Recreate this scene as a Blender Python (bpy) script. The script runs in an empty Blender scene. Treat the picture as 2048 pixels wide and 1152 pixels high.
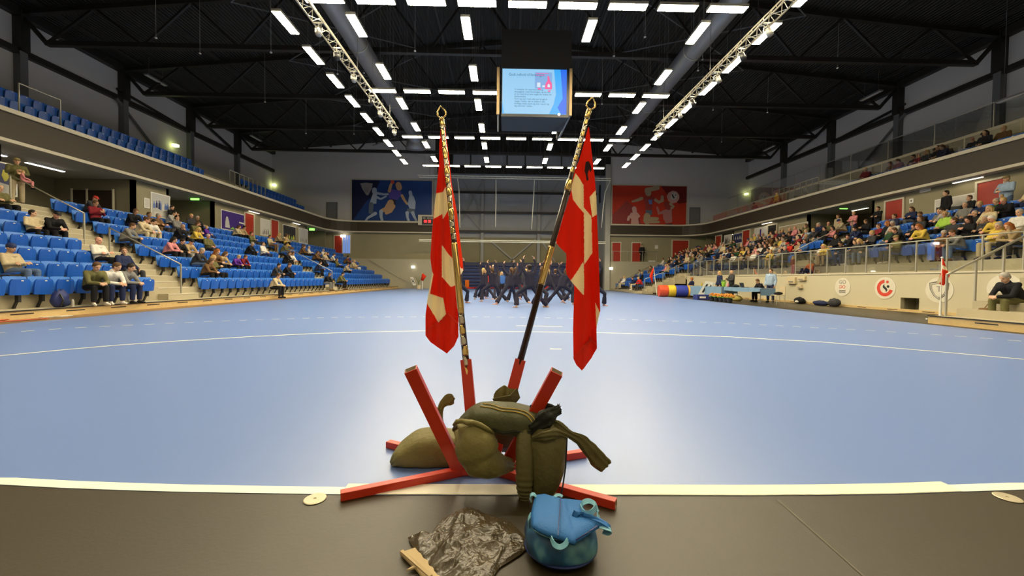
import bpy, math, random
from mathutils import Vector, Matrix, noise
random.seed(7)
PI = math.pi
sc = bpy.context.scene
COL = sc.collection
# ---------------------------------------------------------------- camera
F = 790.0; CAMH = 1.045
def nrm(v): return Vector(v).normalized()
_d = nrm((-15/F, 17/F, -1.0))
_r = Vector((1, -.010, 0)); _r.z = (_r.x*_d.x + _r.y*_d.y)/(-_d.z); _r.normalize()
_u = _r.cross(_d)
RM = Matrix((_r, _d, _u))
cd = bpy.data.cameras.new('camera'); cam = bpy.data.objects.new('camera', cd); COL.objects.link(cam)
cd.sensor_width = 36; cd.lens = 36*F/2048; cd.clip_start = .05; cd.clip_end = 300
cam.matrix_world = Matrix.Translation((0, 0, CAMH)) @ RM.to_4x4()
sc.camera = cam
def ray(px, py): return RM @ Vector(((px-1024)/F, (576-py)/F, -1))
def PY(px, py, Y): r = ray(px, py); return Vector((0, 0, CAMH)) + r*(Y/r.y)
def PX(px, py, X): r = ray(px, py); return Vector((0, 0, CAMH)) + r*(X/r.x)
def PZ(px, py, Z=0): r = ray(px, py); return Vector((0, 0, CAMH)) + r*((Z-CAMH)/r.z)
def proj(p):
    c = RM.transposed() @ (Vector(p)-Vector((0, 0, CAMH)))
    if c.z > -.05: return None
    return (1024 + F*c.x/-c.z, 576 - F*c.y/-c.z)
# ---------------------------------------------------------------- view, world
vs = sc.view_settings
vs.view_transform = 'Standard'; vs.look = 'None'; vs.gamma = 1; vs.use_curve_mapping = False
vs.exposure = 0.0
sc.cycles.use_denoising = True
sc.cycles.max_bounces = 6; sc.cycles.diffuse_bounces = 3; sc.cycles.glossy_bounces = 3; sc.cycles.transparent_max_bounces = 12
w = bpy.data.worlds.new('world'); sc.world = w; w.use_nodes = True
w.node_tree.nodes['Background'].inputs[0].default_value = (.5, .5, .55, 1)
w.node_tree.nodes['Background'].inputs[1].default_value = .02
LAMP_E = 76.0; LAMP_C = (1.0, .86, .59)
# ---------------------------------------------------------------- materials
MC = {}
def mat(name, col=None, rough=.6, metal=0.0, var=.08, scale=6.0, emit=0.0, spec=.5, bump=0.0, bscale=30.0, alpha=None):
    if name in MC: return MC[name]
    m = bpy.data.materials.new(name); m.use_nodes = True; MC[name] = m
    nt = m.node_tree; b = nt.nodes['Principled BSDF']
    b.inputs['Roughness'].default_value = rough; b.inputs['Metallic'].default_value = metal
    b.inputs['Specular IOR Level'].default_value = spec
    c = (*col, 1)
    if emit:
        b.inputs['Base Color'].default_value = (.01, .01, .01, 1)
        b.inputs['Emission Color'].default_value = c; b.inputs['Emission Strength'].default_value = emit
    else:
        tc = nt.nodes.new('ShaderNodeTexCoord'); no = nt.nodes.new('ShaderNodeTexNoise'); no.inputs['Scale'].default_value = scale
        no.inputs['Detail'].default_value = 3
        mx = nt.nodes.new('ShaderNodeMix'); mx.data_type = 'RGBA'
        mx.inputs[6].default_value = tuple(x*(1-var) for x in col)+(1,); mx.inputs[7].default_value = tuple(min(1, x*(1+var)) for x in col)+(1,)
        nt.links.new(tc.outputs['Object'], no.inputs['Vector']); nt.links.new(no.outputs[0], mx.inputs[0]); nt.links.new(mx.outputs[2], b.inputs['Base Color'])
        if bump:
            n2 = nt.nodes.new('ShaderNodeTexNoise'); n2.inputs['Scale'].default_value = bscale; n2.inputs['Detail'].default_value = 4
            nt.links.new(tc.outputs['Object'], n2.inputs['Vector'])
            bp = nt.nodes.new('ShaderNodeBump'); bp.inputs['Strength'].default_value = bump; bp.inputs['Distance'].default_value = .02
            nt.links.new(n2.outputs[0], bp.inputs['Height']); nt.links.new(bp.outputs[0], b.inputs['Normal'])
    return m
def glass(name, tint=(.9, .93, .9), rough=.02, amt=1.0):
    if name in MC: return MC[name]
    m = bpy.data.materials.new(name); m.use_nodes = True; MC[name] = m; nt = m.node_tree
    for n in list(nt.nodes): nt.nodes.remove(n)
    o = nt.nodes.new('ShaderNodeOutputMaterial'); t = nt.nodes.new('ShaderNodeBsdfTransparent'); t.inputs[0].default_value = (*tint, 1)
    g = nt.nodes.new('ShaderNodeBsdfGlossy'); g.inputs['Roughness'].default_value = rough
    fr = nt.nodes.new('ShaderNodeFresnel'); fr.inputs[0].default_value = 1.5
    mx = nt.nodes.new('ShaderNodeMixShader')
    mu = nt.nodes.new('ShaderNodeMath'); mu.operation = 'MULTIPLY'; mu.inputs[1].default_value = .55; nt.links.new(fr.outputs[0], mu.inputs[0]); nt.links.new(mu.outputs[0], mx.inputs[0]); nt.links.new(t.outputs[0], mx.inputs[1]); nt.links.new(g.outputs[0], mx.inputs[2]); nt.links.new(mx.outputs[0], o.inputs[0])
    return m
# ---------------------------------------------------------------- mesh builder
class MB:
    def __init__(s, o=(0, 0, 0)): s.v = []; s.f = []; s.mi = []; s.o = Vector(o); s.k = 0; s.smooth = False
    def add(s, vs, fs, k=None):
        n = len(s.v); s.v += [Vector(v) for v in vs]; s.f += [tuple(i+n for i in f) for f in fs]; s.mi += [s.k if k is None else k]*len(fs); return s
    def box(s, a, b, k=None):
        x0, y0, z0 = [min(a[i], b[i]) for i in range(3)]; x1, y1, z1 = [max(a[i], b[i]) for i in range(3)]
        return s.add([(x0,y0,z0),(x1,y0,z0),(x1,y1,z0),(x0,y1,z0),(x0,y0,z1),(x1,y0,z1),(x1,y1,z1),(x0,y1,z1)],
              [(0,3,2,1),(4,5,6,7),(0,1,5,4),(1,2,6,5),(2,3,7,6),(3,0,4,7)], k)
    def cbox(s, c, d, k=None): return s.box([c[i]-d[i]/2 for i in range(3)], [c[i]+d[i]/2 for i in range(3)], k)
    def frame(s, a, b, up=(0, 0, 1)):
        t = (Vector(b)-Vector(a)).normalized(); u = Vector(up)
        if abs(t.dot(u)) > .99: u = Vector((0, 1, 0)) if abs(t.y) < .9 else Vector((1, 0, 0))
        x = t.cross(u).normalized(); y = x.cross(t).normalized(); return t, x, y
    def bar(s, a, b, w, h=None, up=(0, 0, 1), k=None):
        h = h or w; a = Vector(a); b = Vector(b); t, x, y = s.frame(a, b, up)
        vs = [p + x*sx*w/2 + y*sy*h/2 for p in (a, b) for sx, sy in ((-1,-1),(1,-1),(1,1),(-1,1))]
        return s.add(vs, [(0,1,2,3),(7,6,5,4),(0,4,5,1),(1,5,6,2),(2,6,7,3),(3,7,4,0)], k)
    def tube(s, a, b, r, r2=None, n=8, k=None, caps=True):
        return s.path([a, b], [r, r if r2 is None else r2], n, k, caps)
    def path(s, pts, r, n=8, k=None, caps=True, closed=False, flat=None, up=(0, 0, 1)):
        pts = [Vector(p) for p in pts]; m = len(pts)
        if not isinstance(r, (list, tuple)): r = [r]*m
        vs = []; px = None
        for i, p in enumerate(pts):
            a = pts[(i-1) % m] if (i > 0 or closed) else p; b = pts[(i+1) % m] if (i < m-1 or closed) else p
            t, x, y = s.frame(a, b, up)
            if px is not None:
                x = (px - t*px.dot(t)); x = x.normalized() if x.length > 1e-6 else s.frame(a, b, up)[1]; y = x.cross(t)
            px = x
            fx, fy = (1, 1) if flat is None else flat
            for j in range(n):
                an = 2*PI*j/n; vs.append(p + x*math.cos(an)*r[i]*fx + y*math.sin(an)*r[i]*fy)
        fs = []
        for i in range(m if closed else m-1):
            for j in range(n):
                i2 = (i+1) % m
                fs.append((i*n+j, i2*n+j, i2*n+(j+1) % n, i*n+(j+1) % n))
        if caps and not closed: fs += [tuple(range(n)), tuple(reversed(range((m-1)*n, m*n)))]
        return s.add(vs, fs, k)
    def ell(s, c, r, n=10, m=7, k=None, M=None):
        c = Vector(c); vs = [Vector((0, 0, -1))]; fs = []
        for i in range(1, m):
            a = -PI/2 + PI*i/m
            for j in range(n): b = 2*PI*j/n; vs.append(Vector((math.cos(a)*math.cos(b), math.cos(a)*math.sin(b), math.sin(a))))
        vs.append(Vector((0, 0, 1)))
        for j in range(n): fs.append((0, 1+(j+1) % n, 1+j))
        for i in range(m-2):
            for j in range(n): fs.append((1+i*n+j, 1+i*n+(j+1) % n, 1+(i+1)*n+(j+1) % n, 1+(i+1)*n+j))
        L = len(vs)-1
        for j in range(n): fs.append((L, 1+(m-2)*n+j, 1+(m-2)*n+(j+1) % n))
        out = []
        for v in vs:
            q = Vector((v.x*r[0], v.y*r[1], v.z*r[2]))
            if M is not None: q = M @ q
            out.append(c+q)
        return s.add(out, fs, k)
    def cap(s, a, ra, b, rb, n=10):     # tapered capsule
        a = Vector(a); b = Vector(b); t = (b-a).normalized()
        pts = []; rs = []
        for an in (-85, -60, -30): pts.append(a + t*ra*math.sin(math.radians(an))); rs.append(ra*math.cos(math.radians(an)))
        pts.append(a); rs.append(ra); pts.append(b); rs.append(rb)
        for an in (30, 60, 85): pts.append(b + t*rb*math.sin(math.radians(an))); rs.append(rb*math.cos(math.radians(an)))
        return s.path(pts, rs, n)
    def prism(s, pts, thick, k=None):    # polygon points (coplanar 3D) extruded by vector thick
        pts = [Vector(p) for p in pts]; t = Vector(thick); n = len(pts)
        return s.add(pts+[p+t for p in pts], [tuple(range(n)), tuple(reversed(range(n, 2*n)))]+[(i, n+i, n+(i+1) % n, (i+1) % n) for i in range(n)], k)
    def lathe(s, c, prof, n=16, k=None):
        c = Vector(c); vs = []; fs = []; m = len(prof)
        for r, z in prof:
            for j in range(n): an = 2*PI*j/n; vs.append(c+Vector((r*math.cos(an), r*math.sin(an), z)))
        for i in range(m-1):
            for j in range(n): fs.append((i*n+j, i*n+(j+1) % n, (i+1)*n+(j+1) % n, (i+1)*n+j))
        fs += [tuple(reversed(range(n))), tuple(range((m-1)*n, m*n))]
        return s.add(vs, fs, k)
    def mesh(s, name, mats):
        me = bpy.data.meshes.new(name); me.from_pydata([tuple(v-s.o) for v in s.v], [], s.f)
        if not isinstance(mats, (list, tuple)): mats = [mats]
        for m in mats: me.materials.append(m)
        me.polygons.foreach_set('material_index', s.mi)
        if s.smooth: me.polygons.foreach_set('use_smooth', [True]*len(s.f))
        me.update(); return me
    def build(s, name, mats, parent=None):
        ob = bpy.data.objects.new(name, s.mesh(name, mats)); COL.objects.link(ob)
        if parent is not None: ob.parent = parent
        else: ob.location = s.o
        return ob
def tag(o, label, cat, group=None, kind=None):
    o['label'] = label; o['category'] = cat
    if group: o['group'] = group
    if kind: o['kind'] = kind
    return o
def thing(name, label, cat, loc=(0, 0, 0), rz=0, group=None):
    o = bpy.data.objects.new(name, None); COL.objects.link(o); o.location = loc; o.rotation_euler = (0, 0, rz); o.empty_display_size = .1
    return tag(o, label, cat, group)
def struct(name, mb, m):
    o = mb.build(name, m); o['kind'] = 'structure'; return o
def copy_tree(src, parent=None):
    c = src.copy(); COL.objects.link(c)
    if parent is not None: c.parent = parent
    for ch in src.children: copy_tree(ch, c)
    return c
def wipe(o):
    for ch in list(o.children): wipe(ch)
    bpy.data.objects.remove(o)
def ordinal(i):
    if i >= 20: return ('twenty-', 'thirty-')[(i-19)//10 if (i+1) % 10 else (i-19)//10]+ordinal(i % 10) if (i+1) % 10 else ('thirtieth', 'fortieth')[(i-29)//10]
    return ('first','second','third','fourth','fifth','sixth','seventh','eighth','ninth','tenth','eleventh','twelfth','thirteenth','fourteenth','fifteenth','sixteenth','seventeenth','eighteenth','nineteenth','twentieth')[i] if i < 20 else str(i+1)+'th'
def bevel(o, w, seg=2):
    m = o.modifiers.new('bevel', 'BEVEL'); m.width = w; m.segments = seg; m.limit_method = 'ANGLE'; return o
# ---------------------------------------------------------------- palette
def floor_mat():
    m = mat('court_blue_vinyl', (.155, .250, .545), .34, var=.03, scale=.6, spec=.85, bump=.03, bscale=3)
    return m
COURT = floor_mat()
DARKF = mat('black_rubber_floor', (.034, .025, .009), .46, var=.2, scale=1.4, spec=.6, bump=.04, bscale=60)
LINE = mat('white_line_paint', (.95, .91, .74), .45)
CONC = mat('light_concrete', (.42, .37, .25), .8, var=.10, scale=2)
CONCD = mat('grey_concrete_wall', (.29, .26, .16), .8, var=.08, scale=1.2)
WALLG = mat('grey_panel_wall', (.62, .60, .58), .75, var=.04, scale=.5)
WALLC = mat('cream_painted_wall', (.52, .47, .32), .7, var=.05, scale=1)
FASC = mat('dark_brown_fascia', (.045, .034, .020), .6, var=.05)
LEDGE = mat('pale_ledge', (.58, .53, .40), .6)
ROOF = mat('black_roof_deck', (.028, .026, .022), .7)
STEELD = mat('black_steel', (.022, .020, .018), .5)
STEELG = mat('grey_steel', (.16, .165, .17), .5)
STEELL = mat('galvanised_steel', (.42, .41, .37), .4, .5)
ALU = mat('aluminium_truss', (.62, .58, .46), .35, .8)
WOOD = mat('varnished_wood', (.58, .42, .19), .45, var=.15, scale=9)
WOODD = mat('brown_wood_floor', (.26, .16, .07), .45, var=.2, scale=4)
SEATB = mat('blue_seat_plastic', (.010, .095, .48), .38, var=.05, spec=.5)
SEATL = mat('lit_blue_seat_back', (.035, .18, .60), .42, var=.05)  # same blue plastic, made lighter for the light falling on the backrests
BLACK = mat('black_plastic', (.015, .015, .016), .4)
WHITE = mat('white_paint', (.8, .78, .7), .5)
REDD = mat('red_door_paint', (.36, .028, .012), .5)
LAMPM = mat('lamp_diffuser', LAMP_C, emit=LAMP_E)
TUBEM = mat('tube_light', (1, .9, .85), emit=14)
GLASS = glass('balustrade_glass')
DUCT = mat('grey_duct_metal', (.22, .225, .24), .4, .35, var=.12, scale=2)
XC = .8
# corrugation for the roof deck
def corrugate(m, scale=14):
    nt = m.node_tree; b = nt.nodes['Principled BSDF']
    tc = nt.nodes.new('ShaderNodeTexCoord'); wv = nt.nodes.new('ShaderNodeTexWave'); wv.bands_direction = 'X'; wv.inputs['Scale'].default_value = scale/6.283
    bp = nt.nodes.new('ShaderNodeBump'); bp.inputs['Strength'].default_value = .9; bp.inputs['Distance'].default_value = .08
    nt.links.new(tc.outputs['Object'], wv.inputs[0]); nt.links.new(wv.outputs[1], bp.inputs['Height']); nt.links.new(bp.outputs[0], b.inputs['Normal'])
corrugate(ROOF, 10)
# ---------------------------------------------------------------- floors
def gline(px):       # goal line depth (traced on the floor)
    return None
glp = [(0, 970), (120, 976.5), (240, 981), (342, 984), (500, 987), (700, 990), (1000, 991), (1300, 991.5), (1500, 992), (1650, 991), (1811, 988.5), (1930, 984), (2048, 980)]
GL = [PZ(x, y) for x, y in glp]
GL = [Vector((-26, GL[0].y+.05, 0))]+GL+[Vector((27, GL[-1].y+.05, 0))]
m = MB()
n = len(GL)
m.add([(p.x, p.y, 0) for p in GL]+[(p.x, 49, 0) for p in GL], [(i, i+1, n+i+1, n+i) for i in range(n-1)])
XL, XR = -10.45, 10.95
def clip(pts, x0, x1):
    out = []
    for a, b in zip(pts, pts[1:]):
        for xx in (x0, x1):
            if a.x < xx < b.x: out.append(a.lerp(b, (xx-a.x)/(b.x-a.x)))
        if x0 < b.x < x1: out.append(b)
    return out
cl = clip(GL, XL, XR)
m = MB(); n = len(cl); m.add([(p.x, p.y, 0) for p in cl]+[(p.x, 43, 0) for p in cl], [(i, i+1, n+i+1, n+i) for i in range(n-1)])
struct('floor', m, COURT)
m = MB(); m.add([(p.x, -7, 0) for p in cl]+[(p.x, p.y, 0) for p in cl], [(i, i+1, n+i+1, n+i) for i in range(n-1)])
m.add([(XR, -7, 0), (27, -7, 0), (27, 49, 0), (XR, 49, 0)], [(0, 1, 2, 3)])
m.add([(XL, 43, 0), (XR, 43, 0), (XR, 49, 0), (XL, 49, 0)], [(0, 1, 2, 3)])
struct('floor', m, DARKF)
m = MB(); m.add([(-26, -7, 0), (XL, -7, 0), (XL, 49, 0), (-26, 49, 0)], [(0, 1, 2, 3)])
struct('floor', m, WOODD)
# lines, thin painted strips on the court
def strip(pts, w, z=.003, mb=None, closed=False):
    mb = mb or MB(); pts = [Vector((p[0], p[1], z)) for p in pts]; L = []; R = []
    for i, p in enumerate(pts):
        a = pts[max(i-1, 0)]; b = pts[min(i+1, len(pts)-1)]; t = (b-a).normalized(); nn = Vector((-t.y, t.x, 0))
        L.append(p+nn*w/2); R.append(p-nn*w/2)
    n = len(pts); mb.add(L+R, [(i, n+i, n+i+1, i+1) for i in range(n-1)]); return mb
o = struct('trim_1', strip([(p.x, p.y+.033) for p in cl], .066), LINE)
tp = [p for p in cl if -.86 < p.x < 2.2]; tp = [cl[0].lerp(cl[0], 0)]*0 + tp
x0, x1 = PZ(692, 975).x, PZ(1905, 975).x
def gy(x):
    for a, b in zip(cl, cl[1:]):
        if a.x <= x <= b.x: return a.y+(b.y-a.y)*(x-a.x)/(b.x-a.x)
    return cl[0].y
o = struct('trim_2', strip([(x0+(x1-x0)*i/30, gy(x0+(x1-x0)*i/30)+.049) for i in range(31)], .094, .005), mat('tape_line', (.80, .76, .62), .5))
# six metre line, traced on the floor then continued as arcs
c6 = [(-260, 762), (-100, 730), (0, 712), (116, 701), (230, 691), (345, 683), (512, 673), (640, 667), (760, 663.5), (850, 662), (1000, 663), (1195, 665.5), (1320, 669), (1460, 674), (1536, 678.5), (1640, 684), (1750, 693), (1880, 704), (2048, 719), (2200, 736), (2330, 752)]
struct('trim_3', strip([PZ(x, y) for x, y in c6], .055), LINE)
c9 = [(-150, 678), (0, 666), (133, 657), (226, 652), (344, 646.6), (470, 641), (640, 635.6), (760, 634), (900, 633.5), (1000, 634.2), (1195, 637.5), (1300, 641), (1460, 646), (1620, 655), (1740, 661), (1830, 667), (1950, 675), (2048, 683), (2150, 691)]
P9 = [PZ(x, y) for x, y in c9]; m = MB()
acc = 0; pos = [P9[0]]
dist = [0]
for a, b in zip(P9, P9[1:]): dist.append(dist[-1]+(b-a).length)
def at9(d):
    for i in range(len(dist)-1):
        if dist[i] <= d <= dist[i+1]: return P9[i].lerp(P9[i+1], (d-dist[i])/(dist[i+1]-dist[i]))
    return P9[-1]
d = 0
while d < dist[-1]-.2: strip([at9(d), at9(d+.16)], .055, mb=m); d += .335
struct('trim_4', m, LINE)
m = MB(); strip([PZ(1032, 651.8), PZ(1125, 653)], .06, mb=m); strip([PZ(1100, 698), PZ(1123, 698.6)], .06, mb=m); struct('trim_5', m, LINE)
m = MB(); strip([PZ(1026, 620), PZ(1030, 655), PZ(1040, 720), PZ(1050, 800)], .012, .002, mb=m); strip([PZ(672, 815), PZ(850, 690)], .01, .002, mb=m); strip([PZ(1215, 683), PZ(1400, 790)], .01, .002, mb=m)
struct('trim_16', strip([PZ(1555, 1000), PZ(1640, 1075), PZ(1735, 1160), PZ(1800, 1230)], .008, .002), mat('dark_floor_seam', (.10, .085, .05), .5))
struct('trim_6', m, mat('faint_seam', (.21, .31, .56), .4))
for (px, py, lb) in ((630, 999, 'round pale floor socket cover near the left foot of the red stand'), (2015, 996, 'round pale floor socket cover at the far right of the white line')):
    c = PZ(px, py); m = MB(c); m.lathe(c, [(.048, .001), (.05, .004), (.046, .006), (.008, .006), (.006, .002)], 24); m.smooth = False
    o = m.build('floor_socket_cover', mat('worn_brass_plate', (.55, .49, .34), .4, .3)); tag(o, lb, 'floor cover', 'floor socket covers')
# ---------------------------------------------------------------- shell
WX0, WX1, YB = -25.0, 26.6, 43.0; GZN = 5.92
ZE, ZR = 14.6, 16.9
def roofz(x): return ZR-(ZR-ZE)*abs(x-XC)/25.8
m = MB()
m.add([(WX0, -7, ZE), (XC, -7, ZR), (WX1, -7, ZE), (WX0, 49, ZE), (XC, 49, ZR), (WX1, 49, ZE)], [(0, 3, 4, 1), (1, 4, 5, 2)])
m.add([(WX0, -7, ZE+.2), (XC, -7, ZR+.2), (WX1, -7, ZE+.2), (WX0, 49, ZE+.2), (XC, 49, ZR+.2), (WX1, 49, ZE+.2)], [(0, 1, 4, 3), (1, 2, 5, 4)])
struct('ceiling', m, ROOF)
m = MB(); m.box((WX0-.2, -7, 0), (WX0, 49, ZE)); struct('wall_left', m, WALLG)
m = MB(); m.box((WX1, -7, 0), (WX1+.2, 49, ZE)); struct('wall_right', m, WALLG)
m = MB(); m.add([(WX0, -7, 0), (WX1, -7, 0), (WX1, -7, ZE), (XC, -7, ZR), (WX0, -7, ZE)], [(0, 1, 2, 3, 4)]); struct('wall_near', m, WALLG)
struct('ceiling', MB().box((-18.9, -7, GZN), (21.6, -1.2, GZN+.25)), mat('gallery_soffit', (.42, .40, .33), .8))
RX0, RX1 = -7.6, 10.85     # recess behind the far end
GZ0, GZ1 = 5.92, 7.15      # gallery fascia bottom, top
GLX, GRX = -18.4, 21.1
# far wall, upper flanks and lower flanks
m = MB(); m.box((WX0, YB, GZ1), (RX0, YB+.3, ZR)); m.box((RX1+.55, YB, GZ1), (WX1, YB+.3, ZR)); struct('wall_far', m, WALLG)
m = MB(); m.box((RX0, YB, 12.5), (RX1+.6, YB+.3, ZR)); struct('wall_far', m, MC['black_roof_deck'])
m = MB(); m.box((WX0, YB, 3.1), (RX0, YB+.3, GZ1)); m.box((RX1+.55, YB, 3.1), (WX1, YB+.3, GZ1)); struct('wall_far', m, CONCD)
m = MB(); m.box((-20, YB-.9, 0), (RX0, YB, 3.1)); m.box((RX1+.55, YB-.9, 0), (22, YB, 3.1)); struct('wall_far', m, mat('pale_grey_wall', (.38, .35, .25), .75, var=.04))
m = MB(); m.box((RX1, YB-.3, 0), (RX1+.55, YB+.3, 13.6)); struct('trim_7', m, mat('pale_pilaster', (.42, .41, .35), .6))
m = MB(); m.box((RX0-.05, YB-.3, 0), (RX0+.25, YB+.3, 13.6)); struct('trim_8', m, MC['pale_pilaster'])
m = MB(); m.box((RX0-.3, YB+.3, 0), (RX0, 48, 14)); m.box((RX1+.55, YB+.3, 0), (RX1+.9, 48, 14)); m.box((RX0, 48, 6.1), (RX1+.6, 48.2, 14)); struct('wall_far', m, mat('recess_wall', (.42, .43, .44), .8))
m = MB(); m.box((RX0, 47.9, 0), (RX1+.6, 48.1, 6.1)); struct('wall_far', m, CONCD)
# recess steel: columns, braces, dark rails, a window band
m = MB((0, 48, 0))
for px in (965, 1078):
    x = PY(px, 400, 47.6).x; m.box((x-.18, 47.5, 0), (x+.18, 47.8, 13.9))
def br(a, b, w=.16):
    p, q = PY(*a, 47.7), PY(*b, 47.7); m.bar(p, q, w, .12, up=(0, 1, 0))
br((965, 425), (925, 360)); br((965, 462), (912, 402)); br((1078, 425), (1120, 360)); br((1135, 402), (1082, 462)); br((912, 460), (965, 360)); br((1078, 360), (1115, 322))
br((982, 482), (1030, 524)); br((1072, 478), (1018, 524)); br((1085, 484), (1110, 524))
o = m.build('steel_bracing', mat('recess_steel', (.36, .36, .35), .6)); tag(o, 'grey steel columns and diagonal braces against the far end wall', 'steel frame')
for i, py in enumerate((384, 424, 462)):
    a = PY(905, py, 47.4); b = PY(1140, py+3, 47.4); m = MB((0, 47.4, a.z)); m.box((-7.3, 47.35, a.z-.13), (11, 47.5, a.z+.13))
    o = m.build('wall_rail', STEELD); tag(o, ('uppermost', 'middle', 'lowest')[i]+' of the three long black rails across the far end wall', 'rail', 'black rails on the far wall')
m = MB((0, 42.8, 13)); a = PY(905, 333, 42.8); b = PY(1195, 312, 42.8)
for i in range(9):
    x = a.x+(b.x-a.x)*i/8; m.box((x-.07, 42.7, a.z), (x+.07, 42.8, b.z))
m.box((a.x, 42.7, a.z-.1), (b.x, 42.8, a.z+.1)); m.box((a.x, 42.7, b.z-.1), (b.x, 42.8, b.z+.1))
m.k = 1; m.box((a.x, 42.8, a.z), (b.x, 42.9, b.z)); m.k = 0
o = m.build('window_1', [STEELD, mat('dim_window_glass', (.30, .31, .33), .2)]); o['kind'] = 'structure'
# grey column/dark vertical unit right of the net
m = MB((9.3, 47, 8)); p = PY(1199, 405, 47.3); q = PY(1206, 370, 47.3); m.box((p.x, 47.3, p.z), (q.x, 47.7, q.z)); o = m.build('speaker', BLACK); tag(o, 'tall black loudspeaker on the far wall beside the right end of the net', 'speaker')
# gallery slabs with rounded far corners
def gal_path(side):
    X = GLX if side < 0 else GRX; r = 2.6; pts = [(X, -3)]
    for i in range(7):
        a = PI/2*i/6
        pts.append((X - side*r*(1-math.cos(a)), YB-.35-r+r*math.sin(a)))
    pts.append((RX0 if side < 0 else RX1+.55, YB-.35)); return pts
for side, nm in ((-1, 'left'), (1, 'right')):
    P = gal_path(side); Wx = WX0 if side < 0 else WX1
    def ribbon(off, z0, z1):
        m = MB(); n = len(P); ins = []
        for i, (x, y) in enumerate(P):
            a = P[max(i-1, 0)]; b = P[min(i+1, n-1)]; t = Vector((b[0]-a[0], b[1]-a[1])).normalized(); nn = Vector((t.y, -t.x))*(1 if side < 0 else -1)
            ins.append((x+nn.x*off, y+nn.y*off))
        m.add([(x, y, z0) for x, y in ins]+[(x, y, z1) for x, y in ins]+[(x-(.3)*(1 if side < 0 else -1)*0, y, z0) for x, y in P]+[(x, y, z1) for x, y in P],
              [(i, i+1, n+i+1, n+i) for i in range(n-1)]+[(n+i, n+i+1, 3*n+i+1, 3*n+i) for i in range(n-1)]+[(i+1, i, 2*n+i, 2*n+i+1) for i in range(n-1)]+[(2*n+i+1,2*n+i,3*n+i,3*n+i+1) for i in range(n-1)])
        return m
    struct('trim_9' if side < 0 else 'trim_10', ribbon(.04, GZ0+.12, GZ1-.14), FASC)
    struct('trim_11' if side < 0 else 'trim_12', ribbon(.14, GZ1-.14, GZ1+.02), LEDGE)
    struct('trim_13' if side < 0 else 'trim_14', ribbon(.10, GZ0, GZ0+.12), LEDGE)
    m = MB(); n = len(P)
    top = [(x, y, GZ0+.02) for x, y in P]; bt = [(Wx, P[0][1], GZ0+.02)]
    poly = top+[(P[-1][0], YB, GZ0+.02), (Wx, YB, GZ0+.02), (Wx, -3, GZ0+.02)]
    m.add(poly, [tuple(range(len(poly)))])
    poly2 = [(x, y, GZ1-.3) for x, y, z in poly]; m.add(poly2, [tuple(reversed(range(len(poly2))))])
    struct('ceiling', m, mat('gallery_soffit', (.42, .40, .33), .8))
    struct('floor', MB().box((Wx, -3, GZ0+.1), ((Wx+(1.5 if side<0 else -1.5)), YB, GZ1-.35)), CONC)
# ---------------------------------------------------------------- roof trusses, beams, columns
TY = [-0.9+5.45*i for i in range(9)]     # -0.9 ... 42.7 ; photo: 20.9 26.3 31.8 37.2
TZ = 12.85
for i, y in enumerate(TY):
    if y > 42 or y < 0: continue
    m = MB((XC, y, TZ))
    m.bar((WX0+1.5, y, TZ), (WX1-1.5, y, TZ), .24, .24)
    for s in (-1, 1): m.bar((XC, y, ZR-.25), (XC+s*25.7, y, ZE-.25), .24, .24)
    npan = 20; xs = [WX0+1.5+(WX1-WX0-3)*j/npan for j in range(npan+1)]
    for j in range(npan):
        xm = (xs[j]+xs[j+1])/2
        if j % 2 == 0:
            m.bar((xs[j], y, TZ), (xs[j+1], y, roofz(xs[j+1])-.25), .11, .11)
            if j+2 <= npan: m.bar((xs[j+1], y, roofz(xs[j+1])-.25), (xs[j+2], y, TZ), .11, .11)
    for s, X in ((-1, WX0), (1, WX1)): m.bar((X-s*1.5, y, TZ), (X-s*.2, y, roofz(X)-.25), .16, .16)
    o = m.build('roof_truss', STEELD); tag(o, 'black steel roof truss spanning the hall, %s in line from the camera end' % ordinal(i-1), 'roof truss', 'black roof trusses')
for side, X in ((-1, WX0), (1, WX1)):
    sn = 'left' if side < 0 else 'right'
    for i, y in enumerate(TY):
        if y < 5 or y > 42: continue
        m = MB((X-side*.2, y, GZ1)); m.box((X, y-.17, 7), (X-side*.35, y+.17, 12.4), 0); m.box((X, y-.2, 12.4), (X-side*.45, y+.2, 14.6), 1)
        o = m.build('steel_column', [STEELG, STEELD]); tag(o, 'steel column against the %s upper wall, grey below and black above, %s from the camera end' % (sn, ordinal(i-2)), 'column', 'wall columns')
    m = MB((X, 20, 12.4)); m.box((X, -3, 12.25), (X-side*.3, YB, 12.55)); o = m.build('wall_beam', STEELD); tag(o, 'long black steel beam running along the %s upper wall' % sn, 'beam')
    m = MB((X, 20, 14.3)); m.box((X, -3, 14.15), (X-side*.4, YB, 14.6)); o = m.build('eaves_beam', STEELD); tag(o, 'long black eaves beam under the roof edge on the %s side' % sn, 'beam')
    for (ya, yb) in ((25.8, 31.5),):
        m = MB((X-side*.25, ya, 9)); m.bar((X-side*.25, ya, 12.3), (X-side*.25, yb, 7.6), .12); m.bar((X-side*.3, ya, 12.9), (X-side*.3, yb, 12.4), .12, k=1); m.bar((X-side*.3, 31.7, 14), (X-side*.3, 37.1, 12.4), .14, k=1)
        o = m.build('wall_brace', [STEELG, STEELD]); tag(o, 'diagonal steel braces between columns on the %s upper wall' % sn, 'brace')
# longitudinal purlins on the roof deck
m = MB((XC, 20, 15))
for k in range(-5, 6):
    x = XC+k*4.88; m.bar((x, -3, roofz(x)-.08), (x, 49, roofz(x)-.08), .14, .12)
o = m.build('roof_purlins', mat('dark_purlin', (.04, .036, .03), .6)); o.name = 'ceiling_rib'; o['kind'] = 'structure'
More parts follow.
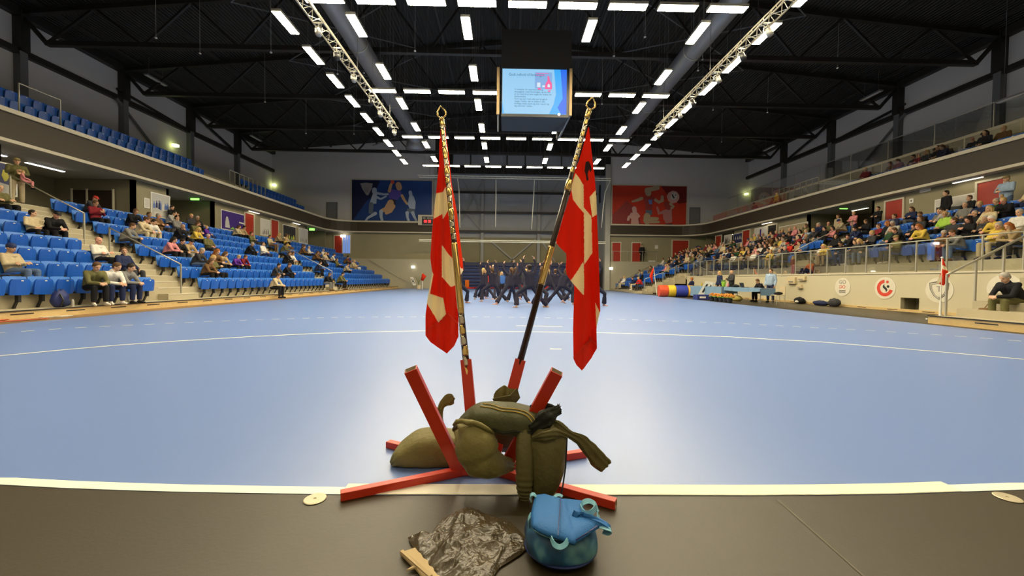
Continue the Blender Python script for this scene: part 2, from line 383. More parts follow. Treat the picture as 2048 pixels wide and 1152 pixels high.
# cross bracing rods in the roof
for s in (-1, 1):
    m = MB((XC+s*12, 20, 13))
    for i in range(1, 8):
        y = TY[i]; x0 = XC+s*6; x1 = XC+s*15
        m.bar((x0, y, roofz(x0)-.4), (x1, y+5.45, roofz(x1)-.4), .05); m.bar((x1, y, roofz(x1)-.4), (x0, y+5.45, roofz(x0)-.4), .05)
    o = m.build('bracing_rods', STEELG); tag(o, 'thin crossed bracing rods under the %s half of the roof' % ('left' if s < 0 else 'right'), 'bracing')
# ---------------------------------------------------------------- hanging lamps
LZ = 10.28
def lamp_proto(along):
    r = thing('hanging_lamp', 'x', 'ceiling lamp'); L, W = 1.26, .30
    dx, dy = (W/2, L/2) if along == 'y' else (L/2, W/2)
    m = MB(); m.box((-dx-.02, -dy-.02, 0), (dx+.02, dy+.02, .09)); m.build('lamp_housing', STEELL, r)
    m = MB(); m.box((-dx, -dy, -.012), (dx, dy, -.002)); m.build('lamp_diffuser', LAMPM, r)
    r['along'] = along; return r
LAMP2 = mat('added_soffit_diffuser', (1, .80, .50), emit=42)  # glow of the added lamps over the camera end
protoX, protoY = lamp_proto('x'), lamp_proto('y')
WIRES = {}
def put_lamp(pr, x, y, label, group, z=LZ):
    o = copy_tree(pr); o.location = (x, y, z); o['label'] = label; o['group'] = group; al = o['along']; del o['along']
    for s in (-1, 1):
        p = (0, s*.5) if al == 'y' else (s*.5, 0); h = roofz(x+p[0])-z-.02; k = round(h*20)
        if k not in WIRES: mm = MB(); mm.tube((0, 0, .085), (0, 0, k/20), .005, n=4); WIRES[k] = mm.mesh('suspension_wire', STEELG)
        wv = bpy.data.objects.new('suspension_wire', WIRES[k]); COL.objects.link(wv); wv.parent = o; wv.location = (p[0], p[1], 0)
rown = ['nearest', 'second nearest', 'third nearest', 'farthest', 'added overhead']
for r, y in enumerate((13.45, 19.8, 26.1, 32.6, 7.1)):  # last row is added out of view to brighten the near floor
    for i in range(9): put_lamp(protoX, .68+1.695*(i-4), y, 'glowing crosswise ceiling lamp, %s from the left in the %s row across the hall' % (ordinal(i), rown[r]), 'crosswise ceiling lamps, %s row' % rown[r])
for nm, x, ys in (('outermost left', XC-8.84, [4.17+2.11*i for i in range(14)]), ('inner left', XC-6.3, [5.2+3.2*i for i in range(9)]), ('centre left', XC-2.28, [5.2+3.2*i for i in range(9)]),
                  ('centre right', XC+2.25, [5.2+3.2*i for i in range(9)]), ('inner right', XC+6.3, [5.2+3.2*i for i in range(9)]), ('outermost right', XC+8.84, [4.17+2.11*i for i in range(14)])):
    for i, y in enumerate(ys):  # lamps at the camera end, out of view, are added to even the light
        if nm == 'centre right' and i == 4: continue
        put_lamp(protoY, x, y, 'glowing lengthwise ceiling lamp, %s from the camera end in the %s row' % (ordinal(i), nm), 'lengthwise ceiling lamps, %s row' % nm)
wipe(protoX); wipe(protoY)
# ---------------------------------------------------------------- stage trusses with spotlights
for (x, y0, y1, sn) in ((-6.15, 11.0, 22.2, 'left'), (8.35, 10.5, 22.0, 'right')):
    z = 9.35; t = thing('lighting_truss', 'slim aluminium lighting truss hanging lengthwise on the %s, lamps clamped below it' % sn, 'lighting truss', (x, y0, z), 0, 'lighting trusses')
    m = MB((x, y0, z)); C3 = [(-.17, 0), (.17, 0), (0, .3)]
    for cx, cz in C3: m.tube((x+cx, y0, z+cz), (x+cx, y1, z+cz), .028, n=6)
    y = y0; s = 0
    while y < y1-.3:
        for a in range(3):
            A, B = C3[a], C3[(a+1) % 3]
            if s % 2: A, B = B, A
            m.tube((x+A[0], y, z+A[1]), (x+B[0], min(y+.3, y1), z+B[1]), .012, n=4)
        y += .3; s += 1
    m.build('truss_frame', ALU, t)
    for yy in (y0+1, (y0+y1)/2, y1-1): m = MB((x, y0, z)); m.tube((x, yy, z+.3), (x, yy, roofz(x)), .01, n=4); m.build('suspension_wire', STEELG, t)
    for j, yy in enumerate([y0+2.2, y0+3.6, y0+5.2, y0+7.3, y0+8.6, y1-1.0, y1-.15]):
        s = thing('spotlight', 'x', 'spotlight', (x, yy, z)); s['label'] = 'small hanging spotlight clamped under the %s lighting truss, %s from its camera end' % (sn, ordinal(j)); s['group'] = 'truss spotlights'
        m = MB((x, yy, z)); m.tube((x, yy, z+.02), (x, yy, z-.14), .02, n=6); m.box((x-.18, yy-.02, z-.02), (x+.18, yy+.02, z+.03)); m.box((x-.12, yy-.02, z-.30), (x-.10, yy+.02, z-.12)); m.box((x+.10, yy-.02, z-.30), (x+.12, yy+.02, z-.12)); m.box((x-.12, yy-.02, z-.15), (x+.12, yy+.02, z-.12)); m.build('yoke', STEELL, s)
        m = MB((x, yy, z)); m.path([(x, yy-.02, z-.18), (x+.02, yy-.05, z-.3), (x+.05, yy-.1, z-.42)], [.06, .09, .1], 10); m.smooth = True; m.build('lamp_head', BLACK if j % 2 else STEELL, s)
# ducts
for (x, y0, y1, sn) in ((-7.05, 6, 30.5, 'left'), (8.95, 6, 31, 'right')):
    t = thing('ventilation_duct', 'large round grey ventilation duct hanging lengthwise under the %s side of the roof' % sn, 'duct', (x, y0, 12.15), 0, 'ventilation ducts')
    m = MB((x, y0, 12.15)); m.tube((x, y0, 12.15), (x, y1, 12.15), .46, n=24); m.smooth = True; m.build('duct_pipe', DUCT, t)
    y = y0+1
    while y < y1:
        m = MB((x, y0, 12.15)); m.tube((x, y, 12.15), (x, y+.06, 12.15), .485, n=24); m.build('duct_collar', STEELL, t)
        m = MB((x, y0, 12.15)); m.tube((x, y+.03, 12.6), (x, y+.03, roofz(x)), .015, n=4); m.build('hanger_rod', STEELG, t); y += 6
    if sn == 'left':
        m = MB((x, y0, 12.15)); m.path([(x, y1-.1, 12.15), (x, y1+.5, 12.1), (x-.1, y1+.9, 11.8), (x-.1, y1+1.0, 11.2)], [.46, .5, .6, .75], 20); m.smooth = True; m.build('duct_outlet', DUCT, t)
# small sensors hanging from chords
SR = {}
for z_ in ([312, 400, 530, 542], [612, 675, 708, 728, 765, 790, 830], [1204, 1228, 1262, 1290, 1299, 1396, 1405, 1426, 1443], [1535, 1675]):
    for j_, x_ in enumerate(z_): SR[x_] = j_
for i, (px, py) in enumerate(((312,76),(400,107),(542,105),(675,148),(728,146),(530,204),(612,267),(708,268),(830,102),(1290,74),(1228,112),(1405,119),(1396,141),(1675,136),(1204,208),(1299,218),(1426,220),(1535,225),(1443,284),(1262,275),(765,207),(790,246))):
    H = 559+.01*(px-1009)-py
    if H <= 0: continue
    Y = 11.5*790/H; p = PY(px, py, Y); m = MB(p); m.ell(p, (.06, .06, .04), 8, 5); m.tube(p, (p.x, p.y, roofz(p.x)), .006, n=4); m.smooth = True
    o = m.build('ceiling_sensor', WHITE); tag(o, 'tiny white sensor under the roof, %s' % (('above the left stand' if px < 560 else 'by the left lamp rows' if px < 1000 else 'by the right lamp rows' if px < 1450 else 'above the right stand')+', %s from the left' % ordinal(SR[px])), 'sensor', 'roof sensors, '+('above the left stand' if px < 560 else 'left lamp rows' if px < 1000 else 'right lamp rows' if px < 1450 else 'above the right stand'))
# high strip lamps (unlit, pale) near the side walls
for i, (px, py, sn) in enumerate(((312, 161, 'left'), (512, 277, 'left'), (1742, 192, 'right'), (1538, 297, 'right'), (2035, 192, 'right'))):
    X = -22.5 if sn == 'left' else 24; p = PX(px, py, X)
    if px > 2000: p = PX(px, py, 23.2)
    t = thing('strip_lamp', 'unlit pale strip lamp hanging high by the %s wall, %s' % (sn, ('nearer one', 'farther one', 'nearer one', 'farther one', 'at the frame edge')[i]), 'strip lamp', p, 0, 'high strip lamps'); m = MB(p)
    m.box((p.x-.12, p.y-.75, p.z), (p.x+.12, p.y+.75, p.z+.08)); m.build('lamp_housing', STEELG, t)
    m = MB(p); m.box((p.x-.1, p.y-.72, p.z-.02), (p.x+.1, p.y+.72, p.z)); m.build('lamp_cover', WHITE, t)
    for q in (-.5, .5): m = MB(p); m.tube((p.x, p.y+q, p.z+.08), (p.x, p.y+q, roofz(p.x)), .01, n=4); m.build('suspension_wire', STEELG, t)
# strip lamps added out of view over the camera end to brighten the foreground
for i in range(8):
    x = -7.2+2.4*i; t = thing('added_soffit_lamp', 'strip lamp on the gallery soffit above the camera end, %s from the left' % ordinal(i), 'strip lamp', (x, -1.9, GZN-.06), 0, 'camera end soffit lamps')
    O = t.location.copy(); MB(O).box((x-.75, -2.02, GZN-.07), (x+.75, -1.78, GZN)).build('lamp_housing', STEELL, t); MB(O).box((x-.72, -2.0, GZN-.09), (x+.72, -1.8, GZN-.07)).build('lamp_diffuser', LAMP2, t)
# ---------------------------------------------------------------- video cube
Y0 = 17.5; a = PY(1004, 226, Y0); b = PY(1134, 139, Y0)
t = thing('video_screen', 'big hanging screen showing a pale blue slide with text, black housing above', 'screen', ((a.x+b.x)/2, Y0, a.z))
O = t.location.copy(); sx0, sx1, sz0, sz1 = a.x, b.x, a.z, b.z
m = MB(O); m.box((sx0-.03, Y0+.06, sz0-.12), (sx1+.12, Y0+1.8, sz1+.05)); m.build('screen_housing', BLACK, t)
m = MB(O); m.box((sx0-.05, Y0+.02, sz1+.05), (sx1+.2, Y0+1.9, sz1+1.7)); m.build('hanging_hood', mat('dark_curtain', (.02, .018, .016), .8), t)
m = MB(O)
for X in (sx0-.24, sx1+.12): m.box((X, Y0, sz0-.05), (X+.12, Y0+.08, sz1+.05))
m.build('wooden_side_rail', mat('raw_timber', (.50, .34, .16), .6), t)
m = MB(O); m.bar((sx0-.18, Y0+.1, sz0), (sx0-.18, Y0+.5, sz0-.62), .07); m.bar((sx1+.18, Y0+.1, sz0), (sx1-.12, Y0+1.6, sz0-.5), .07); m.bar((sx1-.2, Y0+1.6, sz0), (sx1-.2, Y0+1.6, sz0-.55), .07)
for X in (sx0+.3, sx1-.3): m.tube((X, Y0+1, sz1+1.6), (X, Y0+1, roofz(X)), .02, n=6)
m.build('support_frame', STEELG, t)
def em(name, c, s=1.0): return mat(name, c, emit=s)
m = MB(O); m.box((sx0, Y0+.03, sz0), (sx1, Y0+.06, sz1)); scn = m.build('display_panel', em('screen_pale_blue', (.30, .60, .88), 1.0), t)
def sp(u, v, d): return (sx0+(sx1-sx0)*u, Y0+.03-d, sz0+(sz1-sz0)*v)
def scr(name, poly, c, d):
    m = MB(O); m.add([sp(u, v, d) for u, v in poly], [tuple(range(len(poly)))]); m.build(name, em('screen_'+name, c), scn)
scr('slide_swoosh', [(.80, 1), (1, 1), (1, 0), (.73, 0), (.80, .22), (.835, .45), (.82, .7)], (.05, .42, .95), .004)
scr('slide_swoosh_dark', [(.90, 1), (1, 1), (1, 0), (.92, 0), (.86, .15), (.94, .35), (.92, .7)], (.02, .16, .85), .006)
scr('slide_corner', [(0, 0), (.03, 0), (0, .3)], (.05, .42, .95), .006)
scr('slide_picture', [(.505, .57), (.775, .55), (.77, .93), (.505, .93)], (.22, .42, .75), .008)
m = MB(O)
for poly in ([(.66,.56),(.77,.55),(.77,.68),(.74,.75),(.72,.85),(.70,.85),(.70,.75),(.67,.68)], [(.55,.54),(.60,.54),(.60,.58),(.55,.58)], [(.52,.90),(.72,.90),(.72,.91),(.52,.91)], [(.52,.86),(.66,.86),(.66,.87),(.52,.87)], [(.71,.5),(.75,.5),(.75,.53),(.71,.53)]):
    m.add([sp(u, v, .012) for u, v in poly], [tuple(range(len(poly)))])
m.build('slide_pink_shape', em('screen_pink', (.9, .12, .35)), scn)
m = MB(O)
for poly in ([(.54,.6),(.59,.6),(.59,.70),(.54,.70)], [(.70,.60),(.74,.60),(.74,.65),(.72,.68),(.70,.65)], [(.62,.6),(.66,.6),(.66,.64),(.62,.64)]):
    m.add([sp(u, v, .014) for u, v in poly], [tuple(range(len(poly)))])
m.build('slide_white_shape', em('screen_white', (.7, .78, .9)), scn)
def text(s, size, loc, rot, m, parent=None, name='lettering', ext=.002, align='LEFT', sx=1.0):
    cu = bpy.data.curves.new(name, 'FONT'); cu.body = s; cu.size = size; cu.extrude = ext; cu.align_x = align; cu.align_y = 'CENTER'; cu.space_line = 1.05
    ob = bpy.data.objects.new(name, cu); COL.objects.link(ob); dg = bpy.context.evaluated_depsgraph_get()
    me = bpy.data.meshes.new_from_object(ob.evaluated_get(dg)); bpy.data.objects.remove(ob)
    o2 = bpy.data.objects.new(name, me); COL.objects.link(o2); me.materials.clear(); me.materials.append(m)
    o2.rotation_euler = rot; o2.scale = (sx, 1, 1)
    if parent is not None: o2.parent = parent; o2.location = Vector(loc)-parent_loc(parent)
    else: o2.location = loc
    return o2
def parent_loc(p):
    v = Vector((0, 0, 0))
    while p is not None: v += p.location; p = p.parent
    return v
TXM = em('screen_text', (.05, .16, .28), 1.0)
text('Godt indhold til foreningen', .17, sp(.10, .87, .01), (PI/2, 0, 0), TXM, scn, 'slide_title', sx=.83)
body = 'Vi arbejder for sammenhold og\nbevaegelse i hele foreningen, og du kan\ner du med til at lave noget for andre, for\nfaellesskabet.\nKom og vaer med, alle kan bruge til\nnoget i hallen, der er plads til alle\nfrivillige, bade store og sma i sport og\nleg sammen i hallen.'
text(body, .098, sp(.19, .355, .01), (PI/2, 0, 0), TXM, scn, 'slide_text', sx=1.02)
p = PY(1118, 229, Y0); m = MB(p); m.ell(p, (.05, .05, .05), 8, 6); o = m.build('indicator_lamp', em('indicator_white', (1, .95, .85), 6)); tag(o, 'small bright white lamp under the hanging screen', 'lamp')
# ---------------------------------------------------------------- stands
NL = 8
def lx(k): return -11.9-.8*k
def lz(k): return .2+.43*k
AIS_L = [(13.9, 15.5), (26.9, 28.1)]
m = MB((-15, 20, 0))
for k in range(NL+1):
    xf = -11.3 if k == 0 else -12.1-.8*(k-1); xb = -12.1-.8*k if k < NL else -18.95
    m.box((xf, 2, max(0, lz(k)-.6)), (xb, YB-1.0, lz(k)))
o = m.build('terraced_stand', CONC); tag(o, 'pale concrete terrace carrying the blue seats along the left side of the court', 'stand')
for i, (a, b) in enumerate(AIS_L):
    m = MB((-12, a, 0))
    for k in range(1, NL+1):
        xe = -12.1-.8*(k-1); m.box((xe, a+.12, lz(k)-.43), (xe+.36, b-.12, lz(k)-.215)); m.box((xe-.03, a+.12, lz(k)-.025), (xe+.01, b-.12, lz(k)+.004), 1); m.box((xe+.33, a+.12, lz(k)-.24), (xe+.37, b-.12, lz(k)-.211), 1)
    o = m.build('aisle_steps', [CONC, LEDGE]); tag(o, 'concrete aisle steps climbing the left stand, %s' % ('between the two seat blocks nearest the camera' if i == 0 else 'farther aisle before the last seat block'), 'steps')
def slotted_kerb(nm, lb, X, y0, y1, side, h=.2):
    m = MB((X, (y0+y1)/2, 0)); m.box((X, y0, 0), (X+side*.05, y1, h), 0); m.box((X+side*.01, y0, h-.012), (X-side*.02, y1, h+.012), 1)
    y = y0+.3
    while y < y1-.4: m.box((X-side*.004, y, h*.55), (X+side*.01, y+.45, h*.68), 2); y += 1.15
    o = m.build(nm, [WOOD, BLACK, BLACK]); tag(o, lb, 'kerb'); return o
slotted_kerb('wooden_kerb', 'varnished wooden kerb with vent slots along the foot of the left stand', -11.25, 2, YB-1, -1)
m = MB((-11, 12, 0))
o = None
# back walls of the lower stands with recesses
def seg_wall(nm, X, spans, zb, zt, side, m_=CONCD):
    mm = MB()
    for a, b in spans: mm.box((X, a, zb), (X+side*.2, b, zt))
    return struct(nm, mm, m_)
SPL = [(-3, 15.3), (20.6, 22.7), (26.1, 38.2)]
seg_wall('wall_left', -18.95, SPL, 0, GZ0, -1)
m = MB()
for a, b in ((15.3, 20.6), (22.7, 26.1), (38.2, 42.1)):
    m.box((-18.95, a, 3.5), (-23, b, 3.62)); m.box((-23, a-.2, 3.6), (-22.9, b+.2, GZ0))
    m.box((-18.95, b, 3.6), (-23, b+.15, GZ0)); m.box((-18.95, a-.15, 3.6), (-23, a, GZ0))
struct('wall_left', m, mat('olive_recess_wall', (.20, .18, .11), .8))
RAILM = mat('brushed_rail', (.46, .44, .36), .4, .4)
def handrail(nm, lb, pts, posts, grp=None, r=.022, glassq=None, cat='handrail'):
    t = thing(nm, lb, cat, pts[0], 0, grp); O = Vector(pts[0])
    m = MB(O); m.path(pts, r, 8); m.smooth = True; m.build('top_rail', RAILM, t)
    for a, b in posts: m = MB(O); m.bar(a, b, .05, .03); m.build('post', RAILM, t)
    if glassq:
        for q in glassq: m = MB(O); m.add(q, [(0, 1, 2, 3)]); g = m.build('glass_panel', GLASS, t)
    return t
yl = 14.7
handrail('handrail', 'sloping steel handrail on the lower steps of the near left aisle', [(-11.85, yl, 1.48), (-14.4, yl, 2.78)], [((-11.85, yl, .42), (-11.85, yl, 1.48)), ((-14.4, yl, 1.7), (-14.4, yl, 2.78))])
handrail('handrail', 'sloping steel handrail on the upper steps of the near left aisle', [(-15.3, yl, 3.3), (-17.9, yl, 4.65)], [((-15.3, yl, 2.1), (-15.3, yl, 3.3)), ((-17.9, yl, 3.6), (-17.9, yl, 4.65))])
handrail('handrail', 'sloping steel handrail on the farther aisle of the left stand', [(-11.9, 27.5, 1.5), (-15.6, 27.5, 3.4)], [((-11.9, 27.5, .4), (-11.9, 27.5, 1.5)), ((-15.6, 27.5, 2.2), (-15.6, 27.5, 3.4))])
handrail('wall_handrail', 'dark sloping rail fixed to the far wall at the end of the left stand', [PY(738, 520, 41.95), PY(812, 562, 41.95)], [])
handrail('wall_handrail', 'dark sloping rail fixed to the far wall at the end of the right stand', [PY(1303, 530, 41.95), PY(1235, 565, 41.95)], [])
# ---- right stand
def rx(k): return 16.9+.8*k
def rzf(k): return 1.89+.43*k
NR = 5; WALLR_Y1 = 32.2
m = MB((18, 20, 0)); m.box((15.15, -3, 1.2), (16.4, WALLR_Y1, 1.46))
for k in range(NR+1): m.box((16.3+.8*k, -3, rzf(k)-.6), (16.3+.8*(k+1) if k < NR else 21.65, WALLR_Y1, rzf(k)))
o = m.build('terraced_stand', CONC); tag(o, 'pale concrete terrace raised behind the logo wall on the right side', 'stand')
def dx_(k): return 11.9+.9*k
def dz(k): return .2+.38*k
ND = 9
m = MB((15, 37, 0))
for k in range(ND+1): m.box((11.3+.9*k, WALLR_Y1+(0 if k > 3 else .01), max(0, dz(k)-.5)), (11.3+.9*(k+1) if k < ND else 21.65, YB-1.0, dz(k)))
o = m.build('terraced_stand', CONC); tag(o, 'far concrete terrace stepping down to court level on the right', 'stand')
AIS_R = [(21.2, 22.5)]
for (a, b) in AIS_R:
    m = MB((17, a, 1.5))
    for k in range(0, NR+1): xe = 16.3+.8*k; m.box((xe, a+.1, rzf(k)-.43), (xe-.36, b-.1, rzf(k)-.215)); m.box((xe+.03, a+.1, rzf(k)-.02), (xe-.01, b-.1, rzf(k)+.004), 1)
    o = m.build('aisle_steps', [CONC, LEDGE]); tag(o, 'concrete aisle steps climbing the right stand behind the glass railing', 'steps')
handrail('handrail', 'sloping steel handrail in the aisle of the right stand', [(16.35, 22.0, 2.83), (19.6, 22.0, 4.55)], [((16.35, 22, 1.9), (16.35, 22, 2.83)), ((19.6, 22, 3.6), (19.6, 22, 4.55))])
m = MB((12.5, 33, 0))
for k in range(0, 5): xe = 11.3+.9*k; m.box((xe, 32.4, 0 if k == 0 else dz(k)-.4), (xe-.4, 33.6, dz(k)-.19))
o = m.build('aisle_steps', CONC); tag(o, 'concrete steps at the near end of the far right seat block', 'steps')
# logo wall
m = MB(); m.box((15, -3, 0), (15.15, 13.99, 1.46)); m.box((15, 14.66, 0), (15.15, WALLR_Y1, 1.46)); m.box((15, 13.99, .52), (15.15, 14.66, 1.46)); m.box((15.15, WALLR_Y1-.15, 0), (16.4, WALLR_Y1, 1.46))
struct('wall_right', m, WALLC)
m = MB(); m.box((15.6, 13.9, 0), (15.7, 14.75, .6)); m.box((15.15, 13.9, 0), (15.7, 13.99, .6)); m.box((15.15, 14.66, 0), (15.7, 14.75, .6)); struct('wall_right', m, CONCD)
struct('trim_15', MB().box((14.97, -3, 1.42), (15.2, WALLR_Y1, 1.475)), LEDGE)
m = MB((14.97, 20, 0)); m.box((14.93, 10.3, 0), (15, WALLR_Y1, .1)); y = 10.8
while y < WALLR_Y1-.5: m.box((14.925, y, .04), (14.94, y+.4, .06), 1); y += 1.3
o = m.build('baseboard_right', [WOOD, BLACK]); o['kind'] = 'structure'
# logo discs
def disc_on_wall(y, z, r, sx=1.0):
    m = MB((15, y, z)); n = 40; m.prism([(14.985, y+r*math.cos(2*PI*i/n), z+r*math.sin(2*PI*i/n)) for i in range(n)], (.01, 0, 0)); return m
LOGO = [(1685.5, 574, .40), (1770.5, 576, .43), (1879, 580, .44), (2010, 578, .44)]
PALE = mat('pale_logo_vinyl', (.66, .62, .50), .5)
def arc_band(c, r0, r1, a0, a1, n, x=14.98, t=.008, k=0, mb=None):
    mb = mb or MB(c); y, z = c[1], c[2]
    pts = [(x, y-r1*math.cos(a0+(a1-a0)*i/n), z+r1*math.sin(a0+(a1-a0)*i/n)) for i in range(n+1)]+[(x, y-r0*math.cos(a1+(a0-a1)*i/n), z+r0*math.sin(a1+(a0-a1)*i/n)) for i in range(n+1)]
    for i in range(n): mb.prism([pts[i], pts[i+1], pts[2*n+1-i-1], pts[2*n+1-i]], (t, 0, 0), k)
    return mb
ROTR = (PI/2, 0, -PI/2)      # text on the right wall, read from the court
LG = []
for i, (px, py, r) in enumerate(LOGO):
    c = PX(px, py, 15); t = thing('wall_logo', ('round pale disc with stacked red and grey letters on the logo wall', 'round disc with red ring and black S mark on the logo wall', 'round pale disc with a grey shield outline behind the small flag', 'round pale disc with grey rays behind the stairs at the right edge')[i], 'wall logo', (15, c.y, c.z))
    disc_on_wall(c.y, c.z, r).build('disc', PALE, t); LG.append((t, Vector((15, c.y, c.z))))
for t in [x[0] for x in LG]:
    for ch in t.children: pass
t, c = LG[0]; GREYP = mat('grey_print', (.22, .21, .19), .5); REDP = mat('red_print', (.62, .06, .03), .5); BLKP = mat('black_print', (.02, .02, .02), .5)
text('GO', .24, (14.982, c.y, c.z+.21), ROTR, GREYP, t, 'emblem_letters', align='CENTER'); text('DO', .2, (14.982, c.y, c.z), ROTR, REDP, t, 'emblem_letters', align='CENTER'); MB(c).box((14.975, c.y-.16, c.z-.17), (14.985, c.y+.16, c.z-.13)).build('emblem_bar', GREYP, t); MB(c).box((14.975, c.y-.16, c.z-.25), (14.985, c.y+.16, c.z-.2)).build('emblem_bar', GREYP, t)
t, c = LG[1]; arc_band((15, c.y, c.z), .20, .33, math.radians(95), math.radians(345), 28, mb=(mm := MB(c))); mm.build('red_ring', REDP, t)
mm = MB(c)
for oy, oz, rr in ((-.10, .24, .055), ): mm.prism([(14.98, c.y+oy+rr*math.cos(2*PI*q/16), c.z+oz+rr*math.sin(2*PI*q/16)) for q in range(16)], (.008, 0, 0))
mm.build('red_dot', REDP, t)
mm = MB(c); oy, oz, rr = -.13, .06, .055; mm.prism([(14.98, c.y+oy+rr*math.cos(2*PI*q/16), c.z+oz+rr*math.sin(2*PI*q/16)) for q in range(16)], (.008, 0, 0)); mm.build('black_dot', BLKP, t)
mm = MB(c)
pts = [(.02, .16), (.08, .10), (.09, .03), (.03, -.03), (-.03, -.08), (-.05, -.16), (-.11, -.08), (-.07, .0), (-.01, .05), (.03, .10)]
for i in range(4): a, b, d, e = pts[i], pts[i+1], pts[8-i], pts[9-i]; mm.prism([(14.98, c.y+p[0], c.z+p[1]) for p in (a, b, d, e)], (.008, 0, 0))
mm.prism([(14.98, c.y+p[0], c.z+p[1]) for p in (pts[4], pts[5], pts[5], pts[4])][:3], (.008, 0, 0)); mm.build('black_s_mark', BLKP, t)
t, c = LG[2]; mm = MB(c)
def poly_outline(c, pts, w, m_, nm, t):
    mm = MB(c); mm.path([(14.978, c.y-p[0], c.z+p[1]) for p in pts], w, 4, closed=True); mm.build(nm, m_, t)
poly_outline(c, [(-.30, .24), (0, .30), (.30, .24), (.28, .02), (.16, -.2), (0, -.32), (-.16, -.2), (-.28, .02)], .016, GREYP, 'shield_outline', t)
poly_outline(c, [(-.24, .19), (0, .23), (.24, .19), (.22, .0), (.12, -.18), (0, -.26), (-.12, -.18), (-.22, .0)], .009, GREYP, 'shield_outline', t)
text('T', .28, (14.982, c.y, c.z+.02), ROTR, GREYP, t, 'emblem_letters', align='CENTER')
t, c = LG[3]; mm = MB(c)
for q in range(6): a = math.radians(20+q*28); mm.bar((14.982, c.y-.12*math.cos(a), c.z-.05+.12*math.sin(a)), (14.982, c.y-.3*math.cos(a), c.z-.05+.3*math.sin(a)), .035, .008)
mm.build('ray_mark', GREYP, t); MB(c).box((14.975, c.y-.24, c.z-.24), (14.985, c.y+.24, c.z-.16)).build('emblem_bar', GREYP, t)
# right railing on the wall
ys = [11.2+1.0*i for i in range(22)]; PT = []; GQ = []
for i, y in enumerate(ys):
    PT.append(((15.07, y, 1.47), (15.07, y, 2.58)))
    if i: GQ.append([(15.07, ys[i-1]+.03, 1.52), (15.07, y-.03, 1.52), (15.07, y-.03, 2.52), (15.07, ys[i-1]+.03, 2.52)])
handrail('glass_railing', 'long steel railing with glass panels on top of the logo wall', [(15.07, 10.2, 2.6), (15.07, 32.2, 2.6)], PT, glassq=GQ, cat='railing')
GQ = [[(15.1, 32.2, 1.8), (13.0, 32.2, .9), (13.0, 32.2, 1.7), (15.1, 32.2, 2.55)]]
handrail('stair_railing', 'steel railing stepping down beside the far right seat block', [(15.1, 32.2, 2.6), (14.6, 32.2, 2.5), (13.0, 32.2, 1.75), (11.5, 32.2, 1.2)], [((15.1, 32.2, 1.46), (15.1, 32.2, 2.6)), ((13, 32.2, .6), (13, 32.2, 1.75)), ((14, 32.2, 1.0), (14, 32.2, 2.2)), ((11.5, 32.2, .2), (11.5, 32.2, 1.2))], cat='railing')
# near right platform, stairs
o = MB((12, 5, 0)).box((11.35, -3, 0), (15, 10.3, .2)).build('platform', CONC); tag(o, 'low concrete platform under the stairs at the right edge', 'platform')
slotted_kerb('wooden_kerb', 'varnished wooden kerb with vent slots under the right edge platform', 11.3, -3, 10.3, 1)
m = MB((13, 10, .2)); z = .2
for i in range(6): m.box((11.98+.42*i, 8.6, .2), (15, 10.22, .4+.21*i))
o = m.build('stair_flight', CONC); tag(o, 'concrete stairs climbing to the stand at the right edge', 'stairs')
handrail('stair_handrail', 'thick sloping steel handrail beside the stairs at the right edge', [(11.72, 10.25, 1.3), (11.85, 10.25, 1.36), (14.6, 10.25, 2.75)], [((11.72, 10.25, .2), (11.72, 10.25, 1.3)), ((12.5, 10.25, .4), (12.5, 10.25, 1.68)), ((13.25, 10.25, .8), (13.25, 10.25, 2.05))], r=.03)
# right lower wall, with vestibules
SPR = [(-3, 23.2), (28.3, 36.4)]
m = MB(); X = 21.65
for a, b in ((-3, 23.0), (27.9, 37.2)): m.box((X, a, 3.4), (X+.2, b, GZ0))
struct('wall_right', m, CONCD)
m = MB()
for a, b in ((23.0, 27.9), (37.2, 42.1)):
    m.box((21.6, a, 3.5), (25.5, b, 3.61)); m.box((25.4, a, 3.6), (25.5, b, GZ0)); m.box((21.65, b, 3.6), (25.5, b+.15, GZ0)); m.box((21.65, a-.15, 3.6), (25.5, a, GZ0))
struct('wall_right', m, MC['olive_recess_wall'])
# ---- doors: red slabs with frames
dn = [0]
def door(name_lb, c, w, h, axis, side, m_=REDD, fr=LEDGE):
    dn[0] += 1; e = bpy.data.objects.new('door_%d' % dn[0], None); COL.objects.link(e); e.location = c; e['kind'] = 'structure'
    x, y, z = c
    def bx(nm, a0, a1, z0, z1, d0, d1, mm_):
        m = MB(c)
        if axis == 'x': m.box((x-side*d0, y+a0, z+z0), (x-side*d1, y+a1, z+z1))
        else: m.box((x+a0, y-side*d0, z+z0), (x+a1, y-side*d1, z+z1))
        m.build(nm, mm_, e)
    bx('door_leaf', -w/2, w/2, 0, h, .01, .05, m_)
    bx('door_frame', -w/2-.09, -w/2, 0, h+.09, .01, .09, fr); bx('door_frame', w/2, w/2+.09, 0, h+.09, .01, .09, fr); bx('door_frame', -w/2, w/2, h, h+.09, .01, .09, fr)
    bx('door_handle', w/2-.14, w/2-.06, 1.0, 1.03, .05, .12, STEELL); return e
WXD = -18.95
for px in (504, 553.5): door('', (WXD, WXD*790/(px-1009), 3.62), 1.0, 2.06, 'x', -1)
for px in (1800, 1999): door('', (21.65, 21.65*790/(px-1009), 3.61), .95, 2.05, 'x', 1)
for px, mm_ in ((1440.5, REDD), (1497, REDD), (1550, BLACK)): door('', (21.65, 21.65*790/(px-1009), 3.61), 1.0, 2.05, 'x', 1, mm_)
for px, w_ in ((1232, .9), (1272, .9)): p = PY(px, 520, YB); door('', (p.x, YB, 3.12), w_, 2.05, 'y', 1)
p = PY(1360, 512, YB); door('', (p.x, YB, 3.6), 1.75, 1.9, 'y', 1)
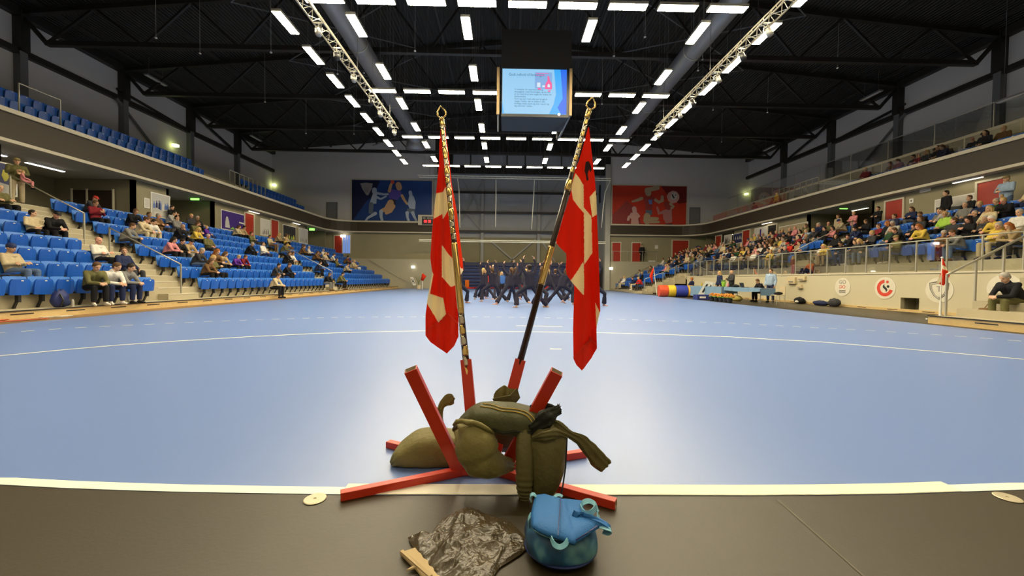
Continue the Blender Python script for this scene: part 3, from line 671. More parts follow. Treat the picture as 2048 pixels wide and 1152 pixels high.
p = PY(677, 505, YB); door('', (p.x, YB, 3.6), .8, 1.95, 'y', 1)
p = PY(656, 428, YB); door('', (-18.6, YB, GZ1), 1.0, 1.9, 'y', 1, mat('grey_door', (.2, .2, .2), .5), STEELG)
p = PY(1389, 428, YB); door('', (p.x, YB, GZ1), 1.0, 1.9, 'y', 1, MC['grey_door'], STEELG)
p = PY(693, 490, YB-.05); m = MB(p); m.box((p.x-.4, YB-.06, 3.7), (p.x+.4, YB-.01, 5.6), 0); m.box((p.x-.46, YB-.08, 3.64), (p.x-.4, YB-.01, 5.66), 1); m.box((p.x+.4, YB-.08, 3.64), (p.x+.46, YB-.01, 5.66), 1)
for q in (-.13, .13): m.box((p.x+q-.015, YB-.075, 3.7), (p.x+q+.015, YB-.06, 5.6), 1)
o = m.build('window_2', [mat('lit_blue_window', (.25, .42, .95), emit=.6), LEDGE]); o['kind'] = 'structure'
# balcony rail at the far right and people behind
a = PY(1222, 497, 42.15); b = PY(1312, 500, 42.15); zt = 4.2
handrail('balcony_rail', 'thin steel balcony rail in front of the red doors on the far wall', [(11.5, 42.2, zt), (16.4, 42.2, zt)], [((x, 42.2, 3.1), (x, 42.2, zt)) for x in (11.6, 13.2, 14.8, 16.3)], cat='railing')
# pictures and notices
def picture(px0, px1, py0, py1, X, lb, bg, shapes, frame=WHITE, nm='poster', cat='poster'):
    # on the side wall plane X ; px0 px1 at the top edge
    p, q = PX(px0, py0, X), PX(px1, py1, X); side = 1 if X > 0 else -1
    ya, yb = p.y, q.y; z1 = max(p.z, 0); z0 = z1-abs((PX(px0, py0, X).z-PX(px0, py1, X).z))
    t = thing(nm, lb, cat, (X-side*.03, (ya+yb)/2, (z0+z1)/2)); O = t.location.copy(); xx = X-side*.01
    y0, y1 = min(ya, yb), max(ya, yb)
    MB(O).box((xx, y0, z0), (xx-side*.03, y1, z1)).build('frame', frame, t); f = .05
    y0 += f; y1 -= f; z0 += f; z1 -= f
    MB(O).box((xx-side*.03, y0, z0), (xx-side*.035, y1, z1)).build('print', bg, t)
    for nm2, mm_, poly in shapes:
        m = MB(O); m.prism([(xx-side*.035, (y0+(y1-y0)*u) if side < 0 else (y1-(y1-y0)*u), z0+(z1-z0)*v) for u, v in poly], (-side*.004, 0, 0)); m.build(nm2, mm_, t)
    return t
PAL = {k: mat('print_'+k, c, .5) for k, c in dict(white=(.62, .60, .55), purple=(.05, .02, .20), navy=(.02, .03, .12), yellow=(.6, .55, .05), grey=(.25, .24, .22), green=(.25, .5, .08), black=(.02, .02, .02), blue=(.12, .2, .5), tan=(.42, .34, .22), pale=(.5, .5, .48), red=(.5, .06, .03), pink=(.5, .25, .25)).items()}
def blobs(rng, cols, n, v0=0, v1=.7, w=.12, h=.35):
    out = []
    for i in range(n):
        u = .08+.84*(i+.5)/n+rng.uniform(-.03, .03); b = v0+rng.uniform(0, .08); t_ = min(v1, b+h*rng.uniform(.7, 1.2)); ww = w*rng.uniform(.35, .6)
        out.append(('figure', PAL[rng.choice(cols)], [(u-ww, b), (u+ww, b), (u+ww*.9, (b+t_)/2+.05), (u+ww*.35, t_-.08), (u+ww*.3, t_), (u-ww*.3, t_), (u-ww*.35, t_-.08), (u-ww*.9, (b+t_)/2)]))
    return out
R_ = random.Random(3)
picture(-22, 33, 318, 385, -18.95, 'framed black poster with a yellow flower shape at the left frame edge', PAL['navy'], [('figure', PAL['yellow'], [(.5, .4), (.62, .45), (.7, .6), (.6, .75), (.45, .8), (.38, .6)]), ('figure', PAL['pale'], [(.1, .0), (.9, .0), (.8, .3), (.3, .35)])])
picture(300, 339, 383, 432, -18.95, 'framed poster of players in pale blue behind the left stand', PAL['pale'], blobs(R_, ['blue', 'navy', 'white', 'blue'], 7, .3, .9)+[('text_band', PAL['white'], [(.1, .04), (.9, .04), (.9, .2), (.1, .2)])])
picture(441, 494, 418, 458, -18.95, 'purple framed banner with a pale player behind the left stand', PAL['purple'], [('figure', PAL['pale'], [(.12, .1), (.3, .1), (.27, .45), (.22, .7), (.16, .7), (.13, .4)]), ('figure', PAL['green'], [(.3, .05), (.5, .05), (.42, .2)]), ('text_band', PAL['white'], [(.66, .48), (.94, .46), (.94, .54), (.66, .56)])])
picture(520, 543, 436, 470, -18.95, 'pale framed team photo between the two red doors on the left', PAL['white'], blobs(R_, ['black', 'grey', 'green'], 5, 0, .8))
picture(565, 591, 448, 478, -18.95, 'dark framed photo right of the second red door on the left', PAL['black'], blobs(R_, ['green', 'yellow', 'grey'], 5, 0, .6))
picture(597, 615, 455, 486, -18.95, 'narrow pale framed photo at the far end of the left wall', PAL['pale'], blobs(R_, ['grey', 'tan'], 4, 0, .8))
picture(1871, 1955, 400, 440, 21.65, 'large framed photo of a sports crowd behind the right stand, near the frame edge', PAL['white'], [('figure', PAL['black'], [(.02, .02), (.98, .02), (.98, .62), (.6, .5), (.02, .62)]), ('figure', PAL['purple'], [(.02, .02), (.4, .02), (.3, .3), (.02, .35)])]+blobs(R_, ['purple', 'grey', 'pink'], 6, 0, .55))
picture(1559, 1616, 454, 482, 21.65, 'wide framed photo of a crowded arena in the middle of the right wall', PAL['tan'], blobs(R_, ['grey', 'tan', 'white', 'black'], 12, .0, .9, .08, .6))
picture(1510, 1534, 457, 488, 21.65, 'pale framed poster with one dark standing player on the right wall', PAL['white'], [('figure', PAL['purple'], [(.42, .2), (.58, .2), (.56, .6), (.58, .9), (.45, .9), (.44, .6)])])
picture(1468, 1489, 468, 488, 21.65, 'dark framed photo left of the red door on the right wall', PAL['navy'], blobs(R_, ['pale', 'white'], 4, .3, .9))
picture(1449, 1464, 471, 490, 21.65, 'small framed photo of two players beside the farthest red door on the right', PAL['white'], blobs(R_, ['black', 'grey'], 3, 0, .9, .3, .7))
picture(287, 298, 395, 415, -18.95, 'small white notice left of the pale blue poster', PAL['white'], [], nm='notice', cat='notice')
picture(1820, 1828, 398, 407, 21.65, 'small white door number plate beside the nearer right red door', PAL['white'], [('number_mark', PAL['black'], [(.3, .2), (.7, .2), (.7, .8), (.3, .8)])], nm='notice', cat='notice')
picture(1958, 1967, 385, 396, 21.65, 'small white number plate left of the rightmost red door', PAL['white'], [('number_mark', PAL['black'], [(.3, .2), (.7, .2), (.7, .8), (.3, .8)])], nm='notice', cat='notice')
picture(1841, 1862, 379, 386, 21.65, 'white toilet sign high on the right wall', PAL['white'], [], nm='notice', cat='notice')
p = PY(1313, 494, YB-.03); o = MB(p).box((p.x-.18, YB-.03, p.z-.2), (p.x+.18, YB, p.z+.2)).build('notice', PAL['white']); tag(o, 'small white notice on the far right wall', 'notice')
p = PY(1298, 519, YB-.1); o = MB(p).box((p.x-.35, YB-.95, 3.1), (p.x+.35, YB-.8, 3.25)).build('white_box', PAL['white']); tag(o, 'low white box on the ledge of the far right balcony', 'box')
# exit signs under the gallery, tube lamps
EXG = mat('exit_sign_green', (.25, 1.0, .12), emit=2.6)
for (px, py, X, lb) in ((390, 397, -19.5, 'green glowing exit sign under the left gallery'), (624, 459, -19.2, 'greenish glowing exit lamp at the far end of the left gallery'), (686, 472, -17.3, 'bright oval lamp above the red door on the far left'), (1687, 415, 22.2, 'green glowing exit sign under the right gallery'), (1421, 471, 22.2, 'greenish glowing exit lamp at the far end of the right gallery')):
    p = PX(px, py, X); t = thing('exit_sign', lb, 'exit sign', p); MB(p).box((p.x-.25, p.y-.04, p.z-.1), (p.x+.25, p.y+.02, p.z+.1)).build('sign_face', EXG if 'green' in lb else TUBEM, t); MB(p).tube((p.x, p.y, p.z+.1), (p.x, p.y, GZ0+.02), .012, n=4).build('hanging_rod', STEELG, t)
for (x, y, lb) in ((-20.6, 18.2, 'white tube lamp on the soffit of the near left recess'), (-20.4, 15.9, 'white tube lamp near the standing man with a child')):
    t = thing('tube_lamp', lb, 'tube lamp', (x, y, GZ0-.08)); O = t.location.copy(); MB(O).box((x-.08, y-.75, GZ0-.06), (x+.08, y+.75, GZ0+.02)).build('lamp_body', WHITE, t); MB(O).box((x-.06, y-.72, GZ0-.08), (x+.06, y+.72, GZ0-.06)).build('lamp_tube', TUBEM, t)
for (x, ys_) in ((-20.8, (9, 24.4, 30, 36, 41)), (23.2, (12, 18, 25.5, 32, 39.5))):
    for j, y in enumerate(ys_):
        t = thing('tube_lamp', '%s tube lamp on the soffit under the %s gallery' % (ordinal(j), 'left' if x < 0 else 'right'), 'tube lamp', (x if y in (24.4, 41, 25.5, 39.5) else (-18.75 if x < 0 else 21.4), y, GZ0-.08)); O = t.location.copy()
        MB(O).box((O.x-.06, y-.6, GZ0-.05), (O.x+.06, y+.6, GZ0+.02)).build('lamp_body', WHITE, t); MB(O).box((O.x-.04, y-.58, GZ0-.07), (O.x+.04, y+.58, GZ0-.05)).build('lamp_tube', mat('tube_dim', (1, .85, .62), emit=6), t)
for (px, py, X, lb) in ((351, 291, -24.7, 'small yellow-green emergency lamp on the left upper wall'), (577, 382, -24.7, 'tiny bright lamp on the left upper wall near the far corner'), (1467, 397, 26.3, 'tiny bright lamp on the right upper wall near the far corner')):
    p = PX(px, py, X); p.y = min(p.y, 42.84); o = MB(p).cbox(p, (.3, .3, .18)).build('emergency_lamp', mat('emergency_glow', (.9, 1, .35), emit=6)); tag(o, lb, 'emergency lamp')
for px in (826, 1222):
    p = PY(px, 534 if px < 1000 else 537, 41.95); o = MB(p).cbox(p, (.3, .2, .25)).build('wall_lamp', mat('wall_lamp_glow', (1, .95, .8), emit=4)); tag(o, 'small lit wall lamp on the far wall, %s of the centre opening' % ('left' if px < 1000 else 'right'), 'wall lamp')
# ---- recess doorway beside crowd (left)
p = PX(165, 380, -22.4)
t = thing('glass_door', 'dark double glass door with pale frames at the back of the near left recess', 'door', (-21.1, 20.55, 3.62)); O = t.location.copy()
MB(O).box((-21.9, 20.5, 3.62), (-19.9, 20.58, 5.35)).build('door_glass', mat('dark_glass', (.03, .02, .015), .15), t)
for x in (-21.95, -21.2, -19.9): MB(O).box((x, 20.46, 3.62), (x+.07, 20.52, 5.42)).build('door_post', LEDGE, t)
# ---- far wall posters
V0 = Vector
def bigposter(x0, x1, y0, y1, lb, bg, shapes):
    a = PY(x0, y1, YB-.1); b = PY(x1, y0, YB-.1); t = thing('wall_banner', lb, 'banner', ((a.x+b.x)/2, YB-.1, a.z)); O = t.location.copy(); W, H = b.x-a.x, b.z-a.z
    MB(O).box((a.x-.15, YB-.1, a.z-.15), (b.x+.15, YB, b.z+.12)).build('banner_frame', LEDGE, t)
    pn = MB(O).box((a.x, YB-.13, a.z), (b.x, YB-.1, b.z)).build('banner_print', bg, t)
    for i, (nm, mm_, pts, w) in enumerate(shapes):
        m = MB(O); d = YB-.134-.003*i
        P = [(a.x+W*u, d, b.z-H*v) for u, v in pts]
        if w is None: m.prism(P, (0, -.002, 0))
        else:
            rs = [q*W for q in w] if isinstance(w, (list, tuple)) else [w*W]*len(P); out = []
            # outline of a rounded limb
            Ls, Rs = [], []
            for j, p in enumerate(P):
                pa_ = V0(P[max(0, j-1)]); pb_ = V0(P[min(len(P)-1, j+1)]); t_ = (pb_-pa_).normalized(); nn = Vector((-t_.z, 0, t_.x)); Ls.append(V0(p)+nn*rs[j]); Rs.append(V0(p)-nn*rs[j])
            def arc(c, r, t_, s0):
                nn = Vector((-t_.z, 0, t_.x)); return [V0(c)+nn*r*math.cos(x_)*s0+t_*r*math.sin(x_) for x_ in (.5, 1.05, 1.57, 2.1, 2.64)]
            t1 = (V0(P[-1])-V0(P[-2])).normalized(); t0 = (V0(P[0])-V0(P[1])).normalized()
            m.prism(Ls+arc(P[-1], rs[-1], t1, 1)+Rs[::-1]+arc(P[0], rs[0], t0, 1), (0, -.002, 0))
        m.build(nm, mm_, pn)
    return t
SK = mat('print_skin', (.55, .33, .17), .5); ICE = mat('print_ice', (.38, .45, .55), .5); VI = mat('print_violet', (.10, .07, .35), .5); GD = mat('print_grey_blue', (.12, .15, .2), .5)
def U(x, y): return ((x-30)/1690, (y-120)/880)
def US(*a): return [U(*p) for p in a]
bigposter(704, 864, 362, 446, 'blue wall banner with three handball players and a pale shield, left of the net', mat('banner_blue', (.012, .05, .20), .45),
 [('dark_shade', mat('print_dark_navy', (.006, .01, .05), .5), US((30, 130), (620, 130), (500, 420), (330, 560), (30, 980)), None),
  ('shield_mark', mat('print_shield', (.30, .28, .27), .5), US((205, 190), (335, 175), (470, 190), (450, 290), (375, 430), (335, 430), (250, 310)), None),
  ('shield_mark', PAL['grey'], US((290, 270), (390, 270), (380, 350), (340, 395), (300, 350)), None),
  ('player_torso', ICE, US((470, 400), (560, 400), (545, 600), (400, 600)), None), ('player_head', ICE, US((505, 320), (505, 360)), .03),
  ('player_arm', ICE, US((550, 385), (700, 410), (790, 405)), [.016, .012, .012]), ('player_arm', ICE, US((560, 470), (640, 505), (750, 450)), [.016, .012, .010]),
  ('player_leg', GD, US((440, 620), (430, 780), (520, 800)), [.03, .03, .02]), ('player_leg', ICE, US((530, 800), (370, 890), (320, 950)), [.02, .014, .01]),
  ('player_torso', VI, US((850, 300), (1060, 330), (1090, 400), (990, 520), (900, 510), (800, 480)), None), ('player_head', SK, US((1010, 210), (1030, 270)), .036),
  ('player_arm', SK, US((820, 340), (845, 240), (880, 150)), [.02, .018, .012]), ('player_arm', SK, US((1090, 430), (1140, 520), (1200, 600)), [.018, .016, .012]),
  ('ball', PAL['red'], US((880, 150), (895, 165)), .02), ('player_shorts', BLKP, US((850, 500), (960, 520), (950, 650), (820, 620)), None),
  ('player_leg', SK, US((850, 580), (760, 720), (660, 740)), [.04, .036, .02]), ('player_leg', SK, US((900, 650), (840, 740), (760, 790)), [.03, .03, .02]), ('player_leg', ICE, US((650, 760), (650, 860), (680, 970)), [.024, .018, .016]),
  ('player_torso', ICE, US((1240, 440), (1330, 430), (1380, 560), (1370, 700), (1250, 690), (1210, 600)), None), ('player_head', ICE, US((1265, 360), (1275, 410)), .022),
  ('player_shorts', GD, US((1210, 690), (1370, 700), (1360, 790), (1180, 780)), None), ('player_leg', ICE, US((1200, 780), (1210, 880), (1250, 980)), [.022, .016, .014]), ('player_leg', ICE, US((1320, 780), (1350, 850), (1400, 940)), [.022, .016, .012])])
def U(x, y): return ((x-90)/1640, (y-130)/910)
PK = mat('print_pale_pink', (.62, .36, .30), .5); DKR = mat('print_dark_red', (.16, .01, .01), .5); MAR = mat('print_maroon', (.30, .04, .035), .5); BGE = mat('print_beige', (.42, .32, .2), .5)
bigposter(1224, 1373, 373, 456, 'red wall banner with handball players and a round club mark, right of the net', mat('banner_red', (.52, .035, .012), .45),
 [('dark_shade', DKR, US((1150, 130), (1735, 130), (1735, 480), (1560, 500), (1300, 300)), None), ('shade_wedge', MAR, US((90, 760), (400, 450), (620, 620), (760, 1000), (90, 1000)), None),
  ('ring_mark', PK, US((1290, 350), (1330, 270), (1420, 225), (1510, 245), (1570, 320), (1570, 400), (1510, 475), (1420, 500), (1330, 450)), None), ('ring_mark', PAL['white'], US((1370, 340), (1420, 280), (1490, 270), (1530, 330), (1500, 400), (1430, 430), (1380, 400)), None),
  ('black_mark', BLKP, US((1400, 310), (1430, 300), (1440, 340), (1470, 370), (1450, 400), (1420, 360)), None), ('black_mark', BLKP, US((1480, 300), (1500, 310), (1500, 335), (1480, 330)), None),
  ('player_torso', MAR, US((780, 370), (1000, 360), (1060, 430), (980, 480), (970, 650), (830, 650), (800, 440)), None), ('player_head', BGE, US((860, 230), (880, 290)), .04), ('player_hair', BGE, US((900, 210), (1080, 170)), .03),
  ('player_arm', BGE, US((730, 400), (640, 440), (530, 470)), [.022, .02, .012]), ('player_arm', BGE, US((1040, 430), (1120, 480), (1190, 440), (1190, 360)), [.02, .02, .024, .02]),
  ('number_print', PAL['blue'], US((880, 430), (965, 430), (965, 520), (900, 520)), None), ('player_shorts', GD, US((820, 650), (970, 650), (970, 750), (830, 760)), None),
  ('player_leg', BGE, US((860, 780), (840, 880), (880, 960)), [.045, .04, .02]), ('player_leg', BGE, US((880, 880), (1000, 900), (1120, 900)), [.03, .02, .016]), ('player_leg', BGE, US((960, 840), (1090, 830)), [.03, .02]),
  ('player_torso', PK, US((500, 710), (640, 700), (710, 780), (660, 830), (690, 1000), (500, 990), (510, 840), (450, 800)), None), ('player_head', PK, US((570, 620), (580, 680)), .03), ('player_arm', PK, US((460, 800), (440, 860)), .018),
  ('player_torso', mat('print_dusty_pink', (.45, .2, .18), .5), US((1200, 650), (1400, 600), (1420, 900), (1280, 930), (1220, 830)), None), ('player_head', MAR, US((1290, 520), (1330, 580)), .04), ('player_arm', MC['print_dusty_pink'], US((1210, 690), (1120, 720), (1080, 590)), [.022, .02, .014]), ('player_arm', BGE, US((1400, 600), (1440, 570), (1370, 510)), .018),
  ('player_shorts', PAL['black'], US((1270, 940), (1420, 930), (1410, 1035), (1270, 1035)), None)])
# scoreboard
p = PY(851, 450, 42.3); a = PY(836, 450, 42.3); b = PY(869, 430, 42.3); t = thing('scoreboard', 'small black scoreboard with glowing red digits in a cream frame below the blue banner', 'scoreboard', a); O = t.location.copy()
MB(O).box((a.x, 42.3, a.z), (b.x, 42.6, b.z)).build('board_frame', LEDGE, t); MB(O).box((a.x+.42, 42.27, a.z+.05), (b.x, 42.3, b.z-.18)).build('board_face', BLACK, t)
text('00 00', .42, (a.x+.62, 42.26, a.z+.38), (PI/2, 0, 0), mat('red_led', (1, .04, .04), emit=3), t, 'red_digits', sx=.8)
for q in (.5, .95, 1.3): MB(O).box((a.x+q, 42.26, b.z-.45), (a.x+q+.3, 42.27, b.z-.25)).build('small_window', PAL['grey'], t)
# ---------------------------------------------------------------- seats (facing +X in their own frame, origin on the row floor under the seat)
def seat_proto(open_):
    r = thing('stadium_seat', 'x', 'seat')
    m = MB(); pr = [(-.075, .40), (-.10, .50), (-.12, .66), (-.15, .80)]; n = 6; vs = []
    for x, z in pr:
        for j in range(n+1):
            u = -1+2*j/n; w = .243 if z < .78 else .235; vs.append((x-.035*(1-u*u)+.02, u*w, z-(.012*(abs(u)**4) if z > .78 else 0)))
    L = len(vs); vs += [(v[0]-.016, v[1], v[2]) for v in vs]; fs = []
    for i in range(len(pr)-1):
        for j in range(n): a = i*(n+1)+j; fs += [(a, a+1, a+n+2, a+n+1), (L+a, L+a+n+1, L+a+n+2, L+a+1)]
    for i in range(len(pr)-1):
        a = i*(n+1); fs += [(a, a+n+1, L+a+n+1, L+a)]; a += n; fs += [(a, L+a, L+a+n+1, a+n+1)]
    k = (len(pr)-1)*(n+1)
    for j in range(n): fs += [(k+j, k+j+1, L+k+j+1, L+k+j), (j, L+j, L+j+1, j+1)]
    m.add(vs, fs); m.build('backrest', SEATL, r)
    m = MB()
    prof = [(0, -.19), (.02, -.205), (.20, -.21), (.34, -.20), (.39, -.165)]      # distance along pan, half width
    vs = []; n = 4
    for d, hw in prof:
        for j in range(n+1):
            u = -1+2*j/n; t = .03*(1-abs(u)**3)
            vs.append((d, -hw*u, t))
    L = len(vs); vs += [(a, b, c-.035-.01*math.sin(a*8)) for a, b, c in vs]; fs = []
    for i in range(len(prof)-1):
        for j in range(n): a = i*(n+1)+j; fs += [(a, a+n+1, a+n+2, a+1), (L+a, L+a+1, L+a+n+2, L+a+n+1)]
    for i in range(len(prof)-1):
        a = i*(n+1); fs += [(a, L+a, L+a+n+1, a+n+1)]; a += n; fs += [(a, a+n+1, L+a+n+1, L+a)]
    k = (len(prof)-1)*(n+1)
    for j in range(n): fs += [(k+j, L+k+j, L+k+j+1, k+j+1), (j, j+1, L+j+1, L+j)]
    ang = math.radians(4 if open_ else 84); ox, oz = (-.03, .43) if open_ else (.0, .34)
    def T(v): x, y, z = v; z = -z if not open_ else z; return (ox+x*math.cos(ang)-z*math.sin(ang)*(1), y, oz+x*math.sin(ang)+z*math.cos(ang))
    m.add([T(v) for v in vs], fs); pan = m.build('seat_pan', SEATB, r)
    if not open_: MB().cbox((.072, 0, .69), (.006, .05, .022)).build('number_plate', WHITE, pan)
    m = MB(); m.box((-.09, -.03, .16), (.0, .03, .42)); m.box((-.12, -.2, .34), (-.06, .2, .38)); m.bar((-.07, 0, .2), (-.16, 0, .0), .05, .04); m.build('seat_bracket', BLACK, r)
    return r
SP_C, SP_O = seat_proto(False), seat_proto(True)
def slots(y0, y1):
    n = int((y1-y0+.01)/.5); off = (y1-y0-n*.5)/2; return [y0+off+.25+.5*i for i in range(n)]
SEATS = []     # (x, y, z, rz, zone, row, block)
for k in range(NL):
    for b, (a, c) in enumerate(((8.5, 13.85), (15.55, 26.85), (28.15, 41.4))):
        for y in slots(a, c): SEATS.append((lx(k), y, lz(k), 0, 'left stand', k, ('block nearest the camera', 'middle block', 'farthest block')[b]))
for k in range(3):
    for b, (a, c) in enumerate(((10, 13.5), (14.6, 27.2), (32, 40.5))):
        for y in slots(a, c): SEATS.append((-19.5-.8*k, y, 6.8+.66*k, 0, 'left gallery', k, ('block nearest the camera', 'middle block', 'farthest block')[b]))
for k in range(NR):
    for b, (a, c) in enumerate(((12, 21.1), (22.6, 32.0))):
        for y in slots(a, c): SEATS.append((rx(k), y, rzf(k), PI, 'right stand', k, ('block nearest the camera', 'middle block')[b]))
for k in range(ND):
    for y in slots(33.7 if k < 4 else 32.4, 41.4): SEATS.append((dx_(k), y, dz(k), PI, 'right stand', k, 'far block down to court level'))
for k in range(2):
    for b, (a, c) in enumerate(((12.5, 26.0), (32, 40.5))):
        for y in slots(a, c): SEATS.append((21.9+.8*k, y, 6.75+.2*k, PI, 'right gallery', k, ('near block', 'farthest block')[b]))
SEATS = [s for s in SEATS if (q := proj((s[0], s[1], s[2]+.5))) and -15 < q[0] < 2063 and -10 < q[1] < 1152]
# concrete treads under the gallery seats
for side, X0, ks in ((-1, -19.1, 3), (1, 21.5, 2)):
    m = MB((X0, 20, 6.7))
    for k in range(ks): m.box((X0+side*.8*k, 0, 6.2), (X0+side*(.8*(k+1)+(3 if k == ks-1 else 0)), 41.5, (6.8+.66*k if side < 0 else 6.75+.2*k)))
    o = m.build('gallery_terrace', CONC); tag(o, 'concrete steps carrying the seats of the %s upper gallery' % ('left' if side < 0 else 'right'), 'terrace')
m = MB((23.2, 20, 8)); m.box((23.2, -3, 7), (23.4, 42, 8.55)); o = m.build('parapet_wall', mat('beige_parapet', (.45, .41, .30), .7)); tag(o, 'long beige parapet behind the right gallery seats', 'parapet')
ys = [3+2.6*i for i in range(15)]
handrail('glass_railing', 'tall glass railing with thin posts on the beige parapet of the right gallery', [(23.3, 3, 9.75), (23.3, 41, 9.75)], [((23.3, y, 8.55), (23.3, y, 9.75)) for y in ys], glassq=[[(23.3, a+.04, 8.6), (23.3, b-.04, 8.6), (23.3, b-.04, 9.7), (23.3, a+.04, 9.7)] for a, b in zip(ys, ys[1:])], cat='railing')
for side, X, sn in ((-1, GLX-.06, 'left'), (1, GRX+.06, 'right')):
    t = thing('glass_balustrade', 'frameless glass balustrade along the edge of the %s gallery, mirroring lamps' % sn, 'balustrade', (X, 20, GZ1)); O = t.location.copy()
    y = 2.0
    while y < 39: m = MB(O); m.add([(X, y, GZ1), (X, y+1.95, GZ1), (X, y+1.95, GZ1+.62), (X, y, GZ1+.62)], [(0, 1, 2, 3)]); m.build('glass_panel', GLASS, t); y += 2
handrail('barrier_rail', 'pale steel guard frame at the end of the left gallery seats', [(-18.5, 15.5, 7.15), (-18.5, 15.5, 8.3), (-18.5, 16.9, 8.3), (-18.5, 16.9, 7.15)], [], r=.03, cat='railing')
for sn, X, y0, y1 in (('left', -18.9, 27.6, 31.6), ('right', 21.6, 27, 31.5)):
    handrail('gallery_railing', 'steel railing around the stair opening of the %s gallery' % sn, [(X, y0, 8.35), (X, y1, 8.35)], [((X, y0+(y1-y0)*i/8, 7.1), (X, y0+(y1-y0)*i/8, 8.35)) for i in range(9)], cat='railing')
# ---------------------------------------------------------------- people
def remesh(mb, vox, mats, name, smooth=3, paint=None):
    me = mb.mesh(name, mats[0]); ob = bpy.data.objects.new(name, me); COL.objects.link(ob)
    r = ob.modifiers.new('r', 'REMESH'); r.mode = 'VOXEL'; r.voxel_size = vox
    s = ob.modifiers.new('s', 'SMOOTH'); s.iterations = smooth; s.factor = .5
    dg = bpy.context.evaluated_depsgraph_get(); me2 = bpy.data.meshes.new_from_object(ob.evaluated_get(dg)); me2.name = name
    bpy.data.objects.remove(ob); me2.materials.clear()
    for m in mats: me2.materials.append(m)
    me2.polygons.foreach_set('use_smooth', [True]*len(me2.polygons))
    if paint:
        for p in me2.polygons:
            k = paint(p.center)
            if k: p.material_index = k
    return me2
SKINS = [mat('skin_light', (.62, .36, .22), .5, var=.05), mat('skin_tan', (.45, .25, .14), .5, var=.05), mat('skin_pink', (.66, .33, .22), .5, var=.05)]
EYEM = mat('eye_dark', (.03, .02, .02), .3); LIPM = mat('lip_red', (.45, .12, .09), .5)
V = Vector
def hand(mb, w, d, palm_n, curl=.4, s=1.0, side=1):
    # w wrist, d direction of the fingers, palm_n normal of the palm
    d = V(d).normalized(); n = V(palm_n); n = (n-d*n.dot(d)).normalized(); a = d.cross(n)*side; w = V(w)
    c = w+d*.045*s
    for q in (-.026, -.009, .009, .026): mb.cap(w+a*q*.6*s, .016*s, w+d*.085*s+a*q*s, .0135*s, 8)
    for i, (q, L) in enumerate(((-.033, .058), (-.011, .078), (.011, .085), (.033, .074))):
        p0 = w+d*.09*s+a*q*s; p1 = p0+(d*math.cos(curl)+n*math.sin(curl))*L*.5*s+a*q*.25*s; p2 = p1+(d*math.cos(curl*2)+n*math.sin(curl*2))*L*.5*s+a*q*.15*s
        mb.cap(p0, .0105*s, p1, .0095*s, 6); mb.cap(p1, .0095*s, p2, .008*s, 6)
    t0 = w+d*.03*s+a*.028*s; t1 = t0+(d*.7+a*.8+n*.2).normalized()*.04*s; t2 = t1+(d*.95+a*.3+n*.3).normalized()*.032*s
    mb.cap(t0, .013*s, t1, .011*s, 6); mb.cap(t1, .011*s, t2, .009*s, 6)
def headM(yaw, pitch): return Matrix.Rotation(yaw, 3, 'Z') @ Matrix.Rotation(pitch, 3, 'Y')
def add_head(mb, c, M):
    c = V(c)
    def q(x, y, z): return c+M @ V((x, y, z))
    mb.ell(q(-.008, 0, .03), (.095, .077, .095), 16, 10, M=M); mb.ell(q(.02, 0, -.045), (.068, .058, .068), 14, 8, M=M); mb.ell(q(.045, 0, -.085), (.03, .03, .022), 10, 6, M=M)
    mb.cap(q(.078, 0, .015), .010, q(.100, 0, -.022), .0135, 8)
    mb.cap(q(.068, -.035, .035), .014, q(.068, .035, .035), .014, 8)
    for s in (-1, 1): mb.ell(q(-.005, s*.078, -.005), (.020, .011, .030), 8, 6, M=M)
    mb.cap(q(.072, -.018, -.053), .010, q(.072, .018, -.053), .010, 6)
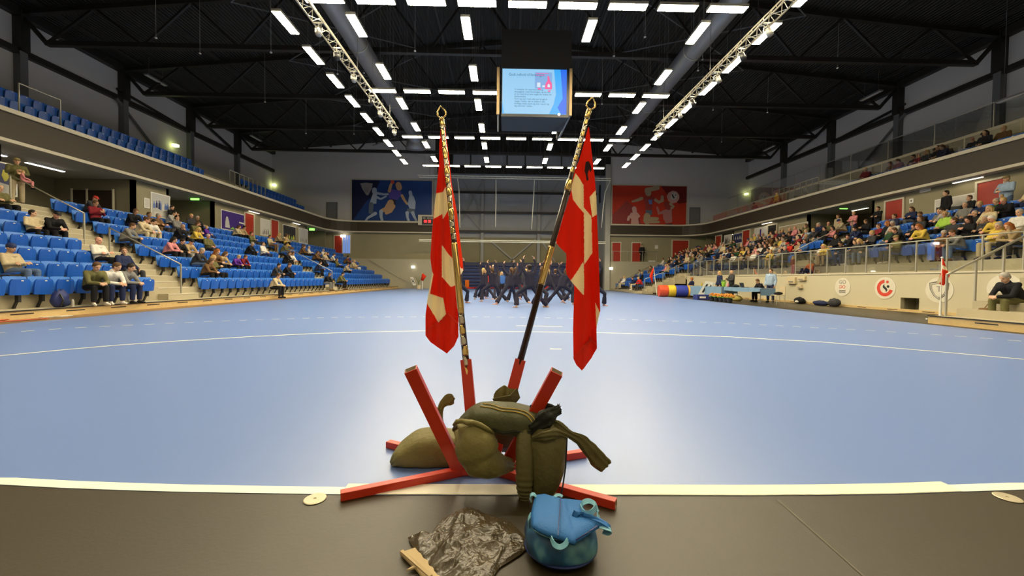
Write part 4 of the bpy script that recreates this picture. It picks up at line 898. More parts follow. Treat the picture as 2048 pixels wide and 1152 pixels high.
def make_pose(nm, J, barefoot=False):
    """J: joints facing +X. returns dict of meshes"""
    g = {k: V(v) for k, v in J.items() if isinstance(v, tuple) and len(v) == 3}
    yaw, pit = J.get('yaw', 0), J.get('pitch', 0); HM = headM(yaw, pit); b = MB()
    add_head(b, g['h'], HM)
    nk = g['n']; b.cap(nk-V((0, 0, .03)), .058, g['h']+HM @ V((-.02, 0, -.05)), .052, 12)
    ch, p = g['c'], g['p']
    def torso(mb, e, z=0):
        s1, s2 = g['sl'], g['sr']; mid = (s1+s2)/2
        mb.cap(s1.lerp(mid, .15)-V((0, 0, .02)), .062+e, s2.lerp(mid, .15)-V((0, 0, .02)), .062+e, 12)
        for q in (-.07, .07):
            lat = (s1-s2).normalized()*q; hl = (g['hl']-g['hr']).normalized()*q
            mb.cap(mid+lat*1.25-V((0, 0, .06)), .095+e, ch+lat, .108+e, 12); mb.cap(ch+lat, .108+e, p+hl*.9, .105+e, 12)
        mb.cap(mid-V((0, 0, .03)), .075+e, nk-V((0, 0, .02)), .055+e*.6, 12)
    def arms(mb, e, end=1.0, cuff=0):
        for a, c, d in (('sl', 'el', 'wl'), ('sr', 'er', 'wr')):
            mb.cap(g[a], .054+e, g[c], .041+e, 10); q = g[c].lerp(g[d], end); mb.cap(g[c], .041+e, q, .028+e+cuff, 10)
    def legs(mb, e, end=1.0, flare=0):
        for a, c, d in (('hl', 'kl', 'al'), ('hr', 'kr', 'ar')):
            mb.cap(g[a], .088+e, g[c], .060+e, 12); q = g[c].lerp(g[d], end); mb.cap(g[c], .060+e, g[c].lerp(q, .35), .057+e, 12); mb.path([g[c].lerp(q, .3), g[c].lerp(q, .4), q], [.05+e, .057+e+flare*.3, .040+e+flare], 14)
    torso(b, -.012); arms(b, -.004); legs(b, -.008)
    for s, wk, ek in ((1, 'wl', 'el'), (-1, 'wr', 'er')):
        d = g[wk]-g[ek]; hd = V(J.get('hd'+('l' if s > 0 else 'r'), tuple(d))); pn = V(J.get('pn'+('l' if s > 0 else 'r'), (0, -s, -.3))); hand(b, g[wk], hd, pn, J.get('curl', .45), 1.0, s)
    toes = J.get('toes', [(1, .15, 0), (1, -.15, 0)])
    for ak, t in (('al', toes[0]), ('ar', toes[1])):
        t = V(t).normalized(); a = g[ak]; sd = V((-t.y, t.x, 0))
        if not barefoot: b.cap(a, .033, a-V((0, 0, .04))+t*.06, .022, 8); continue
        b.cap(a, .036, a-V((0, 0, .045))-t*.03, .034, 8); b.cap(a-V((0, 0, .045))-t*.03, .034, a-V((0, 0, .06))+t*.12, .024, 8); b.cap(a-V((0, 0, .055))+t*.04+sd*.02, .03, a-V((0, 0, .062))+t*.17, .018, 8); b.cap(a-V((0, 0, .055))+t*.04-sd*.02, .03, a-V((0, 0, .062))+t*.15, .018, 8)
    hc = g['h']
    HI = HM.transposed()
    def paint(c):
        l = HI @ (c-hc)
        if l.x > .06 and (abs(abs(l.y)-.030) < .012) and abs(l.z-.014) < .009: return 1
        if l.x > .06 and abs(l.y) < .022 and abs(l.z+.054) < .007: return 2
        return 0
    out = {'nm': nm, 'h': g['h'], 'yaw': yaw, 'pitch': pit}
    out['body'] = remesh(b, .0115, [SKINS[0], EYEM, LIPM], 'person', 2, paint)
    j = MB(); torso(j, .014); arms(j, .012, .96, .006)
    if not J.get('nofold'):
        rr = random.Random(nm)
        for i in range(10):
            u = rr.random(); q = ch.lerp((g['sl']+g['sr'])/2, u) if i % 2 else ch.lerp(p, u*.7); lat = (g['sl']-g['sr']).normalized()
            j.cap(q+lat*rr.uniform(-.1, -.03)+V((.085, 0, rr.uniform(-.02, .02))), .025, q+lat*rr.uniform(.03, .1)+V((.09, 0, rr.uniform(-.03, .03))), .02, 6)
    j.cap(nk-V((.0, 0, .02)), .066, nk+V((0, 0, .012)), .064, 12)
    out['top'] = remesh(j, .016, [BLACK], 'jacket', 3)
    t = MB(); legs(t, .012, .94, J.get('flare', .008))
    for q in (-.06, .06): hl = (g['hl']-g['hr']).normalized()*q; t.cap(p+hl+V((0, 0, .06)), .112, (g['hl'] if q > 0 else g['hr']), .103, 12)
    out['bottom'] = remesh(t, .016, [BLACK], 'trousers', 3)
    sh = []
    for ak, tt in (('al', toes[0]), ('ar', toes[1])):
        s = MB(); tt = V(tt).normalized(); a = g[ak]; s.cap(a-V((0, 0, .01)), .042, a-V((0, 0, .045))-tt*.035, .04, 8); s.cap(a-V((0, 0, .05))-tt*.035, .036, a-V((0, 0, .057))+tt*.13, .031, 10); s.cap(a-V((0, 0, .03))+tt*.02, .042, a-V((0, 0, .05))+tt*.09, .036, 8)
        sh.append(remesh(s, .012, [BLACK], 'shoe', 2))
    out['shoes'] = [] if barefoot else sh
    return out
SIT = dict(p=(0, 0, .51), c=(-.03, 0, .76), n=(-.04, 0, 1.05), h=(0, 0, 1.19), sl=(-.04, .18, 1.0), sr=(-.04, -.18, 1.0), el=(.06, .25, .76), er=(.06, -.25, .76), wl=(.28, .11, .68), wr=(.28, -.11, .68), hl=(.02, .09, .51), hr=(.02, -.09, .51), kl=(.44, .12, .52), kr=(.44, -.12, .52), al=(.42, .13, .085), ar=(.42, -.13, .085))
def S(**k): d = dict(SIT); d.update(k); return d
LEAN = dict(c=(.08, 0, .74), n=(.22, 0, .97), h=(.30, 0, 1.08), sl=(.19, .18, .92), sr=(.19, -.18, .92), el=(.36, .2, .64), er=(.36, -.2, .64), wl=(.52, .05, .62), wr=(.52, -.05, .62), pitch=.45)
STAND = dict(p=(0, 0, .93), c=(0, 0, 1.15), n=(-.01, 0, 1.44), h=(.02, 0, 1.58), sl=(-.01, .19, 1.39), sr=(-.01, -.19, 1.39), el=(-.02, .25, 1.1), er=(-.02, -.25, 1.1), wl=(.08, .24, .86), wr=(.08, -.24, .86), hl=(0, .09, .92), hr=(0, -.09, .92), kl=(.02, .11, .50), kr=(.02, -.11, .50), al=(-.02, .12, .085), ar=(-.02, -.12, .085))
def D(**k): d = dict(STAND); d.update(k); return d
POSES = {
 'upright': make_pose('upright', S()),
 'look_left': make_pose('look_left', S(yaw=.7, wl=(.24, .0, .66), wr=(.22, -.05, .68), el=(.02, .26, .78))),
 'look_right': make_pose('look_right', S(yaw=-.7, al=(.5, .14, .085), kl=(.45, .15, .52), wl=(.32, .14, .62))),
 'lean': make_pose('lean', S(**LEAN)),
 'lean_side': make_pose('lean_side', S(**dict(LEAN, h=(.28, .08, 1.09), yaw=.5, wr=(.5, .04, .60), wl=(.46, .12, .63)))),
 'slouch': make_pose('slouch', S(c=(-.05, 0, .74), n=(-.10, 0, .99), h=(-.05, 0, 1.13), sl=(-.09, .18, .94), sr=(-.09, -.18, .94), el=(.02, .24, .70), er=(.02, -.24, .70), wl=(.18, -.04, .72), wr=(.20, .06, .74), pitch=.15)),
 'crossed': make_pose('crossed', S(kl=(.42, .02, .60), al=(.60, -.16, .36), toes=[(1, -.3, -.3), (1, -.1, 0)], wl=(.30, .02, .66), wr=(.28, -.05, .68))),
 'chin': make_pose('chin', S(**dict(LEAN, wl=(.33, .03, .96), el=(.40, .15, .66), wr=(.44, .1, .60), hdl=(-.2, 0, 1)))),
 'phone': make_pose('phone', S(wl=(.26, .05, .84), wr=(.26, -.05, .84), el=(.08, .23, .76), er=(.08, -.23, .76), pitch=.4)),
 'stand': make_pose('stand', D()),
 'stand_armsfold': make_pose('stand_armsfold', D(el=(.10, .24, 1.14), er=(.10, -.24, 1.14), wl=(.20, -.06, 1.18), wr=(.22, .05, 1.15), yaw=.2)),
 'stand_hold': make_pose('stand_hold', D(el=(.08, .25, 1.14), er=(.08, -.25, 1.14), wl=(.27, .06, 1.12), wr=(.27, -.08, 1.2), pitch=.15)),
 'walk': make_pose('walk', D(kl=(.16, .1, .5), al=(.1, .11, .085), kr=(-.05, -.1, .5), ar=(-.3, -.11, .12), wl=(-.05, .26, .86), wr=(.2, -.24, .95))),
 'floor': make_pose('floor', S(p=(0, 0, .13), c=(-.05, 0, .38), n=(-.02, 0, .66), h=(.03, 0, .80), sl=(-.03, .18, .61), sr=(-.03, -.18, .61), el=(.12, .26, .36), er=(.12, -.26, .36), wl=(.30, .1, .33), wr=(.3, -.1, .33), hl=(.02, .1, .13), hr=(.02, -.1, .13), kl=(.38, .16, .34), kr=(.38, -.16, .34), al=(.52, .12, .085), ar=(.52, -.12, .085))),
 # dancers, barefoot lunges with raised arms
 'lunge_a': make_pose('lunge_a', D(p=(0, 0, .80), c=(.02, 0, 1.03), n=(.0, .02, 1.32), h=(.0, .04, 1.46), sl=(0, .2, 1.27), sr=(0, -.17, 1.27), el=(.03, .30, 1.52), er=(.03, -.25, 1.53), wl=(.05, .26, 1.77), wr=(.05, -.18, 1.78), hl=(0, .09, .79), hr=(0, -.09, .79), kl=(.12, .46, .50), al=(.0, .52, .075), kr=(-.02, -.36, .40), ar=(-.05, -.68, .07), flare=.045, pitch=-.2, toes=[(1, .5, 0), (1, -.9, 0)]), True),
 'lunge_b': make_pose('lunge_b', D(p=(0, 0, .78), c=(.04, -.03, 1.0), n=(.06, -.12, 1.27), h=(.10, -.18, 1.40), sl=(.06, .07, 1.26), sr=(.05, -.30, 1.19), el=(.16, .2, 1.46), er=(.14, -.5, 1.38), wl=(.22, .12, 1.68), wr=(.22, -.6, 1.6), hl=(0, .09, .77), hr=(0, -.09, .77), kl=(.02, .36, .42), al=(-.04, .66, .07), kr=(.2, -.40, .50), ar=(.08, -.46, .075), flare=.045, yaw=-.3, toes=[(.8, 1, 0), (1, -.4, 0)]), True),
 'lunge_c': make_pose('lunge_c', D(p=(0, 0, .84), c=(.05, 0, 1.06), n=(.12, 0, 1.34), h=(.18, 0, 1.47), sl=(.11, .18, 1.29), sr=(.11, -.18, 1.29), el=(.30, .2, 1.47), er=(.28, -.22, 1.5), wl=(.42, .14, 1.69), wr=(.38, -.14, 1.73), kl=(.38, .12, .60), al=(.42, .13, .08), kr=(-.28, -.12, .50), ar=(-.62, -.13, .12), flare=.045, toes=[(1, .1, 0), (1, -.3, -.5)]), True),
}
# hair and hats: in the head's own frame, shared by all poses
def hair_mesh(kind):
    m = MB()
    if kind in ('short', 'cropped', 'long', 'bun', 'ponytail'):
        e = .014 if kind != 'cropped' else .007
        m.ell((-.024, 0, .048), (.088+e, .077+e, .082+e), 16, 10); m.ell((-.055, 0, .0), (.056+e, .070+e, .07), 12, 8)
    if kind == 'long':
        for y in (-.068, 0, .068): m.cap((-.07, y, .02), .045, (-.085, y*1.1, -.17), .035, 10)
        for s in (-1, 1): m.cap((-.01, s*.078, .03), .03, (-.015, s*.085, -.14), .026, 8)
    if kind == 'bun': m.ell((-.11, 0, .09), (.04, .042, .04), 10, 8)
    if kind == 'ponytail': m.cap((-.10, 0, .07), .035, (-.15, 0, -.02), .03, 8); m.cap((-.15, 0, -.02), .03, (-.14, 0, -.17), .018, 8)
    if kind == 'fringe': m.ell((-.055, 0, -.01), (.055, .082, .05), 14, 8); 
    if kind == 'cap': m.ell((-.008, 0, .062), (.103, .088, .075), 16, 8); m.ell((.105, 0, .055), (.055, .06, .010), 12, 6); m.ell((-.06, 0, -.005), (.05, .075, .04), 10, 6)
    if kind == 'beanie': m.ell((-.012, 0, .055), (.105, .09, .095), 16, 10)
    return remesh(m, .012, [BLACK], 'hair', 2)
HAIR = {k: hair_mesh(k) for k in ('short', 'cropped', 'long', 'bun', 'ponytail', 'fringe', 'cap', 'beanie')}
HC = {'dark': (.022, .014, .008), 'brown': (.10, .05, .02), 'blond': (.50, .33, .12), 'grey': (.36, .33, .28), 'white': (.62, .58, .5), 'ginger': (.32, .10, .02), 'black': (.01, .01, .012), 'khaki': (.28, .22, .09), 'red': (.45, .03, .02), 'navy': (.02, .03, .1)}
CC = {'midnight': (.026, .024, .040), 'black': (.014, .014, .016), 'charcoal': (.045, .045, .048), 'grey': (.20, .195, .18), 'light grey': (.42, .40, .36), 'white': (.68, .65, .58), 'cream': (.58, .48, .30), 'navy': (.02, .028, .075), 'blue': (.05, .13, .36), 'pale blue': (.32, .42, .55), 'denim': (.10, .15, .26), 'brown': (.16, .085, .035), 'olive': (.14, .13, .05), 'tan': (.38, .27, .14), 'pink': (.68, .26, .27), 'red': (.55, .03, .02), 'maroon': (.22, .02, .03), 'purple': (.12, .03, .28), 'yellow': (.62, .44, .07), 'green': (.10, .22, .05), 'lime green': (.35, .55, .08), 'beige': (.46, .38, .24), 'orange': (.70, .16, .02), 'dark green': (.03, .07, .03)}
CM = {k: mat('cloth_'+k.replace(' ', '_'), c, .85, var=.14, scale=18, spec=.2, bump=.25, bscale=40) for k, c in CC.items()}
HMT = {k: mat('hair_'+k, c, .6, var=.2, scale=40, spec=.3) for k, c in HC.items()}
def inst(nm, me, parent, m=None, loc=None, rot=None):
    o = bpy.data.objects.new(nm, me); COL.objects.link(o)
    if parent is not None: o.parent = parent
    if m is not None: o.material_slots[0].link = 'OBJECT'; o.material_slots[0].material = m
    if loc is not None: o.location = loc
    if rot is not None: o.rotation_euler = rot
    return o
TOPN = {'jacket': 'jacket', 'sweater': 'sweater', 'shirt': 't_shirt', 'coat': 'coat'}
def person(pose, loc, rz, top, bottom, hair, hcol, label, group=None, scale=1.0, skin=0, topn='jacket', shoes='black'):
    P = POSES[pose]; r = inst('person', P['body'], None, SKINS[skin], loc, (0, 0, rz)); r.scale = (scale,)*3
    tag(r, label, 'person', group)
    inst(topn.replace(' ', '_'), P['top'], r, CM[top]); inst('trousers', P['bottom'], r, CM[bottom])
    for s in P['shoes']: inst('shoe', s, r, CM[shoes])
    if hair != 'bald': inst('hair' if hair not in ('cap', 'beanie') else hair, HAIR[hair], r, HMT[hcol], P['h'], (0, P['pitch'], P['yaw']))
    return r
SITP = ['upright', 'look_left', 'look_right', 'lean', 'lean_side', 'slouch', 'crossed', 'chin', 'phone', 'upright', 'slouch', 'lean']
RG = random.Random(11)
TOPS = ['black']*6+['charcoal']*5+['navy']*5+['grey']*3+['olive']*2+['brown']*2+['cream']*2+['white']*2+['tan', 'beige', 'denim', 'blue', 'pink', 'red', 'maroon', 'light grey', 'dark green', 'yellow']
BOTS = ['black']*5+['denim']*4+['navy']*2+['charcoal']*3+['beige', 'brown', 'grey']
HAIRS = [('short', 'dark'), ('short', 'brown'), ('long', 'brown'), ('long', 'blond'), ('cropped', 'grey'), ('bun', 'blond'), ('ponytail', 'brown'), ('short', 'blond'), ('cropped', 'dark'), ('long', 'dark'), ('fringe', 'grey'), ('cap', 'black'), ('short', 'grey'), ('bald', 'grey'), ('beanie', 'navy')]
HLAB = {('short'): 'short %s hair', 'cropped': 'cropped %s hair', 'long': 'long %s hair', 'bun': '%s hair in a bun', 'ponytail': 'a %s ponytail', 'fringe': 'thinning %s hair', 'cap': 'a %s cap', 'beanie': 'a %s beanie', 'bald': 'a bald head'}
def hlab(h, c): s = HLAB[h]; return s % c if '%' in s else s
OCC = {'midnight': (.026, .024, .040), }
CROWD = []
def ratio(px, py): return (559+.01*(px-1009)-py)/abs(px-1009)
def rows_for(px):
    out = []
    if px < 1009: out = [('left stand', k, lx(k)+.02, lz(k)) for k in range(NL)]
    else: out = [('right stand', k, rx(k)-.02, rzf(k)) for k in range(NR)]+[('far right', k, dx_(k)-.02, dz(k)) for k in range(ND)]
    return out
def seat_at(px, py, hz=1.17):
    best = None; r = ratio(px, py)
    for zone, k, X, Z in rows_for(px):
        Y = abs(X)*F/abs(px-1009)
        if zone == 'right stand' and Y > 32: continue
        if zone == 'far right' and not 32.4 < Y < 41.5: continue
        if Y > 41.3: continue
        e = abs((Z+hz-CAMH)/abs(X)-r)
        if best is None or e < best[0]: best = (e, zone, k, X, Z, Y)
    if best is None: return None
    e, zone, k, X, Z, Y = best
    cand = [(abs(s[1]-Y), i) for i, s in enumerate(SEATS) if abs(s[0]-X) < .1 and abs(s[2]-Z) < .05 and i not in OCC]
    if not cand: return None
    d, i = min(cand)
    if d > .8: return None
    return i
def crowd(px, py, top=None, bottom=None, hair=None, pose=None, scale=1.0):
    i = seat_at(px, py)
    if i is None: return
    OCC[i] = 1; h = hair or RG.choice(HAIRS); CROWD.append([i, top or RG.choice(TOPS), bottom or RG.choice(BOTS), h, pose or RG.choice(SITP), scale])
LEFTP = [(24,370,'olive','black',('cropped','grey'),'slouch'),(82,426,'cream','black',('short','dark'),'look_left',.85),(110,423,'black','black',('cap','black'),'lean'),(194,394,'charcoal','black',('cap','red'),'lean'),(216,412,'maroon','black',('short','brown'),'phone'),
(266,428,'black','navy',('short','brown'),'lean'),(264,445,'grey','charcoal',('short','brown'),'lean'),(281,440,'cream','cream',('bun','brown'),'lean_side'),(299,446,'white','cream',('short','dark'),'lean'),(319,433,'brown','brown',('short','brown'),'slouch'),(331,434,'brown','charcoal',('short','grey'),'slouch'),
(352,425,'light grey','charcoal',('short','dark'),'lean'),(361,437,'grey','charcoal',('cropped','dark'),'upright'),(368,447,'black','black',('bald','grey'),'lean'),(395,436,'charcoal','charcoal',('short','blond'),'upright'),(408,438,'black','black',('cropped','grey'),'slouch'),
(418,453,'purple','navy',('short','blond'),'upright',.75),(390,451,'yellow','black',('long','blond'),'lean'),(400,452,'olive','black',('long','brown'),'lean_side'),(245,494,'white','black',('bald','grey'),'slouch'),(275,500,'navy','charcoal',('short','brown'),'look_right'),
(346,470,'pink','black',('long','dark'),'lean'),(359,477,'black','charcoal',('bun','dark'),'lean'),(389,479,'tan','light grey',('beanie','black'),'lean'),(430,479,'olive','charcoal',('short','grey'),'upright'),(400,506,'charcoal','denim',('short','grey'),'lean'),(421,514,'brown','black',('long','brown'),'lean'),
(435,502,'brown','black',('long','ginger'),'lean'),(436,516,'olive','black',('long','blond'),'phone'),(449,510,'tan','black',('long','brown'),'lean_side'),(478,510,'purple','black',('short','blond'),'lean_side',.8),(488,508,'maroon','black',('short','brown'),'chin',.85),(504,481,'black','black',('cropped','grey'),'lean'),
(536,493,'white','navy',('short','brown'),'upright'),(482,453,'tan','black',('short','dark'),'lean'),(492,455,'cream','black',('long','brown'),'lean'),(526,468,'lime green','black',('short','dark'),'upright'),(514,470,'olive','charcoal',('short','brown'),'slouch'),(547,471,'beige','brown',('short','brown'),'slouch'),(556,470,'tan','black',('long','blond'),'lean'),
(563,486,'olive','denim',('long','dark'),'lean'),(577,480,'yellow','brown',('short','blond'),'upright'),(568,473,'cream','black',('long','brown'),'lean'),(578,503,'black','black',('short','brown'),'lean'),(586,503,'white','beige',('long','brown'),'lean'),(599,506,'olive','olive',('short','brown'),'upright'),(557,528,'charcoal','charcoal',('short','dark'),'lean'),(577,528,'black','black',('short','brown'),'lean'),
(611,492,'black','black',('short','brown'),'upright'),(622,497,'white','black',('cropped','grey'),'slouch'),(632,503,'brown','black',('long','brown'),'lean'),(636,508,'charcoal','black',('short','dark'),'lean'),(647,503,'cream','denim',('long','blond'),'lean'),(657,505,'black','black',('short','dark'),'upright'),(651,498,'white','navy',('short','grey'),'slouch'),(666,511,'white','black',('short','brown'),'lean'),(676,517,'olive','black',('long','brown'),'slouch'),(645,516,'black','black',('short','grey'),'lean'),
(690,515,'brown','black',('short','dark'),'lean'),(699,517,'maroon','black',('long','brown'),'slouch'),(705,520,'cream','tan',('short','blond'),'lean'),(711,522,'tan','white',('long','ginger'),'slouch'),(690,530,'beige','black',('short','brown'),'lean'),(659,542,'black','grey',('short','brown'),'lean'),(675,542,'olive','black',('short','dark'),'lean'),
(10,478,'beige','denim',('beanie','navy'),'slouch'),(625,517,'navy','black',('short','dark'),'lean'),(602,490,'brown','black',('short','brown'),'lean')]
RIGHTP = [(1646,455,'charcoal'),(1660,453,'black'),(1745,441,'black','black',('short','brown')),(1733,453,'navy','black',('short','dark')),(1760,461,'charcoal','black',('bun','blond')),(1674,469,'black'),(1693,483,'black','navy',('short','dark'),'lean'),(1670,487,'yellow','tan',('long','blond'),'lean'),(1648,489,'white','beige',('cap','black'),'slouch'),(1733,479,'charcoal','denim',('long','blond')),(1722,467,'black','black',('short','dark')),
(1790,447,'black','black',('long','ginger')),(1797,433,'navy'),(1803,441,'light grey','denim',('short','grey'),'lean'),(1795,473,'olive','charcoal',('cap','khaki'),'slouch'),(1827,447,'black','black',('short','brown'),'lean'),(1836,448,'black','charcoal',('short','dark'),'phone'),(1845,437,'charcoal','black',('long','brown')),(1858,422,'black','beige',('short','brown')),(1879,424,'grey','black',('short','blond')),(1891,422,'light grey','charcoal',('short','dark')),
(1879,441,'yellow','black',('long','ginger'),'lean'),(1897,431,'lime green','black',('short','blond'),'look_left'),(1915,418,'grey','charcoal',('cropped','grey')),(1927,416,'navy','charcoal',('short','blond')),(1897,467,'brown','navy',('short','grey'),'lean_side'),(1935,440,'charcoal','charcoal',('short','brown')),(1931,459,'grey','denim',('short','brown'),'lean'),(1953,436,'black'),(1963,433,'charcoal','black',('cropped','grey'),'slouch'),
(1955,398,'black'),(1971,404,'dark green','black',('cropped','grey'),'slouch'),(1997,402,'black','black',('short','blond')),(1996,431,'yellow','brown',('short','white')),(2012,414,'cream','tan',('long','blond')),(2028,437,'white','beige',('short','grey')),(2022,449,'yellow'),(2040,451,'tan','black',('long','ginger')),
(1565,478,'yellow','beige',('short','brown')),(1580,475,'light grey','beige',('short','grey')),(1593,486,'red','denim',('cap','red'),'lean'),(1602,478,'tan'),(1620,463,'maroon'),(1633,461,'pale blue'),(1646,456,'navy'),(1563,498,'grey','dark green',('cropped','grey')),(1551,500,'yellow','beige',('short','blond')),(1539,494,'black','denim',('long','brown')),(1558,489,'cream','white',('cap','khaki')),(1532,495,'white','denim',('short','grey')),(1524,481,'black'),(1516,486,'charcoal'),(1513,500,'white'),(1502,497,'cream'),(1494,494,'yellow'),(1488,505,'tan'),(1479,492,'brown'),(1470,494,'black'),(1460,500,'white'),(1467,511,'maroon'),(1447,494,'cream'),(1444,511,'tan'),(1434,494,'brown'),
(1403,501,'black'),(1410,501,'grey'),(1420,500,'black'),(1473,513,'white'),(1576,494,'charcoal'),(1647,488,'tan'),(1620,502,'beige'),(1502,508,'brown'),(1527,505,'navy'),(1545,507,'charcoal'),(1350,515,'black','black',('short','white')),(1363,514,'black'),(1375,509,'brown'),(1378,515,'cream'),(1368,519,'black'),(1387,518,'olive'),(1357,527,'beige','olive',('short','white')),(1333,528,'pink'),(1338,528,'tan'),(1309,534,'brown','tan',('long','brown')),(1316,548,'tan','tan',('long','brown')),(1286,556,'red','charcoal',('short','blond'),'lean'),(1294,554,'maroon','charcoal',('short','blond'),'lean'),(1274,558,'navy','cream',('short','brown'),'lean'),
(1388,505,'brown'),(1395,504,'tan'),(1404,501,'beige'),(1411,501,'cream'),(1341,517,'black')]
for e in LEFTP+RIGHTP: crowd(*e)
# the photo's right stand is packed: fill the remaining places at random
FR = random.Random(5)
for i, s in enumerate(SEATS):
    if i in OCC or s[4] != 'right stand': continue
    px, py = proj((s[0], s[1], s[2]+1.17))
    dens = 0
    if 'far block' in s[6]: dens = .6 if s[5] > 4 else .12
    elif 'middle' in s[6]: dens = .80 if s[5] > 0 else .45
    else: dens = .30 if s[5] > 1 else .15
    if FR.random() < dens: OCC[i] = 1; CROWD.append([i, RG.choice(TOPS), RG.choice(BOTS), RG.choice(HAIRS), RG.choice(SITP), 1.0])
for i, s in enumerate(SEATS):
    if i in OCC or s[4] != 'right gallery': continue
    px, py = proj((s[0], s[1], s[2]+1.0))
    if FR.random() < (.62 if 1780 < px < 2010 else .3 if 1720 < px <= 1780 else .55 if 1535 < px < 1565 else .2 if px < 1520 else 0): OCC[i] = 1; CROWD.append([i, RG.choice(['black', 'charcoal', 'navy', 'black', 'brown', 'maroon']), 'black', RG.choice(HAIRS), RG.choice(['upright', 'slouch', 'lean']), 1.0])
ZN = {'left stand': 'left stand', 'right stand': 'right stand', 'right gallery': 'right upper gallery', 'left gallery': 'left upper gallery'}
POSW = {'upright': 'sitting upright', 'look_left': 'sitting with head turned', 'look_right': 'sitting looking aside', 'lean': 'leaning forward', 'lean_side': 'leaning forward to one side', 'slouch': 'sitting back', 'crossed': 'sitting cross-legged', 'chin': 'leaning with hand to chin', 'phone': 'looking down at hands'}
# number people within each row from the camera end
byrow = {}
for c in CROWD: s = SEATS[c[0]]; byrow.setdefault((s[4], s[6], s[5]), []).append(c)
used = set()
for key, L in byrow.items():
    L.sort(key=lambda c: SEATS[c[0]][1])
    for n, c in enumerate(L):
        i, top, bot, (h, hcol), pose, scl = c; s = SEATS[i]
        garment = RG.choice(['jacket', 'sweater', 'jacket', 'coat'])
        bk = 'far block' if 'far' in key[1] else 'near block' if 'near' in key[1] else 'middle block'
        lb = '%s %s, %s, %s along %s row, %s of %s' % (top, garment, hlab(h, hcol), ordinal(n), ordinal(key[2]), bk, key[0])
        while len(lb.replace('-', ' ').split()) > 15: lb = '%s %s, %s along %s row, %s of %s' % (top, garment, ordinal(n), ordinal(key[2]), bk, key[0]); break
        lb = 'person, '+lb
        off = .03 if s[3] == 0 else -.03
        person(pose, (s[0]+off, s[1]+RG.uniform(-.03, .03), s[2]+(0 if scl > .9 else .51*(1-scl)*.9)), s[3]+RG.uniform(-.25, .25), top, bot, h, hcol, lb, 'spectators in the '+key[0], scl*RG.uniform(.96, 1.03) if scl > .9 else scl, RG.choice([0, 0, 1, 2]), garment, RG.choice(['black', 'white', 'charcoal', 'brown']))
# seats: 300 nearest visible as things, the rest as one object
order = sorted(range(len(SEATS)), key=lambda i: (SEATS[i][0]**2+SEATS[i][1]**2+(SEATS[i][2]-1)**2))
near = set(order[:300]); rest = MB((0, 30, 3)); SL = {'block nearest the camera': 'near block', 'middle block': 'middle block', 'farthest block': 'farthest block', 'far block down to court level': 'far block', 'near block': 'near block'}
SIDX = {}; _c = {}
for i, q_ in enumerate(SEATS): k_ = (q_[4], q_[6], q_[5]); SIDX[i] = _c.get(k_, 0); _c[k_] = SIDX[i]+1
def seat_verts(pr, s):
    R = Matrix.Rotation(s[3], 4, 'Z'); T = Matrix.Translation((s[0], s[1], s[2])) @ R
    for ch in pr.children:
        k = 0 if ch.name.startswith('backrest') else 1 if ch.name.startswith('seat_pan') else 2
        rest.add([T @ v.co for v in ch.data.vertices], [tuple(p.vertices) for p in ch.data.polygons], k)
        for c2 in ch.children: rest.add([T @ v.co for v in c2.data.vertices], [tuple(p.vertices) for p in c2.data.polygons], 3)
for i, s in enumerate(SEATS):
    pr = SP_O if i in OCC else SP_C
    if i in near:
        o = copy_tree(pr); o.location = (s[0], s[1], s[2]); o.rotation_euler = (0, 0, s[3])
        o['label'] = '%s blue seat, %s row, %s, %s, %s from camera' % ('occupied' if i in OCC else 'empty', ordinal(s[5]), s[4], SL[s[6]], ordinal(SIDX[i]))
        o['group'] = 'blue seats, %s row, %s, %s' % (ordinal(s[5]), s[4], SL[s[6]])
    else: seat_verts(pr, s)
o = rest.build('distant_seats', [SEATL, SEATB, BLACK, WHITE]); tag(o, 'blue seats filling the distant blocks and galleries', 'seats', kind='stuff')
wipe(SP_C); wipe(SP_O)
# ---- standing and special people
def stander(pose, px, X, zf, facing, top, bot, hair, lb, scale=1.0, topn='jacket', skin=0, Y=None, shoes='black'):
    p = Vector((X, X*F/(px-1009), zf)) if Y is None else Vector(((px-1009)*Y/F, Y, zf))
    return person(pose, p, facing, top, bot, hair[0], hair[1], lb, None, scale, skin, topn, shoes)
stander('stand_hold', 60, -18.2, 3.64, -.5, 'olive', 'beige', ('cap', 'khaki'), 'standing man in olive shirt and khaki cap holding a toddler', 1.02, 't shirt')
c = stander('upright', 72, -17.9, 4.25, .8, 'pink', 'pink', ('short', 'blond'), 'toddler in pink held by the standing man in the khaki cap', .5, 'sweater')
stander('stand_hold', 356, -18.7, 3.3, 0, 'black', 'black', ('short', 'dark'), 'person in black standing with a plate in the opening behind the left stand')
stander('stand', 1683, 20.9, 3.64, PI, 'beige', 'beige', ('long', 'brown'), 'person in long beige coat standing in the dark opening of the right stand', 1.0, 'coat', Y=None)
stander('stand_armsfold', 1715, 20.9, 3.64, PI, 'pink', 'navy', ('short', 'blond'), 'person in pink shirt standing with folded arms at the dark right opening')
stander('stand_armsfold', 1765, 20.9, 3.64, PI, 'black', 'black', ('short', 'dark'), 'man in black standing with folded arms left of a red door', 1.0)
stander('stand', 1905, 20.9, 3.64, PI-.3, 'black', 'black', ('short', 'dark'), 'man in black jacket standing before the large framed crowd photo', 1.08)
stander('stand_hold', 2030, 20.7, 3.64, PI, 'pale blue', 'denim', ('cap', 'khaki'), 'man in pale blue t-shirt standing by the rightmost red door', 1.12, 't shirt')
stander('upright', 2020, 20.2, 3.9, PI, 'red', 'red', ('short', 'blond'), 'small child in red beside the man in pale blue t-shirt', .62, 'sweater')
